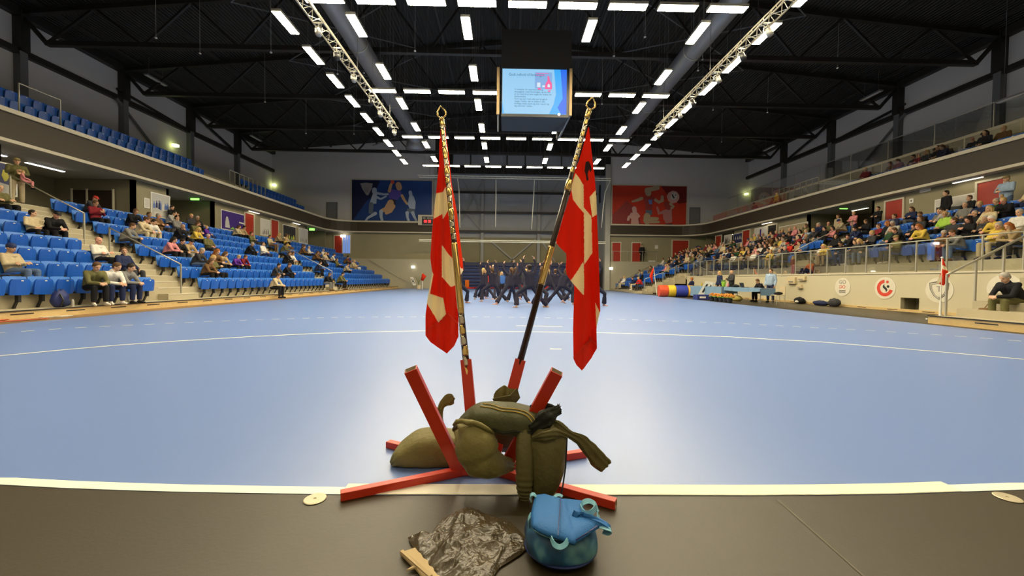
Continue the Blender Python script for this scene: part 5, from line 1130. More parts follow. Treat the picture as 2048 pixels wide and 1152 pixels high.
# kids on the aisle steps
stander('floor', 1628.5, 15.9, 1.46, PI, 'orange', 'black', ('short', 'brown'), 'child in orange shirt sitting on the steps behind the glass railing', .85, 't shirt')
stander('stand', 1593, 15.7, 1.46, 0, 'maroon', 'pink', ('long', 'blond'), 'small girl in dusky pink standing behind the glass railing', .60, 'sweater')
# front three boys with papers
FRONT = [(198, 'olive', 'black', ('short', 'brown'), 'lean', 'boy in olive jacket in the front row bent over papers, left of three'), (231, 'white', 'navy', ('short', 'brown'), 'lean_side', 'boy in white and navy top in the front row, middle of three'), (255, 'grey', 'navy', ('short', 'dark'), 'lean', 'boy in grey jacket in the front row holding papers, right of three')]
for px, top, bot, hr, pose, lb in FRONT:
    X = -11.60; stander(pose, px, X, .2, (-.35 if px < 250 else .1), top, bot, hr, lb, 1.0, 'jacket', shoes='white' if px < 240 else 'black')
stander('lean', 550, -11.35, .02, 0, 'cream', 'black', ('short', 'brown'), 'person in cream sweater sitting on the front step, middle block', 1.0, 'sweater', shoes='black')
# man on the right stairs
p = person('lean', (12.55, 9.45, .13), PI, 'black', 'olive', 'short', 'grey', 'person in black and olive sitting on the stairs at the right edge', None, 1.0, 0, 'jacket', 'black')
# officials near the tables, seated judge etc
stander('stand', 1443, 0, 0, PI, 'navy', 'black', ('long', 'blond'), 'woman in navy top with long blond hair standing behind the blue table', 1.0, 'sweater', Y=24.3)
stander('stand_hold', 1468, 0, 0, PI, 'charcoal', 'black', ('bald', 'grey'), 'person in dark coat standing behind the table with the lime vase', 1.02, 'coat', Y=23.2)
stander('stand', 1548, 0, 0, PI+.5, 'pale blue', 'navy', ('short', 'brown'), 'man in pale blue t-shirt standing with hands behind him at the table end', 1.02, 't shirt', Y=20.3)
stander('lean', 1532, 0, 0, PI, 'black', 'black', ('short', 'brown'), 'person in black seated behind the laptop at the blue table', 1.0, Y=20.9)
stander('upright', 1386, 0, 0, 2.2, 'navy', 'navy', ('short', 'ginger'), 'red-haired person in navy seated left of the blue table', 1.0, Y=26.5)
p = PY(1284, 500, 42.5); person('stand', (p.x, 42.5, 3.1), PI/2*3, 'black', 'black', 'short', 'dark', 'dark figure standing beside the red door on the far balcony', None, 1.1)
# gallery pair in yellow
stander('stand', 1556, 21.6, 6.75, PI, 'yellow', 'black', ('long', 'blond'), 'person in pale yellow top at the railing of the right gallery', .85, 'sweater')
# ---- dancers
DN = [('lunge_a', 916, 606, -.6, 'x'), ('lunge_a', 968, 598, 1.2, 'ponytail'), ('lunge_b', 964, 595, .3, 'bun'), ('lunge_a', 985, 602, 1.9, 'ponytail'), ('lunge_b', 1018, 607, 2.2, 'ponytail'), ('lunge_a', 1034, 604, .9, 'long'),
      ('lunge_a', 1060, 614, PI/2+.3, 'bun'), ('lunge_b', 1078, 612, .2, 'long'), ('lunge_c', 1100, 603, 2.6, 'ponytail'), ('lunge_b', 1125, 608, PI/2-.3, 'long'), ('lunge_a', 1112, 599, 1.6, 'bun'), ('lunge_c', 1150, 605, .3, 'ponytail'), ('lunge_a', 1188, 611, -1.2, 'bun'), ('lunge_b', 995, 596, 2.8, 'long'), ('lunge_c', 1048, 597, 1.0, 'bun'), ('lunge_a', 1140, 597, 2.4, 'long')]
DL = ['half hidden behind the left flag', 'leftmost one fully seen beside the left flag', 'in back, behind the leftmost pair', 'third from left with both arms up', 'left of centre leaning sideways', 'long haired, just left of centre', 'nearest one, facing away in the centre', 'right of centre, against the dark flagpole', 'right of the dark flagpole', 'between the dark flagpole and the right flag', 'in back by the right flag', 'partly behind the right flag', 'foot showing right of the right flag', 'in back left of centre', 'in back at the centre', 'in back near the right flag edge']
for (pose, px, py, rz, hr), lb in zip(DN, DL):
    g = PZ(px, py+1.5); person(pose, (g.x, g.y+.15, 0), rz, 'midnight', 'midnight', hr if hr != 'x' else 'bun', random.choice(['brown', 'blond', 'dark', 'blond']), 'dancer in navy suit, arms raised, '+lb, 'dancers in navy', 1.02, RG.choice([0, 2]), 'sweater')
g = PZ(972, 593); person('stand', (g.x, g.y, 0), -1.2, 'red', 'black', 'short', 'dark', 'person in red shirt standing behind the dancers on the left', None, .95, 0, 't shirt')
g = PZ(1003, 592); person('stand', (g.x, g.y, 0), -1.2, 'blue', 'black', 'long', 'blond', 'person in bright blue shirt standing behind the dancers', None, .9, 0, 't shirt')
# ---------------------------------------------------------------- floor-side props, right
def at(px, py, z=0): return PZ(px, py, z)
TBL = mat('blue_tablecloth', (.16, .28, .42), .7, bump=.3, bscale=5); TBL2 = mat('blue_cloth_skirt', (.08, .19, .33), .7, bump=.4, bscale=4)
def table(nm_lb, cloth_lb, a, b, depth, drop):
    # a, b: near edge corners on the floor plane; table extends away along +X
    a = V(a); b = V(b); t = (b-a).normalized(); n = V((-t.y, t.x, 0)); n = n if n.x > 0 else -n
    T = thing('folding_table', nm_lb, 'table', a.lerp(b, .5)); O = T.location.copy(); h = .74
    m = MB(O); m.prism([a+V((0, 0, h)), b+V((0, 0, h)), b+n*depth+V((0, 0, h)), a+n*depth+V((0, 0, h))], (0, 0, -.03)); m.build('tabletop', WHITE, T)
    for p in (a+t*.1+n*.06, b-t*.1+n*.06, a+t*.1+n*(depth-.06), b-t*.1+n*(depth-.06)): m = MB(O); m.tube((p.x, p.y, 0), (p.x, p.y, h-.03), .018, n=6); m.build('leg', STEELG, T)
    m = MB(O); N = 24; vs = []; fs = []
    for i in range(N+1):
        p = a.lerp(b, i/N)-n*(.03+.02*math.sin(i*1.7)); d = drop(i/N) if callable(drop) else drop
        vs += [(p.x+n.x*.03, p.y+n.y*.03, h+.006), (p.x, p.y, h-.02), (p.x-n.x*.01, p.y-n.y*.01, h-d)]
    for i in range(N):
        for k in range(2): q = i*3+k; fs.append((q, q+3, q+4, q+1))
    m.add(vs, fs); q = [a+n*(-.02), b+n*(-.02), b+n*(depth+.03), a+n*(depth+.03)]
    m.add([(v.x, v.y, h+.006) for v in q]+[(v.x, v.y, h+.012) for v in q], [(4, 5, 6, 7), (0, 1, 5, 4), (3, 2, 1, 0)])
    for e0 in (a, b):
        m.add([(e0.x, e0.y, h+.006), (e0.x+n.x*depth, e0.y+n.y*depth, h+.006), (e0.x+n.x*depth, e0.y+n.y*depth, h-.35), (e0.x, e0.y, h-.35)], [(0, 1, 2, 3)])
    o = m.build('tablecloth', TBL); tag(o, cloth_lb, 'tablecloth'); return T, n
T1, n1 = table('long folding table nearer the laptop, open legs below', 'short hanging pale blue cloth on the table nearer the camera', (12.55, 19.1, 0), (12.45, 22.1, 0), .75, lambda u: .16+.05*math.sin(u*3))
T2, n2 = table('long folding table behind the orange flowers', 'long blue cloth reaching low on the table behind the orange flowers', (12.40, 22.3, 0), (12.2, 26.2, 0), .75, .62)
# things on the tables
def bag_like(nm, lb, cat, c, r, m_, seed=1, extra=None):
    m = MB(c); rr = random.Random(seed); c = V(c)
    m.ell((c.x, c.y, c.z+r[2]*.86), r, 20, 14)
    for i, v in enumerate(m.v):
        q = v-c; f = 1+.16*noise.noise(v*9+V((seed*3.1, 0, 0))); m.v[i] = V((c.x+q.x*f, c.y+q.y*f, max(c.z+.002, c.z+q.z*f)))
    m.smooth = True; o = m.build(nm, m_)
    tag(o, lb, cat)
    if extra: extra(o, c, r)
    return o
p = V((12.75, 20.75, .753)); t = thing('laptop', 'black open laptop on the nearer blue table', 'laptop', p); m = MB(p); m.box(p, p+V((.26, .36, .018))); m.build('keyboard_base', BLACK, t); m = MB(p); m.bar(p+V((.0, .18, .02)), p+V((-.06, .18, .25)), .36, .01, up=(1, 0, 0)); m.build('display_lid', BLACK, t)
bag_like('black_bag', 'black cloth bag lying on the table left of the laptop', 'bag', (12.8, 21.6, .753), (.16, .26, .08), CM['black'], 4)
p = V((12.75, 22.75, .753)); t = thing('vase', 'lime green flower vase on the blue table', 'vase', p); m = MB(p); m.lathe(p, [(.07, 0), (.09, .05), (.13, .28), (.135, .3), (.12, .3), (.06, .05)], 16); m.smooth = True; m.build('vase_body', mat('lime_glaze', (.30, .55, .04), .3), t)
m = MB(p)
for i in range(10): a = i*.63; m.path([p+V((0, 0, .25)), p+V((math.cos(a)*.08, math.sin(a)*.08, .36)), p+V((math.cos(a)*.18, math.sin(a)*.18, .40))], [.006, .02, .004], 5)
m.build('leaf_cluster', mat('leaf_green', (.12, .28, .05), .5), t)
for j, (y, c, lb) in enumerate(((23.9, 'white', 'white jug'), (24.4, 'white', 'small white cup'), (22.2, 'pink', 'pale pink cup'), (25.2, 'yellow', 'yellow flask'))):
    p = V((12.7, y, .753)); t = thing('jug' if j == 0 else 'cup' if j < 3 else 'flask', '%s standing on the blue table, %s' % (lb, ('left of the woman in navy', 'between jug and vase', 'right of the lime vase', 'at the far end')[j]), 'tableware', p)
    m = MB(p); m.lathe(p, [(.035, 0), (.05, .03), (.045, .16), (.03, .2), (.032, .21), (.02, .21)], 12); m.smooth = True; m.build('body', CM[c], t); m = MB(p); m.path([p+V((.045, 0, .15)), p+V((.085, 0, .12)), p+V((.045, 0, .05))], .008, 6); m.build('handle', CM[c], t)
bag_like('duffel_bag', 'dark navy duffel bag under the farther blue table', 'bag', (12.45, 22.35, 0), (.22, .5, .2), CM['navy'], 5)
bag_like('yellow_box_bag', 'dull yellow bag on the floor under the nearer blue table', 'bag', (12.75, 21.4, 0), (.2, .42, .16), mat('dull_yellow', (.35, .28, .06), .6), 6)
p = V((13.0, 18.5, 0)); t = thing('side_chair', 'pale chair with black bag on its seat at the near end of the tables', 'chair', p); m = MB(p); m.box(p+V((-.22, -.2, .42)), p+V((.22, .2, .45))); m.build('seat', CM['cream'], t); m = MB(p); m.box(p+V((.19, -.2, .5)), p+V((.22, .2, .85))); m.build('backrest', CM['cream'], t)
for sx in (-1, 1):
    for sy in (-1, 1): m = MB(p); m.tube(p+V((.2*sx, .18*sy, 0)), p+V((.2*sx, .18*sy, .85 if sx > 0 else .43)), .012, n=6); m.build('leg', STEELL, t)
bag_like('black_bag', 'black bag lying on the pale chair beside the tables', 'bag', (13.0, 18.5, .453), (.17, .18, .08), CM['black'], 8)
# bags on the floor by the logo wall
for (px, py, r, lb, mm_, sd) in ((1599, 607, (.22, .3, .17), 'black bag with white patch on the floor by the logo wall', CM['black'], 11), (1641, 611, (.18, .42, .12), 'flat navy bag on the floor left of the grey one by the logo wall', CM['navy'], 12), (1668, 613, (.2, .28, .19), 'dark grey rucksack on the floor by the logo wall', CM['charcoal'], 13)):
    g = at(px, py)
    def ex(o, c, r, px=px):
        if px == 1599: m = MB(); m.ell((-.18, -.05, .1), (.06, .12, .06), 10, 6); m.smooth = True; m.build('white_patch', WHITE, o)
        m = MB(); m.path([(-.05, -.15, r[2]*1.5), (0, 0, r[2]*2.0), (-.05, .15, r[2]*1.5)], .012, 6); m.build('carry_strap', BLACK, o)
    bag_like('floor_bag', lb, 'bag', g, r, mm_, sd, ex)
# wall control boxes
for i, (px, py, w, h, lb) in enumerate(((1586, 561, .55, .34, 'pale wall socket box'), (1606, 557, .5, .2, 'long pale cable duct box'), (1602, 573, .3, .18, 'small pale switch box'))):
    c = PX(px, py, 15); t = thing('wall_box', lb+' on the logo wall beside the tables', 'wall box', (15, c.y, c.z)); MB(t.location.copy()).box((14.88, c.y-w/2, c.z-h/2), (15, c.y+w/2, c.z+h/2)).build('casing', CM['cream'], t); MB(t.location.copy()).box((14.87, c.y-w*.3, c.z-h*.3), (14.88, c.y+w*.3, c.z-h*.1)).build('flap', CM['grey'], t)
# small table flag by the logo wall
g = at(1880, 640); t = thing('small_flag_stand', 'small red and white flag on white pole before the shield logo', 'flag', g); O = g.copy()
m = MB(O); m.bar(g+V((-.1, -.32, .02)), g+V((.1, .32, .02)), .05, .03); m.bar(g+V((-.3, .1, .02)), g+V((.3, -.1, .02)), .05, .03); m.build('cross_foot', WHITE, t)
m = MB(O); m.tube(g+V((0, 0, .02)), g+V((0, 0, .55)), .035, .03, 10); m.build('foot_tube', WHITE, t); m = MB(O); m.tube(g+V((0, 0, .5)), g+V((0, 0, 1.80)), .015, n=8); m.ell(g+V((0, 0, 1.81)), (.03, .03, .03), 8, 6); m.build('pole', WHITE, t)
RED = None
def cloth_mat(nm, c):
    if nm in MC: return MC[nm]
    m = mat(nm, c, .75, var=.06, scale=12, spec=.25, bump=.12, bscale=120); nt = m.node_tree; b = nt.nodes['Principled BSDF']; out = [n for n in nt.nodes if n.type == 'OUTPUT_MATERIAL'][0]
    tr = nt.nodes.new('ShaderNodeBsdfTranslucent'); tr.inputs[0].default_value = (*[x*1.0 for x in c], 1); mx = nt.nodes.new('ShaderNodeMixShader'); mx.inputs[0].default_value = .45
    nt.links.new(b.outputs[0], mx.inputs[1]); nt.links.new(tr.outputs[0], mx.inputs[2]); nt.links.new(mx.outputs[0], out.inputs['Surface']); return m
FRED = cloth_mat('flag_red', (.80, .045, .012)); FWHT = cloth_mat('flag_white', (.90, .80, .54)); FWHT2 = FWHT
def inpoly(x, y, P):
    c = False; j = len(P)-1
    for i in range(len(P)):
        if (P[i][1] > y) != (P[j][1] > y) and x < (P[j][0]-P[i][0])*(y-P[i][1])/(P[j][1]-P[i][1])+P[i][0]: c = not c
        j = i
    return c
def interp(P, y):
    if y <= P[0][1]: return P[0][0]
    for a, b in zip(P, P[1:]):
        if a[1] <= y <= b[1]: return a[0]+(b[0]-a[0])*(y-a[1])/max(1e-6, b[1]-a[1])
    return P[-1][0]
def flag_sheet(Lp, Rp, y0, y1, whites, depth, nx, dy, extra=None, thick=.0015):
    m = MB(); ny = int((y1-y0)/dy); vs = []; cen = []
    for j in range(ny+1):
        y = y0+(y1-y0)*j/ny; a, b = interp(Lp, y), interp(Rp, y)
        for i in range(nx+1): x = a+(b-a)*i/nx; vs.append((x, y))
    fs = []; ks = []
    for j in range(ny):
        for i in range(nx):
            q = (j*(nx+1)+i, j*(nx+1)+i+1, (j+1)*(nx+1)+i+1, (j+1)*(nx+1)+i); fs.append(q)
            cx = sum(vs[k][0] for k in q)/4; cy = sum(vs[k][1] for k in q)/4; kk = 0
            for P in whites:
                if inpoly(cx, cy, P): kk = 1
            if extra and not kk:
                for P in extra:
                    if inpoly(cx, cy, P): kk = 2
            ks.append(kk)
    n = len(m.v); m.v += [PY(x, y, depth(x, y)) for x, y in vs]; m.f += fs; m.mi += ks; m.smooth = True; return m
sfp = PY(1885, 600, g.y)
def swx(py): return 1884.5
Lp = [(1884, 518), (1884, 545), (1880, 552), (1873, 566), (1875, 568)]; Rp = [(1886, 518), (1893, 530), (1898, 548), (1897, 555), (1888, 570)]
o = flag_sheet([(1884.5, 517), (1884.5, 540), (1873, 566), (1886, 571)], [(1886, 517), (1892, 533), (1900, 551), (1888, 571)], 517, 571, [[(1880, 528), (1893, 534), (1895, 541), (1880, 537)], [(1870, 568), (1884, 546), (1884, 560), (1876, 570)]], lambda x, y: g.y-.03-.03*math.sin(x*.5), 24, 1.5).build('small_flag', [FRED, FWHT], None)
o.parent = t; o.location = -O
# white sloping flagpole at the far right block
a = PZ(1314, 590); t = thing('leaning_flagpole', 'thin white flagpole with furled red flag beside the striped tumbling roll', 'flag', a); m = MB(a); m.tube(a, PY(1307, 533, a.y+.2), .025, n=8); m.build('pole', WHITE, t); m = MB(a); q = PY(1306, 545, a.y+.1); m.path([PY(1307, 536, a.y+.15), PY(1302, 552, a.y+.1), PY(1305, 566, a.y+.1)], [.03, .12, .05], 8); m.smooth = True; m.build('furled_flag', FRED, t)
a = PZ(845, 579.5); t = thing('leaning_flagpole', 'small red flag on a white stick by the far wall, left of the flags', 'flag', a); m = MB(a); m.tube(a, PY(845, 546, a.y), .03, n=6); m.build('pole', WHITE, t); m = MB(a); m.path([PY(845, 547, a.y), PY(848, 552, a.y), PY(844, 561, a.y)], [.04, .22, .12], 8); m.smooth = True; m.build('furled_flag', FRED, t)
# striped tumbling roll
a, b = V((10.35, 26.3, .39)), V((12.55, 26.0, .39)); t = thing('tumbling_roll', 'big foam roll striped red, yellow, blue and orange beside the court', 'gymnastic roll', (11.4, 26.2, 0)); O = t.location.copy()
cols = [('red', (.62, .07, .02)), ('yellow', (.75, .50, .03)), ('blue', (.03, .05, .35)), ('orange', (.72, .36, .03))]; segs = [0, .26, .48, .82, 1.0]
for i, (c, rgb) in enumerate(cols):
    m = MB(O); p, q = a.lerp(b, segs[i]), a.lerp(b, segs[i+1]-.01); d = (q-p); m.path([p, p+d*.04, p+d*.5, q-d*.04, q], [.36, .385, .395, .385, .36], 28); m.smooth = False
    m.build('%s_section' % c, mat('foam_'+c, rgb, .45), t)
# H letter boards
def hboard(lb, P, m0):
    # P: four floor-frame corner points tl,tr,br,bl
    t = thing('letter_board', lb, 'sign', P[3]); O = V(P[3]); tl, tr, br_, bl = [V(p) for p in P]; nn = (tr-tl).cross(bl-tl).normalized(); nn = nn if nn.y < 0 else -nn
    m = MB(O); m.prism([tl, tr, br_, bl], -nn*.02); m.build('board', WHITE, t)
    def q(u, v): return tl.lerp(tr, u).lerp(bl.lerp(br_, u), v)+nn*.004
    m = MB(O)
    for u0, u1, v0, v1 in ((.2, .38, .2, .8), (.62, .8, .2, .8), (.38, .62, .44, .57)): m.prism([q(u0, v0), q(u1, v0), q(u1, v1), q(u0, v1)], nn*.004)
    m.build('letter_h', BLACK, t)
    m = MB(O); m.bar(tl.lerp(tr, .5)-nn*.03, V((tl.x*.5+tr.x*.5, (tl.y+tr.y)/2, 0))-nn*.5+V((0, 0, .02)), .03, .02); m.build('rear_strut', WOOD, t)
Yb = 24.0
hboard('tilted white board with a big black letter H beside the orange flowers', [PY(1412, 562, Yb), PY(1432, 565, Yb), PY(1417, 592, Yb), PY(1396, 590, Yb)], None)
Yb = 41.2
hboard('small tilted white board with a black letter H by the far left wall', [PY(820, 554, Yb), PY(826, 554, Yb), PY(832, 570, Yb), PY(826, 571, Yb)], None)
c = at(1408, 600); t = thing('blue_crate', 'dark blue box with a white label below the tilted letter board', 'box', c); m = MB(c); m.box(c+V((-.4, 0, 0)), c+V((.35, .5, .3))); bx = m.build('box_body', mat('crate_blue', (.02, .03, .16), .5), t); bevel(bx, .03); m = MB(c); m.box(c+V((-.25, -.008, .1)), c+V((.1, 0, .2))); m.build('white_label', WHITE, t)
# orange flower pots
ORG = mat('orange_flowers', (.70, .28, .03), .8, var=.35, scale=25); RG2 = random.Random(21)
for i, (px, py, s) in enumerate(((1386, 594, .8), (1398, 596, .8), (1424, 602, 1), (1433, 603, 1), (1442, 604, 1), (1451, 605, 1), (1459, 606, 1.05), (1376, 592, .7))):
    c = at(px, py); t = thing('flower_pot', 'black pot of orange flowers, %s in the line along the court edge' % ordinal([1, 2, 3, 4, 5, 6, 7, 0][i]), 'potted plant', c, 0, 'orange flower pots'); m = MB(c); m.lathe(c, [(.10*s, 0), (.13*s, .2*s), (.14*s, .21*s), (.12*s, .2*s)], 14); m.build('pot', BLACK, t)
    m = MB(c)
    for k in range(46): a = RG2.uniform(0, 6.28); r = RG2.uniform(0, .2)*s; q = c+V((math.cos(a)*r, math.sin(a)*r, (.27+RG2.uniform(0, .16)-.6*r*r)*s)); m.ell(q, (.035*s, .035*s, .028*s), 6, 4)
    m.build('blossoms', ORG, t); m = MB(c)
    for k in range(14): a = k*.45; m.path([c+V((0, 0, .18*s)), c+V((math.cos(a)*.1, math.sin(a)*.1, .26))*1.0, c+V((math.cos(a)*.19*s, math.sin(a)*.19*s, .24*s))], [.004, .025, .003], 5)
    m.build('leaves', MC['leaf_green'], t)
# tall plants by the far left wall
c = at(837, 578); t = thing('grass_plant', 'tall dry grass plant in a pot by the far left wall', 'potted plant', c); m = MB(c); m.lathe(c, [(.2, 0), (.26, .4), (.2, .4)], 12); m.build('pot', CM['cream'], t); m = MB(c)
for k in range(16): a = k*.4; m.path([c+V((0, 0, .35)), c+V((math.cos(a)*.12, math.sin(a)*.12, .8)), c+V((math.cos(a)*.4, math.sin(a)*.4, 1.25+.1*(k % 3)))], [.015, .012, .004], 4)
m.build('leaves', mat('dry_green', (.2, .2, .08), .6), t)
# bits on the floor at the far left kerb
for i, (px, py, lb) in enumerate(((130, 634, 'folded red cloth strip on the wooden floor at the left edge'), (40, 641, 'long red stick on the wooden floor at the left edge'))):
    c = PZ(min(px, 60) if i == 0 else 22, 636 if i == 0 else 644); m = MB(c); m.path([c+V((.2, -.8, .02)), c+V((.05, -.2, .03)), c+V((.1, .6, .02))], .02, 6, flat=(1.6, .7)); o = m.build('red_stick' if i else 'red_strip', mat('stick_red', (.45, .08, .03), .5)); tag(o, lb, 'stick')
for i, (px, py) in enumerate(((100, 634), (125, 633), (590, 590), (608, 589), (655, 588), (665, 587))):
    c = PZ(px, py); m = MB(c); rr = random.Random(i); P = [(c.x+.16*math.cos(a)*(.6+.5*rr.random()), c.y+.28*math.sin(a)*(.6+.5*rr.random()), .004) for a in [k*.9 for k in range(7)]]; m.prism(P, (0, 0, .012)); o = m.build('loose_paper', PAL['white']); tag(o, ('crumpled white paper on the floor by the left kerb, nearer one', 'crumpled white paper on the floor by the left kerb, farther one', 'white scrap on the floor left of the cream-sweater person row', 'small white scrap beside another by the left kerb', 'pale scrap near the two seated people, nearer one', 'pale scrap near the two seated people, farther one')[i], 'paper')
# rucksack and bottle by the three boys, tote bag
c = V((-11.62, 8.95+.0, .2)); c = V((-11.6, 11.6*F/(1009-138), .2))
def rk(o, c, r):
    m = MB(); m.path([(.12, -.1, .35), (.20, -.1, .2), (.14, -.1, .04)], .018, 6); m.build('shoulder_strap', BLACK, o); m = MB(); m.path([(0, -.05, .42), (0, 0, .47), (0, .05, .42)], .012, 6); m.build('top_loop', BLACK, o); m = MB(); m.ell((.12, .03, .12), (.06, .11, .10), 12, 8); m.smooth = True; m.build('front_pocket', CM['navy'], o)
bag_like('rucksack', 'dark blue rucksack on the step left of the three boys', 'bag', c, (.14, .2, .24), mat('rucksack_blue', (.015, .025, .13), .6), 15, rk)
c = V((-11.5, 11.5*F/(1009-163), .2)); t = thing('water_bottle', 'clear plastic bottle standing on the step beside the blue rucksack', 'bottle', c); m = MB(c); m.lathe(c, [(.032, 0), (.034, .15), (.014, .2), (.014, .21)], 12); m.build('bottle_body', mat('pale_plastic', (.45, .42, .36), .2), t); m = MB(c); m.lathe(c+V((0, 0, .21)), [(.016, 0), (.016, .02)], 10); m.build('bottle_cap', BLACK, t)
c = V((-11.55, 11.55*F/(1009-278), .2)); 
def tb(o, c, r):
    for s in (-1, 1): m = MB(); m.path([(0, -.07*s-.02, .22), (-.02, -.02, .48), (0, .06*s, .24)], .010, 6); m.build('handle', CM['white'], o)
bag_like('tote_bag', 'white tote bag with long handles at the right boy\'s knees', 'bag', c, (.10, .17, .15), CM['white'], 16, tb)
c = V((12.9, 10.0, .2)); c = V((12.35, 9.85, .2)); t = thing('wicker_basket', 'brown handbag on the stairs beside the seated person at the right edge', 'handbag', c); m = MB(c); m.box(c+V((-.14, -.1, 0)), c+V((.14, .1, .24))); b = m.build('bag_body', CM['brown'], t); bevel(b, .03); t.name = 'handbag'; m = MB(c); m.path([c+V((-.08, 0, .24)), c+V((0, 0, .34)), c+V((.08, 0, .24))], .01, 6); m.build('handle', CM['brown'], t)
# retracted blue bleacher and mats behind the dancers
a = PY(925, 523, 44.5); b = PY(1212, 523, 44.5)
t = thing('retracted_bleacher', 'dark blue folded seating bank across the far end behind the dancers', 'bleacher', ((a.x+b.x)/2, 44.5, 0)); O = t.location.copy(); DB = mat('bleacher_blue', (.015, .035, .16), .6, var=.2, scale=1)
m = MB(O); m.box((-6.9, 44.5, .1), (10.7, 46, 2.55)); m.build('bank_front', DB, t)
for i in range(6): m = MB(O); z = .35+.38*i; m.box((-6.9, 44.38, z), (10.7, 44.52, z+.12)); m.build('seat_row', mat('bleacher_dark', (.008, .012, .05), .5), t)
m = MB(O); m.box((-6.95, 44.3, 2.55), (10.75, 46, 2.95)); m.build('top_tier', MC['bleacher_dark'], t)
for i, (px0, px1, py0, py1, c, lb) in enumerate(((934, 948, 575, 580, 'red', 'red floor mat behind the dancers, leftmost'), (1040, 1056, 570, 579, 'red', 'red foam block behind the dancers at the centre'), (1088, 1098, 572, 579, 'red', 'small red foam block right of centre behind the dancers'), (930, 938, 560, 572, 'orange', 'orange foam wedge on the far left behind the dancers'), (1040, 1044, 545, 566, 'green', 'green upright foam pad behind the dancers'), (945, 1110, 576, 580, 'maroon', 'long low dark red mat across the far end'))):
    p, q = PY(px0, py1, 43.6+.12*i), PY(px1, py0, 43.6+.12*i); z0 = 0 if i != 4 and i != 3 else 0; m = MB((p.x, p.y, 0)); m.box((p.x, p.y, z0), (q.x, p.y+.4, max(q.z, .12))); o = m.build('foam_mat', CM[c]); tag(o, lb, 'mat'); bevel(o, .03)
# ---------------------------------------------------------------- ball stop net rig
WB = mat('white_rig_tube', (.95, .92, .75), .3)
t = thing('net_rig', 'wide white tubular ball-stop frame hanging before the far wall, curved cords between', 'net frame', PY(1028, 355, 41.2)); O = t.location.copy(); yy = 41.2
m = MB(O); m.tube(PY(835, 350, yy), PY(1222, 357, yy), .05, n=8); m.tube(PY(838, 354, yy), PY(1221, 361, yy), .05, n=8); a, b = PY(836, 350, yy), PY(1222, 357, yy); a2, b2 = PY(838, 354, yy), PY(1221, 361, yy)
for i in range(40): m.tube(a.lerp(b, i/40), a2.lerp(b2, (i+.5)/40), .014, n=4)
m.build('upper_tube', WB, t)
m = MB(O); m.tube(PY(838, 479, yy), PY(1211, 484, yy), .045, n=8); m.build('lower_tube', WB, t); m = MB(O); m.tube(PY(838, 482, yy), PY(1211, 487, yy), .045, n=8); m.build('lower_tube', WB, t)
for P in ([(915, 357), (918, 380), (919, 420), (920, 455)], [(992, 359), (992, 400), (991, 454)], [(1069, 360), (1067, 400), (1063, 458)], [(1221, 360), (1210, 385), (1206, 420), (1203, 455)]):
    m = MB(O); m.path([PY(x, y, yy) for x, y in P], [.05]*(len(P)-1)+[.02], 6); m.build('cord', WB, t)
for px in (860, 930, 1006, 1080, 1150, 1210): m = MB(O); p = PY(px, 353, yy); m.tube(p, (p.x, p.y, roofz(p.x)), .012, n=4); m.build('hanging_cable', STEELG, t)
# ---------------------------------------------------------------- foreground: red flag stand
RDS = mat('stand_red_enamel', (.56, .035, .010), .38, var=.05, spec=.5); RDI = mat('stand_bare_inside', (.45, .38, .26), .5)
def hollow(mb, a, b, w, h, t, up, inner=1):
    a, b = V(a), V(b); tt, x, y = mb.frame(a, b, up)
    def ring(p, w, h): return [p+x*sx*w/2+y*sy*h/2 for sx, sy in ((-1, -1), (1, -1), (1, 1), (-1, 1))]
    vs = ring(a, w, h)+ring(b, w, h)+ring(b, w-2*t, h-2*t)+ring(b-tt*.25, w-2*t, h-2*t)
    fs = [(0, 1, 2, 3)]+[(i, i+4, (i+1) % 4+4, (i+1) % 4) for i in range(4)]+[(4+i, 8+i, 8+(i+1) % 4, 4+(i+1) % 4) for i in range(4)]
    mb.add(vs, fs, 0); mb.add(vs[8:], [(i, 4+i, 4+(i+1) % 4, (i+1) % 4) for i in range(4)]+[(7, 6, 5, 4)], inner)
HUB = V((-.10, 2.10, 0))
t = thing('flag_stand', 'red square-tube flag stand with four leaning sockets and four crossed feet', 'flag stand', HUB); FS = t; O = HUB.copy()
feet = [(PZ(681, 1000, .0), V((-.22, 2.09, 0))), (PZ(1232, 1017, 0), V((-.02, 2.09, 0))), (PZ(1171, 913, 0), V((.02, 2.16, 0))), (PZ(776, 894, 0), V((-.16, 2.17, 0)))]
for tip, base in feet:
    m = MB(O); hollow(m, base+V((0, 0, .021)), V((tip.x, tip.y, .021)), .042, .040, .004, (0, 0, 1)); b = m.build('foot', [RDS, RDI], t); bevel(b, .003)
m = MB(O); m.box((-.25, 2.07, .004), (.05, 2.19, .05)); b = m.build('hub_plate', RDS, t); bevel(b, .004)
TOPS_ = {'near left': (PY(821, 738, 1.93), V((-.235, 2.09, .03))), 'near right': (PY(1114, 743, 1.93), V((.005, 2.09, .03))), 'rear left': (PY(932, 719, 2.30), V((-.150, 2.17, .03))), 'rear right': (PY(1041, 719, 2.30), V((-.052, 2.20, .03)))}
for nm, (top, base) in TOPS_.items():
    m = MB(O); hollow(m, base, top, .062, .050, .004, (0, -1, .2) if 'near' in nm else (0, -1, .2)); b = m.build('socket_tube', [RDS, RDI], t); bevel(b, .003)
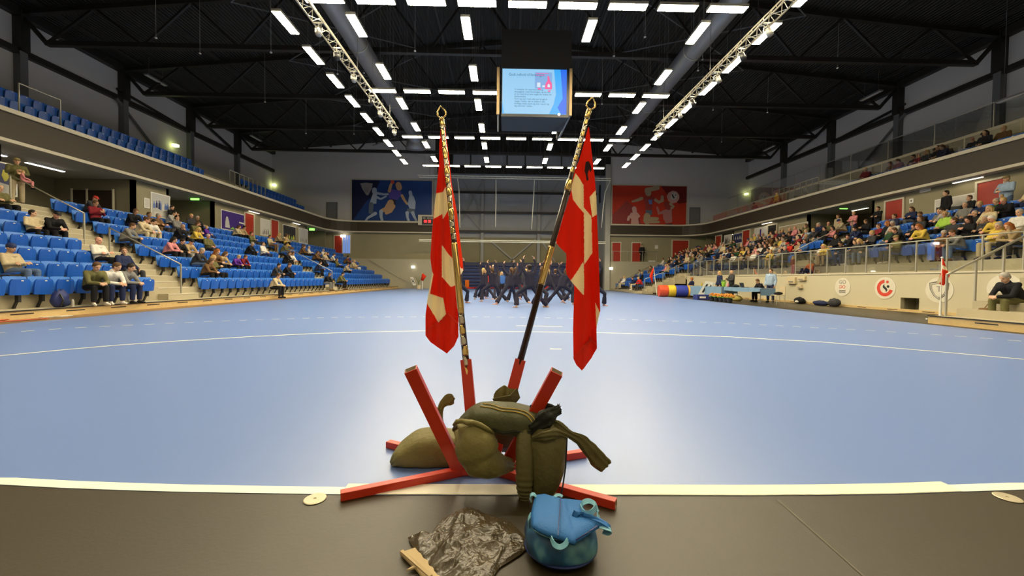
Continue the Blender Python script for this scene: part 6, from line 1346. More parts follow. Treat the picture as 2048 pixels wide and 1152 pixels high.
# ---------------------------------------------------------------- flagpoles and flags
GOLD = mat('polished_brass', (.80, .56, .20), .22, .9, var=.15, scale=60); PBLK = mat('dark_pole_lacquer', (.035, .018, .010), .3); SILV = mat('silver_plate', (.66, .60, .46), .25, .9, var=.2, scale=50)
def pole(lb, bot, top, kind):
    bot, top = V(bot), V(top); t = thing('flagpole', lb, 'flagpole', bot); O = bot.copy(); d = (top-bot)
    P = lambda u: bot+d*u; R = lambda u: .0205*(1-u)+.0125*u
    m = MB(O)
    segs = ([(0, .70, PBLK), ] if kind == 'L' else [])
    m.path([P(0), P(.5), P(.97)], [R(0)*1.0, R(.5), R(.97)], 16); m.smooth = True; m.build('pole_shaft', PBLK, t)
    def ferr(u0, u1, mm_, e=.0025):
        m = MB(O); m.path([P(u0), P(u0+.004), P(u1-.004), P(u1)], [R(u0)+e*.5, R(u0)+e, R(u1)+e, R(u1)+e*.5], 16); m.smooth = True; m.build('brass_ferrule', mm_, t)
    rr = random.Random(kind); tt = d.normalized(); x = tt.cross(V((0, -1, 0))).normalized(); y = x.cross(tt)
    if y.y > 0: y = -y
    def plate(u, L, mm_, k):
        # curved name shield wrapped on the near side of the pole
        m = MB(O); n = 8; vs = []; off = rr.uniform(-.5, .5); M_ = 7
        for j in range(M_):
            v = j/(M_-1); w = (.55+.6*math.sin(PI*min(1, v*1.15+.05)))
            for i in range(n+1):
                an = off+(-w+2*w*i/n); r = R(u)+.0018; vs.append(P(u)+tt*(L*(v-.5))+x*math.sin(an)*r+y*math.cos(an)*r)
        m.add(vs, [(j*(n+1)+i, j*(n+1)+i+1, (j+1)*(n+1)+i+1, (j+1)*(n+1)+i) for j in range(M_-1) for i in range(n)]); m.smooth = True; b = m.build('name_shield', mm_, t)
        s = b.modifiers.new('s', 'SOLIDIFY'); s.thickness = .0015
    if kind == 'L':
        ferr(.26, .50, GOLD); ferr(.955, .985, GOLD, .004)
        us = [.03+.036*i for i in range(7)]+[.51+.024*i for i in range(19)]
        for i, u in enumerate(us): plate(u+.012, .040 if u > .5 else .056, SILV if i % 2 else GOLD, i)
        for u in (.60, .68, .76, .84): ferr(u, u+.03, GOLD, .003)
    else:
        ferr(.34, .475, GOLD); ferr(.68, .72, GOLD, .005); ferr(.955, .985, GOLD, .004)
        us = [.745+.023*i for i in range(10)]
        for i, u in enumerate(us): plate(u+.01, .038, SILV if i % 2 else GOLD, i)
    # open leaf-shaped finial
    L = .095; pts = [P(.985), P(.985)+tt*L*.35+x*.030, P(.985)+tt*L*.62+x*.026, P(.985)+tt*L+x*.0, P(.985)+tt*L*.62-x*.022, P(.985)+tt*L*.35-x*.026]
    m = MB(O); m.path(pts, [.005, .006, .006, .003, .006, .006], 8, closed=True); m.ell(P(.985), (.016, .016, .016), 10, 8); m.smooth = True; m.build('brass_finial', GOLD, t)
    return t, P
lt, ltop = TOPS_['rear left']; rt_, rb = TOPS_['rear right']
LB = TOPS_['rear left']; RBp = TOPS_['rear right']
pl, PLf = pole('dark flagpole with silver and brass name shields, leaning left, holding the left flag', LB[0]-(LB[0]-LB[1])*.25, PY(883, 232, 2.56), 'L')
pr_, PRf = pole('dark brown flagpole with brass bands, leaning right, holding the right flag', RBp[0]-(RBp[0]-RBp[1])*.25, PY(1180, 214, 2.50), 'R')
# left flag
Lp = [(882, 249), (878.5, 288), (878, 328), (872, 387), (867, 434), (864, 470), (861, 516), (865, 546), (859.5, 575), (854.6, 602), (851, 630), (851, 671), (862, 685), (893.7, 707)]
Rp = [(888, 249), (893, 300), (899, 360), (905, 430), (910, 500), (912.5, 572), (916.7, 630), (917, 673), (908, 692), (893.9, 707)]
def dl(x, y):
    base = 2.60-.02*(y-250)/450; cr = 886+(y-250)*.004; k = min(1, max(0, (y-255)/90))
    d = base+k*(.050*min(1, abs(x-cr)/26)-.0)-.03*k
    if x < cr: d += k*.012*math.sin((x-850)*.35+y*.01)
    else: d += k*.008*math.sin((x-886)*.3)
    if y > 596:
        # lower corner folded up toward the light
        e = (y-(664-(x-851)*.86)) if x < 896 else (y-(626+(x-896)*1.0))
        if e > 0: d -= .02+.00035*e
        else: d += .0
    if 560 < y < 600 and x < 886: d += .012*(1-(abs(y-580))/20)
    return d
WL = [[(872, 387), (886, 384), (890.5, 373), (894, 395), (897.5, 419), (886, 438), (885, 428), (867, 438)], [(884, 490), (896, 507), (908, 521), (912, 570), (901.5, 574), (884, 554)], [(861, 533), (867, 549), (860.5, 586), (855, 606), (850, 600), (856, 560)], [(854, 607), (859, 587), (886, 596), (892, 629), (877, 645)]]
m = flag_sheet(Lp, Rp, 249, 707, WL, dl, 72, 1.2)
o = m.build('banner_flag', [FRED, FWHT]); tag(o, 'red flag with white cross hanging in folds from the left pole', 'flag', 'large flags'); so = o.modifiers.new('s', 'SOLIDIFY'); so.thickness = .0015
m = flag_sheet([(887, 250), (892, 300), (898, 370), (905, 430), (911, 490), (915, 520), (918, 536), (921, 548)], [(889.5, 250), (897.7, 310), (903.5, 367), (913.5, 423), (920, 480), (925, 518), (927, 540), (922, 549)], 250, 549, [[(917, 533), (929, 540), (924, 552), (915, 545)]], lambda x, y: 2.66+.012*math.sin(x*.4), 8, 3.0)
o2 = m.build('rear_fold', [FRED, FWHT], o); 
# right flag
Lp = [(1176, 255), (1167, 290), (1158, 321), (1148, 346), (1143, 380), (1133, 412), (1126.5, 433), (1113, 480), (1113, 487), (1122, 497), (1132.5, 507), (1133, 520), (1131.5, 535), (1134, 550), (1142, 562), (1148, 570), (1148.5, 577), (1146, 658), (1147, 718), (1153, 730), (1164, 741)]
Rp = [(1178, 255), (1183.6, 309), (1189.6, 355), (1193, 400), (1194.5, 443), (1197, 500), (1199, 564), (1200.5, 622), (1196, 640), (1193, 658), (1194, 697), (1182, 717), (1164.2, 741)]
def dr(x, y):
    k = min(1, max(0, (y-258)/80)); base = 2.50+.03*(y-250)/480
    c1, c2 = 1167+(y-400)*.002, 1184.5
    d = base
    if x < c1: d += k*.0016*(c1-x)*.9-.01*k
    elif x < c2: d += k*.0034*(x-c1)
    else: d += k*(.0034*(c2-c1)-.0026*(x-c2))
    d += k*.006*math.sin(x*.22+y*.008)
    if y > 660:
        e = (y-(700-(x-1160)*1.15)) if x < 1179 else (y-(672+(x-1179)*1.2))
        if e > 0: d -= .025+.0003*e
    return d
WR = [[(1150.8, 346), (1159, 357), (1167, 370), (1167.3, 426), (1157, 414), (1146, 399), (1142.5, 376)], [(1167.3, 415), (1175, 424), (1182.5, 433), (1183.6, 480), (1185, 505), (1176, 518), (1168, 530), (1167.7, 460)], [(1178.7, 394), (1191, 381), (1196, 385), (1198, 427), (1184, 435)], [(1141, 561.6), (1156, 540), (1167, 522.5), (1168, 560), (1167.7, 591), (1154, 576)], [(1191, 605), (1201, 627), (1203, 640), (1197, 662), (1192.5, 650)]]
EM = [[(1171, 324), (1177, 322), (1181, 330), (1183, 340), (1180, 345), (1178, 338), (1175, 348), (1177, 360), (1173, 362), (1171, 348), (1168.5, 342), (1170, 334)]]
m = flag_sheet(Lp, Rp, 255, 741, WR, dr, 80, 1.2, EM)
o = m.build('banner_flag', [FRED, FWHT, cloth_mat('flag_crest_dark', (.06, .03, .03))]); tag(o, 'red flag with white cross and small dark crest hanging from the right pole', 'flag', 'large flags'); so = o.modifiers.new('s', 'SOLIDIFY'); so.thickness = .0015
# ---------------------------------------------------------------- sandbags
def bagm(nm, c):
    m = mat(nm, c, .62, var=.10, scale=14, spec=.35, bump=.25, bscale=45); return m
SB1 = bagm('sandbag_olive', (.19, .165, .050)); SB2 = bagm('sandbag_dark_olive', (.075, .078, .030)); SB3 = bagm('sandbag_brown_olive', (.115, .10, .032)); YST = mat('yellow_stripe', (.42, .28, .03), .6); SBK = bagm('sandbag_black_green', (.016, .018, .012))
def loft_bag(spine, wr, hr, amp=.010, seed=0, n=44, m_=60, up=(0, -1, 0), wr_freq=7, folds=None, flatbot=None, pow_=.8):
    """smooth bag swept along spine; wr across the view, hr in depth"""
    K = len(spine); sp_ = [V(p) for p in spine]
    def cat(A, u):
        x = u*(K-1); i = min(int(x), K-2); f = x-i; g = lambda j: A[max(0, min(K-1, j))]
        a, b, c, d = g(i-1), g(i), g(i+1), g(i+2); return (b*2+(c-a)*f+(a*2-b*5+c*4-d)*f*f+(b*3-a-c*3+d)*f*f*f)*.5
    mb = MB(); vs = []; px = None
    for j in range(m_+1):
        u = j/m_; p = cat(sp_, u); t = (cat(sp_, min(1, u+.01))-cat(sp_, max(0, u-.01))).normalized(); U_ = V(up)
        x = t.cross(U_).normalized(); y = x.cross(t).normalized(); w, h = max(.002, cat(wr, u)), max(.002, cat(hr, u))
        for i in range(n):
            an = 2*PI*i/n; c, s = math.cos(an), math.sin(an); c = math.copysign(abs(c)**pow_, c); s = math.copysign(abs(s)**pow_, s)
            q = p+x*c*w+y*s*h; nz = V((q.x*wr_freq+seed*7.3, q.y*wr_freq, q.z*wr_freq)); f = noise.noise(nz)*amp+noise.noise(nz*3.1)*amp*.35
            edge = min(u, 1-u); rid = math.sin(an*9+seed+u*6)*amp*.9*max(0, 1-edge*6)
            q += (x*c+y*s)*(f+rid)
            if folds: q += (x*c+y*s)*folds(u, an)
            if flatbot is not None and q.z < flatbot: q.z = flatbot+(q.z-flatbot)*.06
            vs.append(q)
    fs = [(j*n+i, (j+1)*n+i, (j+1)*n+(i+1) % n, j*n+(i+1) % n) for j in range(m_) for i in range(n)]
    fs += [tuple(reversed(range(n))), tuple(range(m_*n, m_*n+n))]; mb.add(vs, fs); mb.smooth = True; return mb
def sandbag(lb, m_, **k):
    mb = loft_bag(**k); c = sum((v for v in mb.v), V((0, 0, 0)))/len(mb.v); mb.o = V((c.x, c.y, min(v.z for v in mb.v))); o = mb.build('sandbag', m_); tag(o, lb, 'sandbag', 'sandbags on the flag stand'); return o, mb.o
def ribbon_end(parent, O, pts, ws, m_, seed, nm='tied_neck', th=.008, amp=.006):
    mb = loft_bag([V(p) for p in pts], ws, [max(th, w*.28) for w in ws], amp=amp, seed=seed, n=26, m_=36, wr_freq=24, folds=lambda u, a: .004*math.sin(a*7+seed+u*5)); mb.o = V(O); mb.build(nm, m_, parent)
q = PY
# A: lying bag on the left
A, OA = sandbag('plump olive sandbag lying on the court left of the stand', SB1, spine=[q(784, 930, 2.20), q(803, 915, 2.22), q(838, 903, 2.26), q(880, 900, 2.28), q(925, 905, 2.28), q(950, 915, 2.26)],
    wr=[.010, .060, .112, .118, .10, .03], hr=[.02, .085, .12, .125, .11, .04], amp=.010, seed=1, up=(0, -1, 0), flatbot=.006, wr_freq=6)
ribbon_end(A, OA, [q(878, 862, 2.36), q(880, 835, 2.36), q(884, 812, 2.36), q(899, 798, 2.36), q(907, 793, 2.36)], [.024, .016, .018, .034, .012], SB1, 2)
m = MB(OA); m.path([q(874, 815, 2.35), q(868, 845, 2.35), q(872, 870, 2.33)], [.01, .012, .014], 8); m.smooth = True; m.build('tied_neck', SB1, A)
# B: saddle bag at the centre left, doubled over to the lower right
def foldB(u, a): return -.022*math.exp(-((a-5.5)**2)/.06)*math.sin(PI*u)+.007*math.sin(a*7+u*9)*max(0, 1-u*2.2)-.012*math.exp(-((u-.55)/.05)**2)*max(0, math.sin(a+.6))
Bq, OB = sandbag('olive sandbag hanging at the centre left, folded over toward the hub', SB1, spine=[q(922, 856, 1.99), q(940, 872, 1.94), q(952, 893, 1.91), q(962, 914, 1.91), q(990, 926, 1.94), q(1022, 930, 2.02)],
    wr=[.045, .085, .104, .098, .060, .020], hr=[.03, .075, .09, .09, .07, .03], amp=.009, seed=3, wr_freq=9, pow_=.9, folds=foldB)
m = MB(OB); m.path([q(x_, y_, d_) for x_, y_, d_ in ((907, 850, 1.93), (914, 843, 1.91), (925, 842, 1.90), (936, 846, 1.89), (948, 845, 1.885), (960, 850, 1.88), (975, 858, 1.885), (988, 866, 1.90))], [.006, .012, .011, .013, .011, .013, .010, .004], 10); m.smooth = True; m.build('gathered_hem', SB1, Bq)
# C: top pillow with yellow stripes
Cb, OC = sandbag('dark green sandbag with two yellow stripes lying across the top of the stand', SB2, spine=[q(908, 862, 2.06), q(928, 846, 2.05), q(958, 834, 2.04), q(1000, 835, 2.02), q(1045, 842, 2.01), q(1080, 846, 2.0), q(1100, 842, 2.0)],
    wr=[.008, .034, .062, .072, .072, .058, .015], hr=[.01, .06, .095, .11, .11, .09, .02], amp=.006, seed=5, wr_freq=8, up=(0, -1, 0), folds=lambda u, a: .003*math.sin(u*60)*max(0, math.sin(a)))
def onbag(P, off, parent, O, mm_, r=.0028):
    m = MB(O); m.path(P, r, 6); m.build('yellow_stripe', mm_, parent)
me = Cb.data; mat_inv = Cb.matrix_world
from mathutils.bvhtree import BVHTree
def cast_path(ob, O, pts, up=.003):
    bv = BVHTree.FromPolygons([v.co+O for v in ob.data.vertices], [tuple(p.vertices) for p in ob.data.polygons]); out = []
    for (x, y) in pts:
        h = bv.ray_cast(V((0, 0, CAMH)), ray(x, y).normalized())
        if h[0] is not None: out.append(h[0]+h[1]*up*(1 if h[1].dot(ray(x, y)) < 0 else -1))
    return out
def smoothpx(P, n=24):
    out = []; K = len(P)
    for i in range(n+1):
        x = i/n*(K-1); k = min(int(x), K-2); f = x-k; g = lambda j: V((*P[max(0, min(K-1, j))], 0)); a, b, c, d = g(k-1), g(k), g(k+1), g(k+2)
        v = (b*2+(c-a)*f+(a*2-b*5+c*4-d)*f*f+(b*3-a-c*3+d)*f*f*f)*.5; out.append((v.x, v.y))
    return out
for dy in (0, 5.5):
    P = cast_path(Cb, OC, smoothpx([(966-dy, 808+dy*1.0), (985-dy*.3, 811+dy), (1005, 817+dy), (1030, 819+dy), (1052-dy*.4, 825+dy), (1066-dy, 836+dy*.6), (1070-dy, 846)], 30))
    if len(P) > 3: onbag(P, 0, Cb, OC, YST)
# lower dark hem of C and crumpled black neck at its right end
m = MB(OC); m.path([q(985, 856, 1.92), q(1005, 866, 1.91), q(1030, 862, 1.91), q(1060, 866, 1.90), q(1082, 862, 1.90)], [.004, .011, .009, .011, .006], 8, flat=(1, .6)); m.smooth = True; m.build('bottom_hem', SBK, Cb)
ribbon_end(Cb, OC, [q(1062, 858, 1.90), q(1080, 848, 1.88), q(1095, 835, 1.88), q(1105, 824, 1.90), q(1120, 817, 1.92)], [.012, .034, .04, .026, .018], SBK, 7, 'crumpled_end', .012, .010)
ribbon_end(Cb, OC, [q(1060, 814, 1.99), q(1080, 812, 1.98), q(1100, 814, 1.97), q(1116, 822, 1.95)], [.004, .012, .014, .018], SBK, 8, 'crumpled_end', .01, .006)
# D: right hanging bag with a long tail
Dq, OD = sandbag('brown-olive sandbag hanging at the right, long tied tail flying right', SB3, spine=[q(1098, 853, 1.96), q(1098, 866, 1.93), q(1097, 885, 1.90), q(1096, 920, 1.89), q(1090, 955, 1.89), q(1083, 984, 1.90), q(1080, 992, 1.91)],
    wr=[.03, .070, .088, .086, .072, .052, .02], hr=[.03, .06, .08, .085, .075, .05, .02], amp=.006, seed=9, up=(0, -1, 0), flatbot=.004, wr_freq=8, folds=lambda u, a: .006*math.sin(a*8+2)*max(0, 1-u*3.5))
ribbon_end(Dq, OD, [q(1100, 842, 1.94), q(1122, 856, 1.90), q(1140, 868, 1.88), q(1162, 880, 1.88), q(1180, 900, 1.88), q(1200, 922, 1.88), q(1212, 934, 1.88)], [.012, .022, .016, .026, .034, .036, .030], SB3, 10, 'tied_tail')
ribbon_end(Dq, OD, [q(1064, 878, 1.86), q(1090, 872, 1.82), q(1115, 868, 1.84), q(1134, 872, 1.88)], [.006, .018, .02, .008], SB3, 19, 'gathered_hem', .008, .005)
# E: narrow hanging end reaching the floor
Eq, OE = sandbag('narrow wrinkled olive sandbag end hanging to the floor in front of the hub', SB3, spine=[q(1050, 862, 1.93), q(1050, 885, 1.90), q(1050, 925, 1.87), q(1049, 965, 1.86), q(1048, 990, 1.86), q(1047, 1003, 1.865)],
    wr=[.030, .042, .044, .040, .026, .012], hr=[.03, .04, .042, .04, .025, .012], amp=.003, seed=12, up=(0, -1, 0), wr_freq=10, folds=lambda u, a: .0035*math.sin(u*95+1.5*math.sin(a))*max(0, min(1, (u-.35)*3)))
# G: ruffled neck standing up behind the top bag, belonging to a rear sandbag
Gq, OG = sandbag('dark olive sandbag behind the top one, ruffled neck sticking up', SB2, spine=[q(1010, 900, 2.26), q(1012, 880, 2.24), q(1013, 850, 2.22), q(1014, 822, 2.22), q(1014, 806, 2.22)], wr=[.02, .07, .08, .05, .03], hr=[.02, .05, .06, .05, .03], amp=.005, seed=14)
m = MB(OG); rr = random.Random(4)
ctr = V((1013, 808)); rim = [(985, 796), (990, 781), (1004, 773), (1010, 768), (1018, 780), (1030, 775), (1037, 786), (1040, 795), (1034, 806), (1026, 808)]
vs = [q(1000, 808, 2.20), q(1024, 810, 2.20)]; N = len(rim)
lo = [q(998+26*i/(N-1), 812, 2.19+.015*math.sin(i*2.2)) for i in range(N)]; mid = [q(rim[i][0]*.6+(998+26*i/(N-1))*.4, rim[i][1]*.55+812*.45, 2.19+.035*math.sin(i*2.6)) for i in range(N)]; hi = [q(rim[i][0], rim[i][1], 2.2+.03*math.sin(i*2.6+1)) for i in range(N)]
m.add(lo+mid+hi, [(i, i+1, N+i+1, N+i) for i in range(N-1)]+[(N+i, N+i+1, 2*N+i+1, 2*N+i) for i in range(N-1)]); b = m.build('ruffled_neck', SB1, Gq); s = b.modifiers.new('u', 'SUBSURF'); s.levels = s.render_levels = 1; s = b.modifiers.new('s', 'SOLIDIFY'); s.thickness = .004
m = MB(OG); m.add([q(985, 797, 2.17), q(1020, 790, 2.15), q(1034, 775, 2.16), q(1040, 795, 2.17), q(1028, 810, 2.17), q(992, 812, 2.17)], [(0, 1, 5), (1, 4, 5), (1, 2, 3), (1, 3, 4)]); b = m.build('ruffled_neck', SB3, Gq); s = b.modifiers.new('s', 'SOLIDIFY'); s.thickness = .004
# cord
m = MB(PZ(1125, 985, .2)); m.path([q(1134, 876, 1.80), q(1133, 900, 1.79), q(1131, 935, 1.76), q(1126, 970, 1.72), q(1122, 990, 1.66)], .0035, 6); m.smooth = True; o = m.build('string', CM['black']); tag(o, 'thin dark cord hanging from the right sandbag to the blue bag', 'cord')
# ---------------------------------------------------------------- black plastic sack on the floor
def sheet_outline(outl, ctr, hfun, nr, na, nm, m_, parent=None, z0=.004):
    """star-shaped crumpled sheet on the floor, outline in picture points on the floor plane"""
    C0 = PZ(*ctr); P = [PZ(x, y) for x, y in outl]; A = [(math.atan2(p.y-C0.y, p.x-C0.x), (p-C0).length) for p in P]; A.sort()
    def rad(a):
        for i in range(len(A)):
            a0, r0 = A[i]; a1, r1 = A[(i+1) % len(A)]; 
            if i == len(A)-1: a1 += 2*PI
            for aa in (a, a+2*PI):
                if a0 <= aa <= a1:
                    # straight edge between the corner points
                    p0 = V((math.cos(a0)*r0, math.sin(a0)*r0)); p1 = V((math.cos(a1)*r1, math.sin(a1)*r1)); dd = V((math.cos(aa), math.sin(aa))); e = p1-p0
                    den = dd.x*e.y-dd.y*e.x
                    return (p0.x*e.y-p0.y*e.x)/den if abs(den) > 1e-9 else r0
        return A[0][1]
    mb = MB(C0); vs = [C0+V((0, 0, z0+hfun(0, 0, C0)))]; fs = []
    for j in range(1, nr+1):
        for i in range(na):
            a = -PI+2*PI*i/na; r = rad(a)*j/nr; p = C0+V((math.cos(a)*r, math.sin(a)*r, 0)); p.z = z0+hfun(j/nr, a, p); vs.append(p)
    for i in range(na): fs.append((0, 1+i, 1+(i+1) % na))
    for j in range(nr-1):
        for i in range(na): fs.append((1+j*na+i, 1+(j+1)*na+i, 1+(j+1)*na+(i+1) % na, 1+j*na+(i+1) % na))
    mb.add(vs, fs); mb.smooth = True; return mb.build(nm, m_, parent)
def ridge(p, f, s=0): return 1-abs(noise.noise(V((p.x*f+s, p.y*f+s*2, s))))*2
def hs(r, a, p):
    e = max(0, 1-r**7); u, v_ = p.x*.8+p.y*.6, -p.x*.6+p.y*.8; wx = noise.noise(p*5+V((3, 1, 2)))*.06
    r1 = 1-abs(noise.noise(V(((p.x+wx)*6.5, p.y*4.5, .7))))*2.2; r2 = 1-abs(noise.noise(V((u*9, (v_+wx)*16, 3.1))))*2.0; r3 = 1-abs(noise.noise(V((v_*24, u*17, 8.2))))*2.0; r4 = 1-abs(noise.noise(V((p.x*55, p.y*48, 5.2))))*2
    return e*max(0, .016*(1-r*r)+.024*max(0, r1)**1.5*(1-.5*r)+.015*max(0, r2)**1.3+.008*r3+.003*r4)+.003
BAGP = mat('black_plastic_film', (.060, .043, .016), .27, var=.3, scale=20, spec=1.0, bump=.25, bscale=90)
out = [(815, 1078), (862, 1071), (875, 1052), (884, 1041), (906, 1028), (925, 1020), (944, 1019), (965, 1028), (991, 1037), (1021, 1047), (1038, 1063), (1052, 1080), (1054, 1100), (1042, 1112), (1020, 1126), (1000, 1138), (985, 1160), (960, 1180), (905, 1178), (872, 1160), (850, 1130), (828, 1103)]
o = sheet_outline(out, (940, 1095), hs, 130, 330, 'plastic_sack', BAGP); tag(o, 'crumpled black plastic sack lying flat on the dark floor', 'plastic sack')
# cardboard below it
CARD = mat('cardboard_cream', (.50, .38, .20), .8)
t = thing('cardboard_piece', 'pale torn cardboard sheet sticking out under the black plastic sack', 'cardboard', PZ(840, 1130)); O = t.location.copy()
m = MB(O); m.prism([PZ(800, 1105, .012), PZ(830, 1095, .012), PZ(890, 1152, .012), PZ(905, 1185, .012), PZ(868, 1185, .012), PZ(835, 1140, .012)], (0, 0, -.008)); m.build('sheet', CARD, t)
m = MB(O); m.prism([PZ(830, 1131, .014), PZ(813, 1143, .004), PZ(835, 1136, .014)], (0, 0, .006)); m.prism([PZ(800, 1105, .02), PZ(806, 1102, .02), PZ(865, 1152, .024), PZ(858, 1156, .02)], (0, 0, .006)); m.build('torn_flap', CARD, t)
# ---------------------------------------------------------------- blue backpack
c0 = PZ(1128, 1128); ctr = V((.226, 1.495, 0))
t = thing('blue_backpack', 'round blue and teal child backpack lying back on the dark floor', 'backpack', (ctr.x, ctr.y, 0)); O = t.location.copy()
def teal_print():
    m = mat('teal_pattern_fabric', (.05, .16, .26), .5, spec=.4); nt = m.node_tree; b = nt.nodes['Principled BSDF']
    tc = nt.nodes.new('ShaderNodeTexCoord'); n = nt.nodes.new('ShaderNodeTexNoise'); n.inputs['Scale'].default_value = 9; n.inputs['Detail'].default_value = 2
    r = nt.nodes.new('ShaderNodeValToRGB'); r.color_ramp.elements[0].position = .40; r.color_ramp.elements[0].color = (.008, .035, .075, 1); r.color_ramp.elements[1].position = .68; r.color_ramp.elements[1].color = (.14, .34, .38, 1); e = r.color_ramp.elements.new(.52); e.color = (.02, .10, .20, 1)
    nt.links.new(tc.outputs['Object'], n.inputs[0]); nt.links.new(n.outputs[0], r.inputs[0]); nt.links.new(r.outputs[0], b.inputs['Base Color']); return m
TEAL = teal_print(); BBL = mat('backpack_blue', (.025, .15, .42), .6, var=.06, spec=.3, bump=.15, bscale=200); LTE = mat('pale_teal_webbing', (.17, .42, .52), .5); NVY = mat('backpack_navy_base', (.010, .03, .14), .5)
m = MB(O); n_, k_ = 40, 24; vs = []
rx_, ry_, H = .137, .132, .15
for j in range(k_+1):
    v = j/k_; z = H*v; prof = (1-abs(2*v-.75)**3.0*.32) if v > .375 else (1-(1-v/.375)**2.4*.30)
    for i in range(n_):
        a = 2*PI*i/n_; s = math.copysign(abs(math.sin(a))**.85, math.sin(a)); c = math.copysign(abs(math.cos(a))**.85, math.cos(a)); p = V((ctr.x+rx_*prof*c, ctr.y+ry_*prof*s+.0*v, z)); f = .006*noise.noise(p*14); p += V((c*f, s*f, 0)); vs.append(p)
top = V((ctr.x, ctr.y, H+.012)); vs.append(top); bot = V((ctr.x, ctr.y, .001)); vs.append(bot)
fs = [(j*n_+i, j*n_+(i+1) % n_, (j+1)*n_+(i+1) % n_, (j+1)*n_+i) for j in range(k_) for i in range(n_)]+[(k_*n_+i, k_*n_+(i+1) % n_, len(vs)-2) for i in range(n_)]+[((i+1) % n_, i, len(vs)-1) for i in range(n_)]
ks = [1 if j < 6 else 0 for j in range(k_) for i in range(n_)]+[0]*(2*n_)
m.v += vs; m.f += fs; m.mi += ks; m.smooth = True; body = m.build('bag_body', [TEAL, NVY], t)
m = MB(O)
zz = H*.21; m.path([(ctr.x+rx_*.985*math.cos(a), ctr.y+ry_*.985*math.sin(a)+.0, zz) for a in [2*PI*i/36 for i in range(36)]], .005, 6, closed=True); m.build('piping', NVY, t)
zz = H*.86; m = MB(O); m.path([(ctr.x+rx_*.93*math.cos(a), ctr.y+ry_*.93*math.sin(a)+.0, zz) for a in [-2.6+2.1*i/20 for i in range(21)]], .004, 6); m.build('zip_piping', LTE, t)
# padded blue back panel on top
hz = lambda px, py: H+.018+.012*math.sin((px-1060)/45)
pan = [(1070, 990), (1085, 988), (1108, 995), (1135, 999), (1164, 1002), (1167, 1016), (1178, 1030), (1193, 1040), (1210, 1044), (1221, 1050), (1223, 1062), (1210, 1058), (1197, 1057), (1180, 1068), (1165, 1078), (1150, 1086), (1131, 1082), (1112, 1076), (1094, 1070), (1076, 1062), (1063, 1053), (1061, 1030), (1066, 1007)]
def hp(r, a, p): return H+.018*(1-r**3)+.004*noise.noise(p*12)
C_ = PZ(1125, 1035, H); 
mb = MB(O); Pn = [PZ(x, y, H+.006) for x, y in pan]; cc = sum(Pn, V((0, 0, 0)))/len(Pn); nr = 12; vs = [cc+V((0, 0, .022))]; N = len(Pn)
ring = []
for i in range(N*4): a, b = Pn[i//4], Pn[(i//4+1) % N]; ring.append(a.lerp(b, (i % 4)/4))
N4 = len(ring)
for j in range(1, nr+1):
    for i in range(N4):
        p = cc.lerp(ring[i], j/nr); r = j/nr; xo = abs((p.x-cc.x)+.012); p.z += .022*(1-r**6)-.006*math.exp(-(xo/.006)**2)*(1 if r < .95 else 0)+.002*math.sin(p.x*160)*(1-r)*.5; vs.append(p)
fs = [(0, 1+i, 1+(i+1) % N4) for i in range(N4)]+[(1+j*N4+i, 1+(j+1)*N4+i, 1+(j+1)*N4+(i+1) % N4, 1+j*N4+(i+1) % N4) for j in range(nr-1) for i in range(N4)]
mb.add(vs, fs); mb.smooth = True; b = mb.build('padded_back_panel', BBL, t); s = b.modifiers.new('s', 'SOLIDIFY'); s.thickness = .016; s.offset = 1 if b.data.polygons[0].normal.z < 0 else -1
def catm(P, n=24):
    out = []; K = len(P)
    for i in range(n+1):
        x = i/n*(K-1); k = min(int(x), K-2); f = x-k; g = lambda j: P[max(0, min(K-1, j))]; a, b, c, d = g(k-1), g(k), g(k+1), g(k+2)
        out.append((b*2+(c-a)*f+(a*2-b*5+c*4-d)*f*f+(b*3-a-c*3+d)*f*f*f)*.5)
    return out
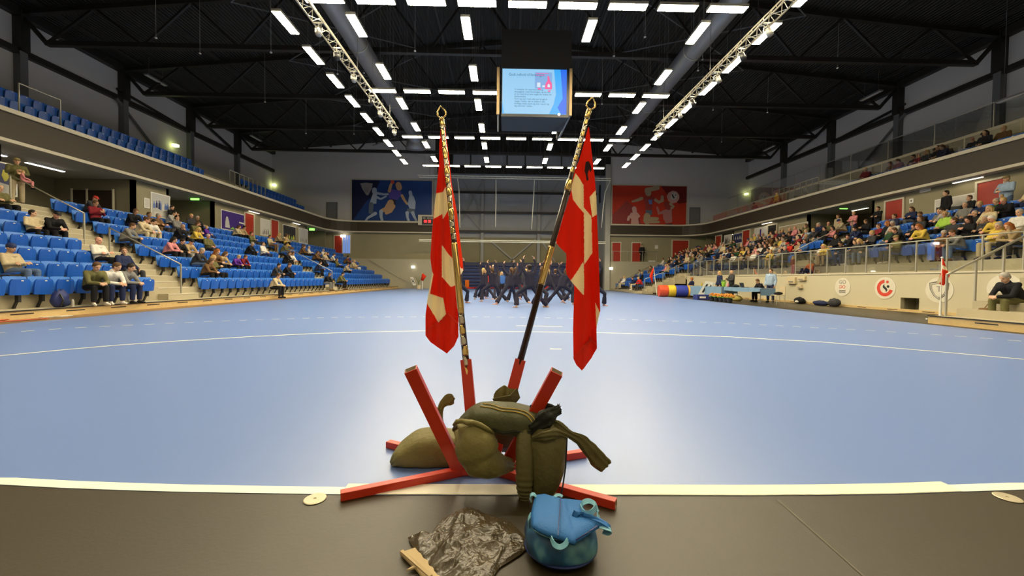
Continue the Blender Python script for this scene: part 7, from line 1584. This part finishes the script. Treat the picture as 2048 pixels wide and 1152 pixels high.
def strap(P, w, wd=(0, 1, 0), m_=LTE, nm='strap', th=.003):
    m = MB(O); P = catm(P); vs = []; n = len(P); wd = V(wd).normalized()
    for i, p in enumerate(P):
        t_ = (P[min(n-1, i+1)]-P[max(0, i-1)]).normalized(); s_ = (wd-t_*wd.dot(t_)).normalized(); nn = t_.cross(s_); vs += [p-s_*w-nn*th/2, p+s_*w-nn*th/2, p+s_*w+nn*th/2, p-s_*w+nn*th/2]
    m.add(vs, [(i*4+j, (i+1)*4+j, (i+1)*4+(j+1) % 4, i*4+(j+1) % 4) for i in range(n-1) for j in range(4)]+[(0, 1, 2, 3), (n*4-1, n*4-2, n*4-3, n*4-4)]); m.smooth = False; m.build(nm, m_, t)
Z = lambda x, y, z: PZ(x, y, z)
strap([Z(1073, 994, H+.010), Z(1067, 989, H+.016), Z(1061, 992, H+.008), Z(1062, 1004, H-.012)], .012)
strap([Z(1162, 1012, H+.02), Z(1167, 1005, H+.035), Z(1178, 1002, H+.038), Z(1189, 1008, H+.03), Z(1195, 1022, H+.012), Z(1198, 1042, H-.005)], .010, (0, 1, .6))
strap([Z(1160, 1012, H+.03), Z(1168, 1026, H+.03), Z(1182, 1026, H+.035), Z(1192, 1014, H+.04)], .010, (0, .5, 1))
strap([Z(1102, 1076, H+.008), Z(1108, 1088, H+.008), Z(1119, 1094, H+.010), Z(1130, 1089, H+.008), Z(1136, 1080, H+.008)], .008, (0, .8, .6), nm='grab_handle')
strap([Z(1108, 995, H+.018), Z(1113, 991, H+.022), Z(1119, 990, H+.022), Z(1125, 993, H+.018)], .006, (0, 1, .5), nm='webbing_tab')
strap([Z(1200, 1052, H+.012), Z(1212, 1056, H+.012), Z(1222, 1061, H+.005), Z(1216, 1066, H-.01), Z(1206, 1063, H-.012)], .009, (0, 1, .3), nm='webbing_tab')
strap([Z(1064, 1026, H+.0), Z(1057, 1040, H-.02), Z(1058, 1056, H-.05), Z(1062, 1072, H-.08)], .013, (0, 1, 0), nm='side_strap')
strap([Z(1121, 994, H+.030), Z(1120, 1020, H+.036), Z(1117, 1050, H+.036), Z(1116, 1072, H+.028)], .0015, (1, 0, 0), m_=NVY, nm='centre_seam', th=.004)
strap([Z(1194, 1052, H+.02), Z(1180, 1062, H+.024), Z(1165, 1072, H+.024), Z(1152, 1080, H+.02)], .0012, (1, 1, 0), m_=NVY, nm='edge_seam', th=.004)
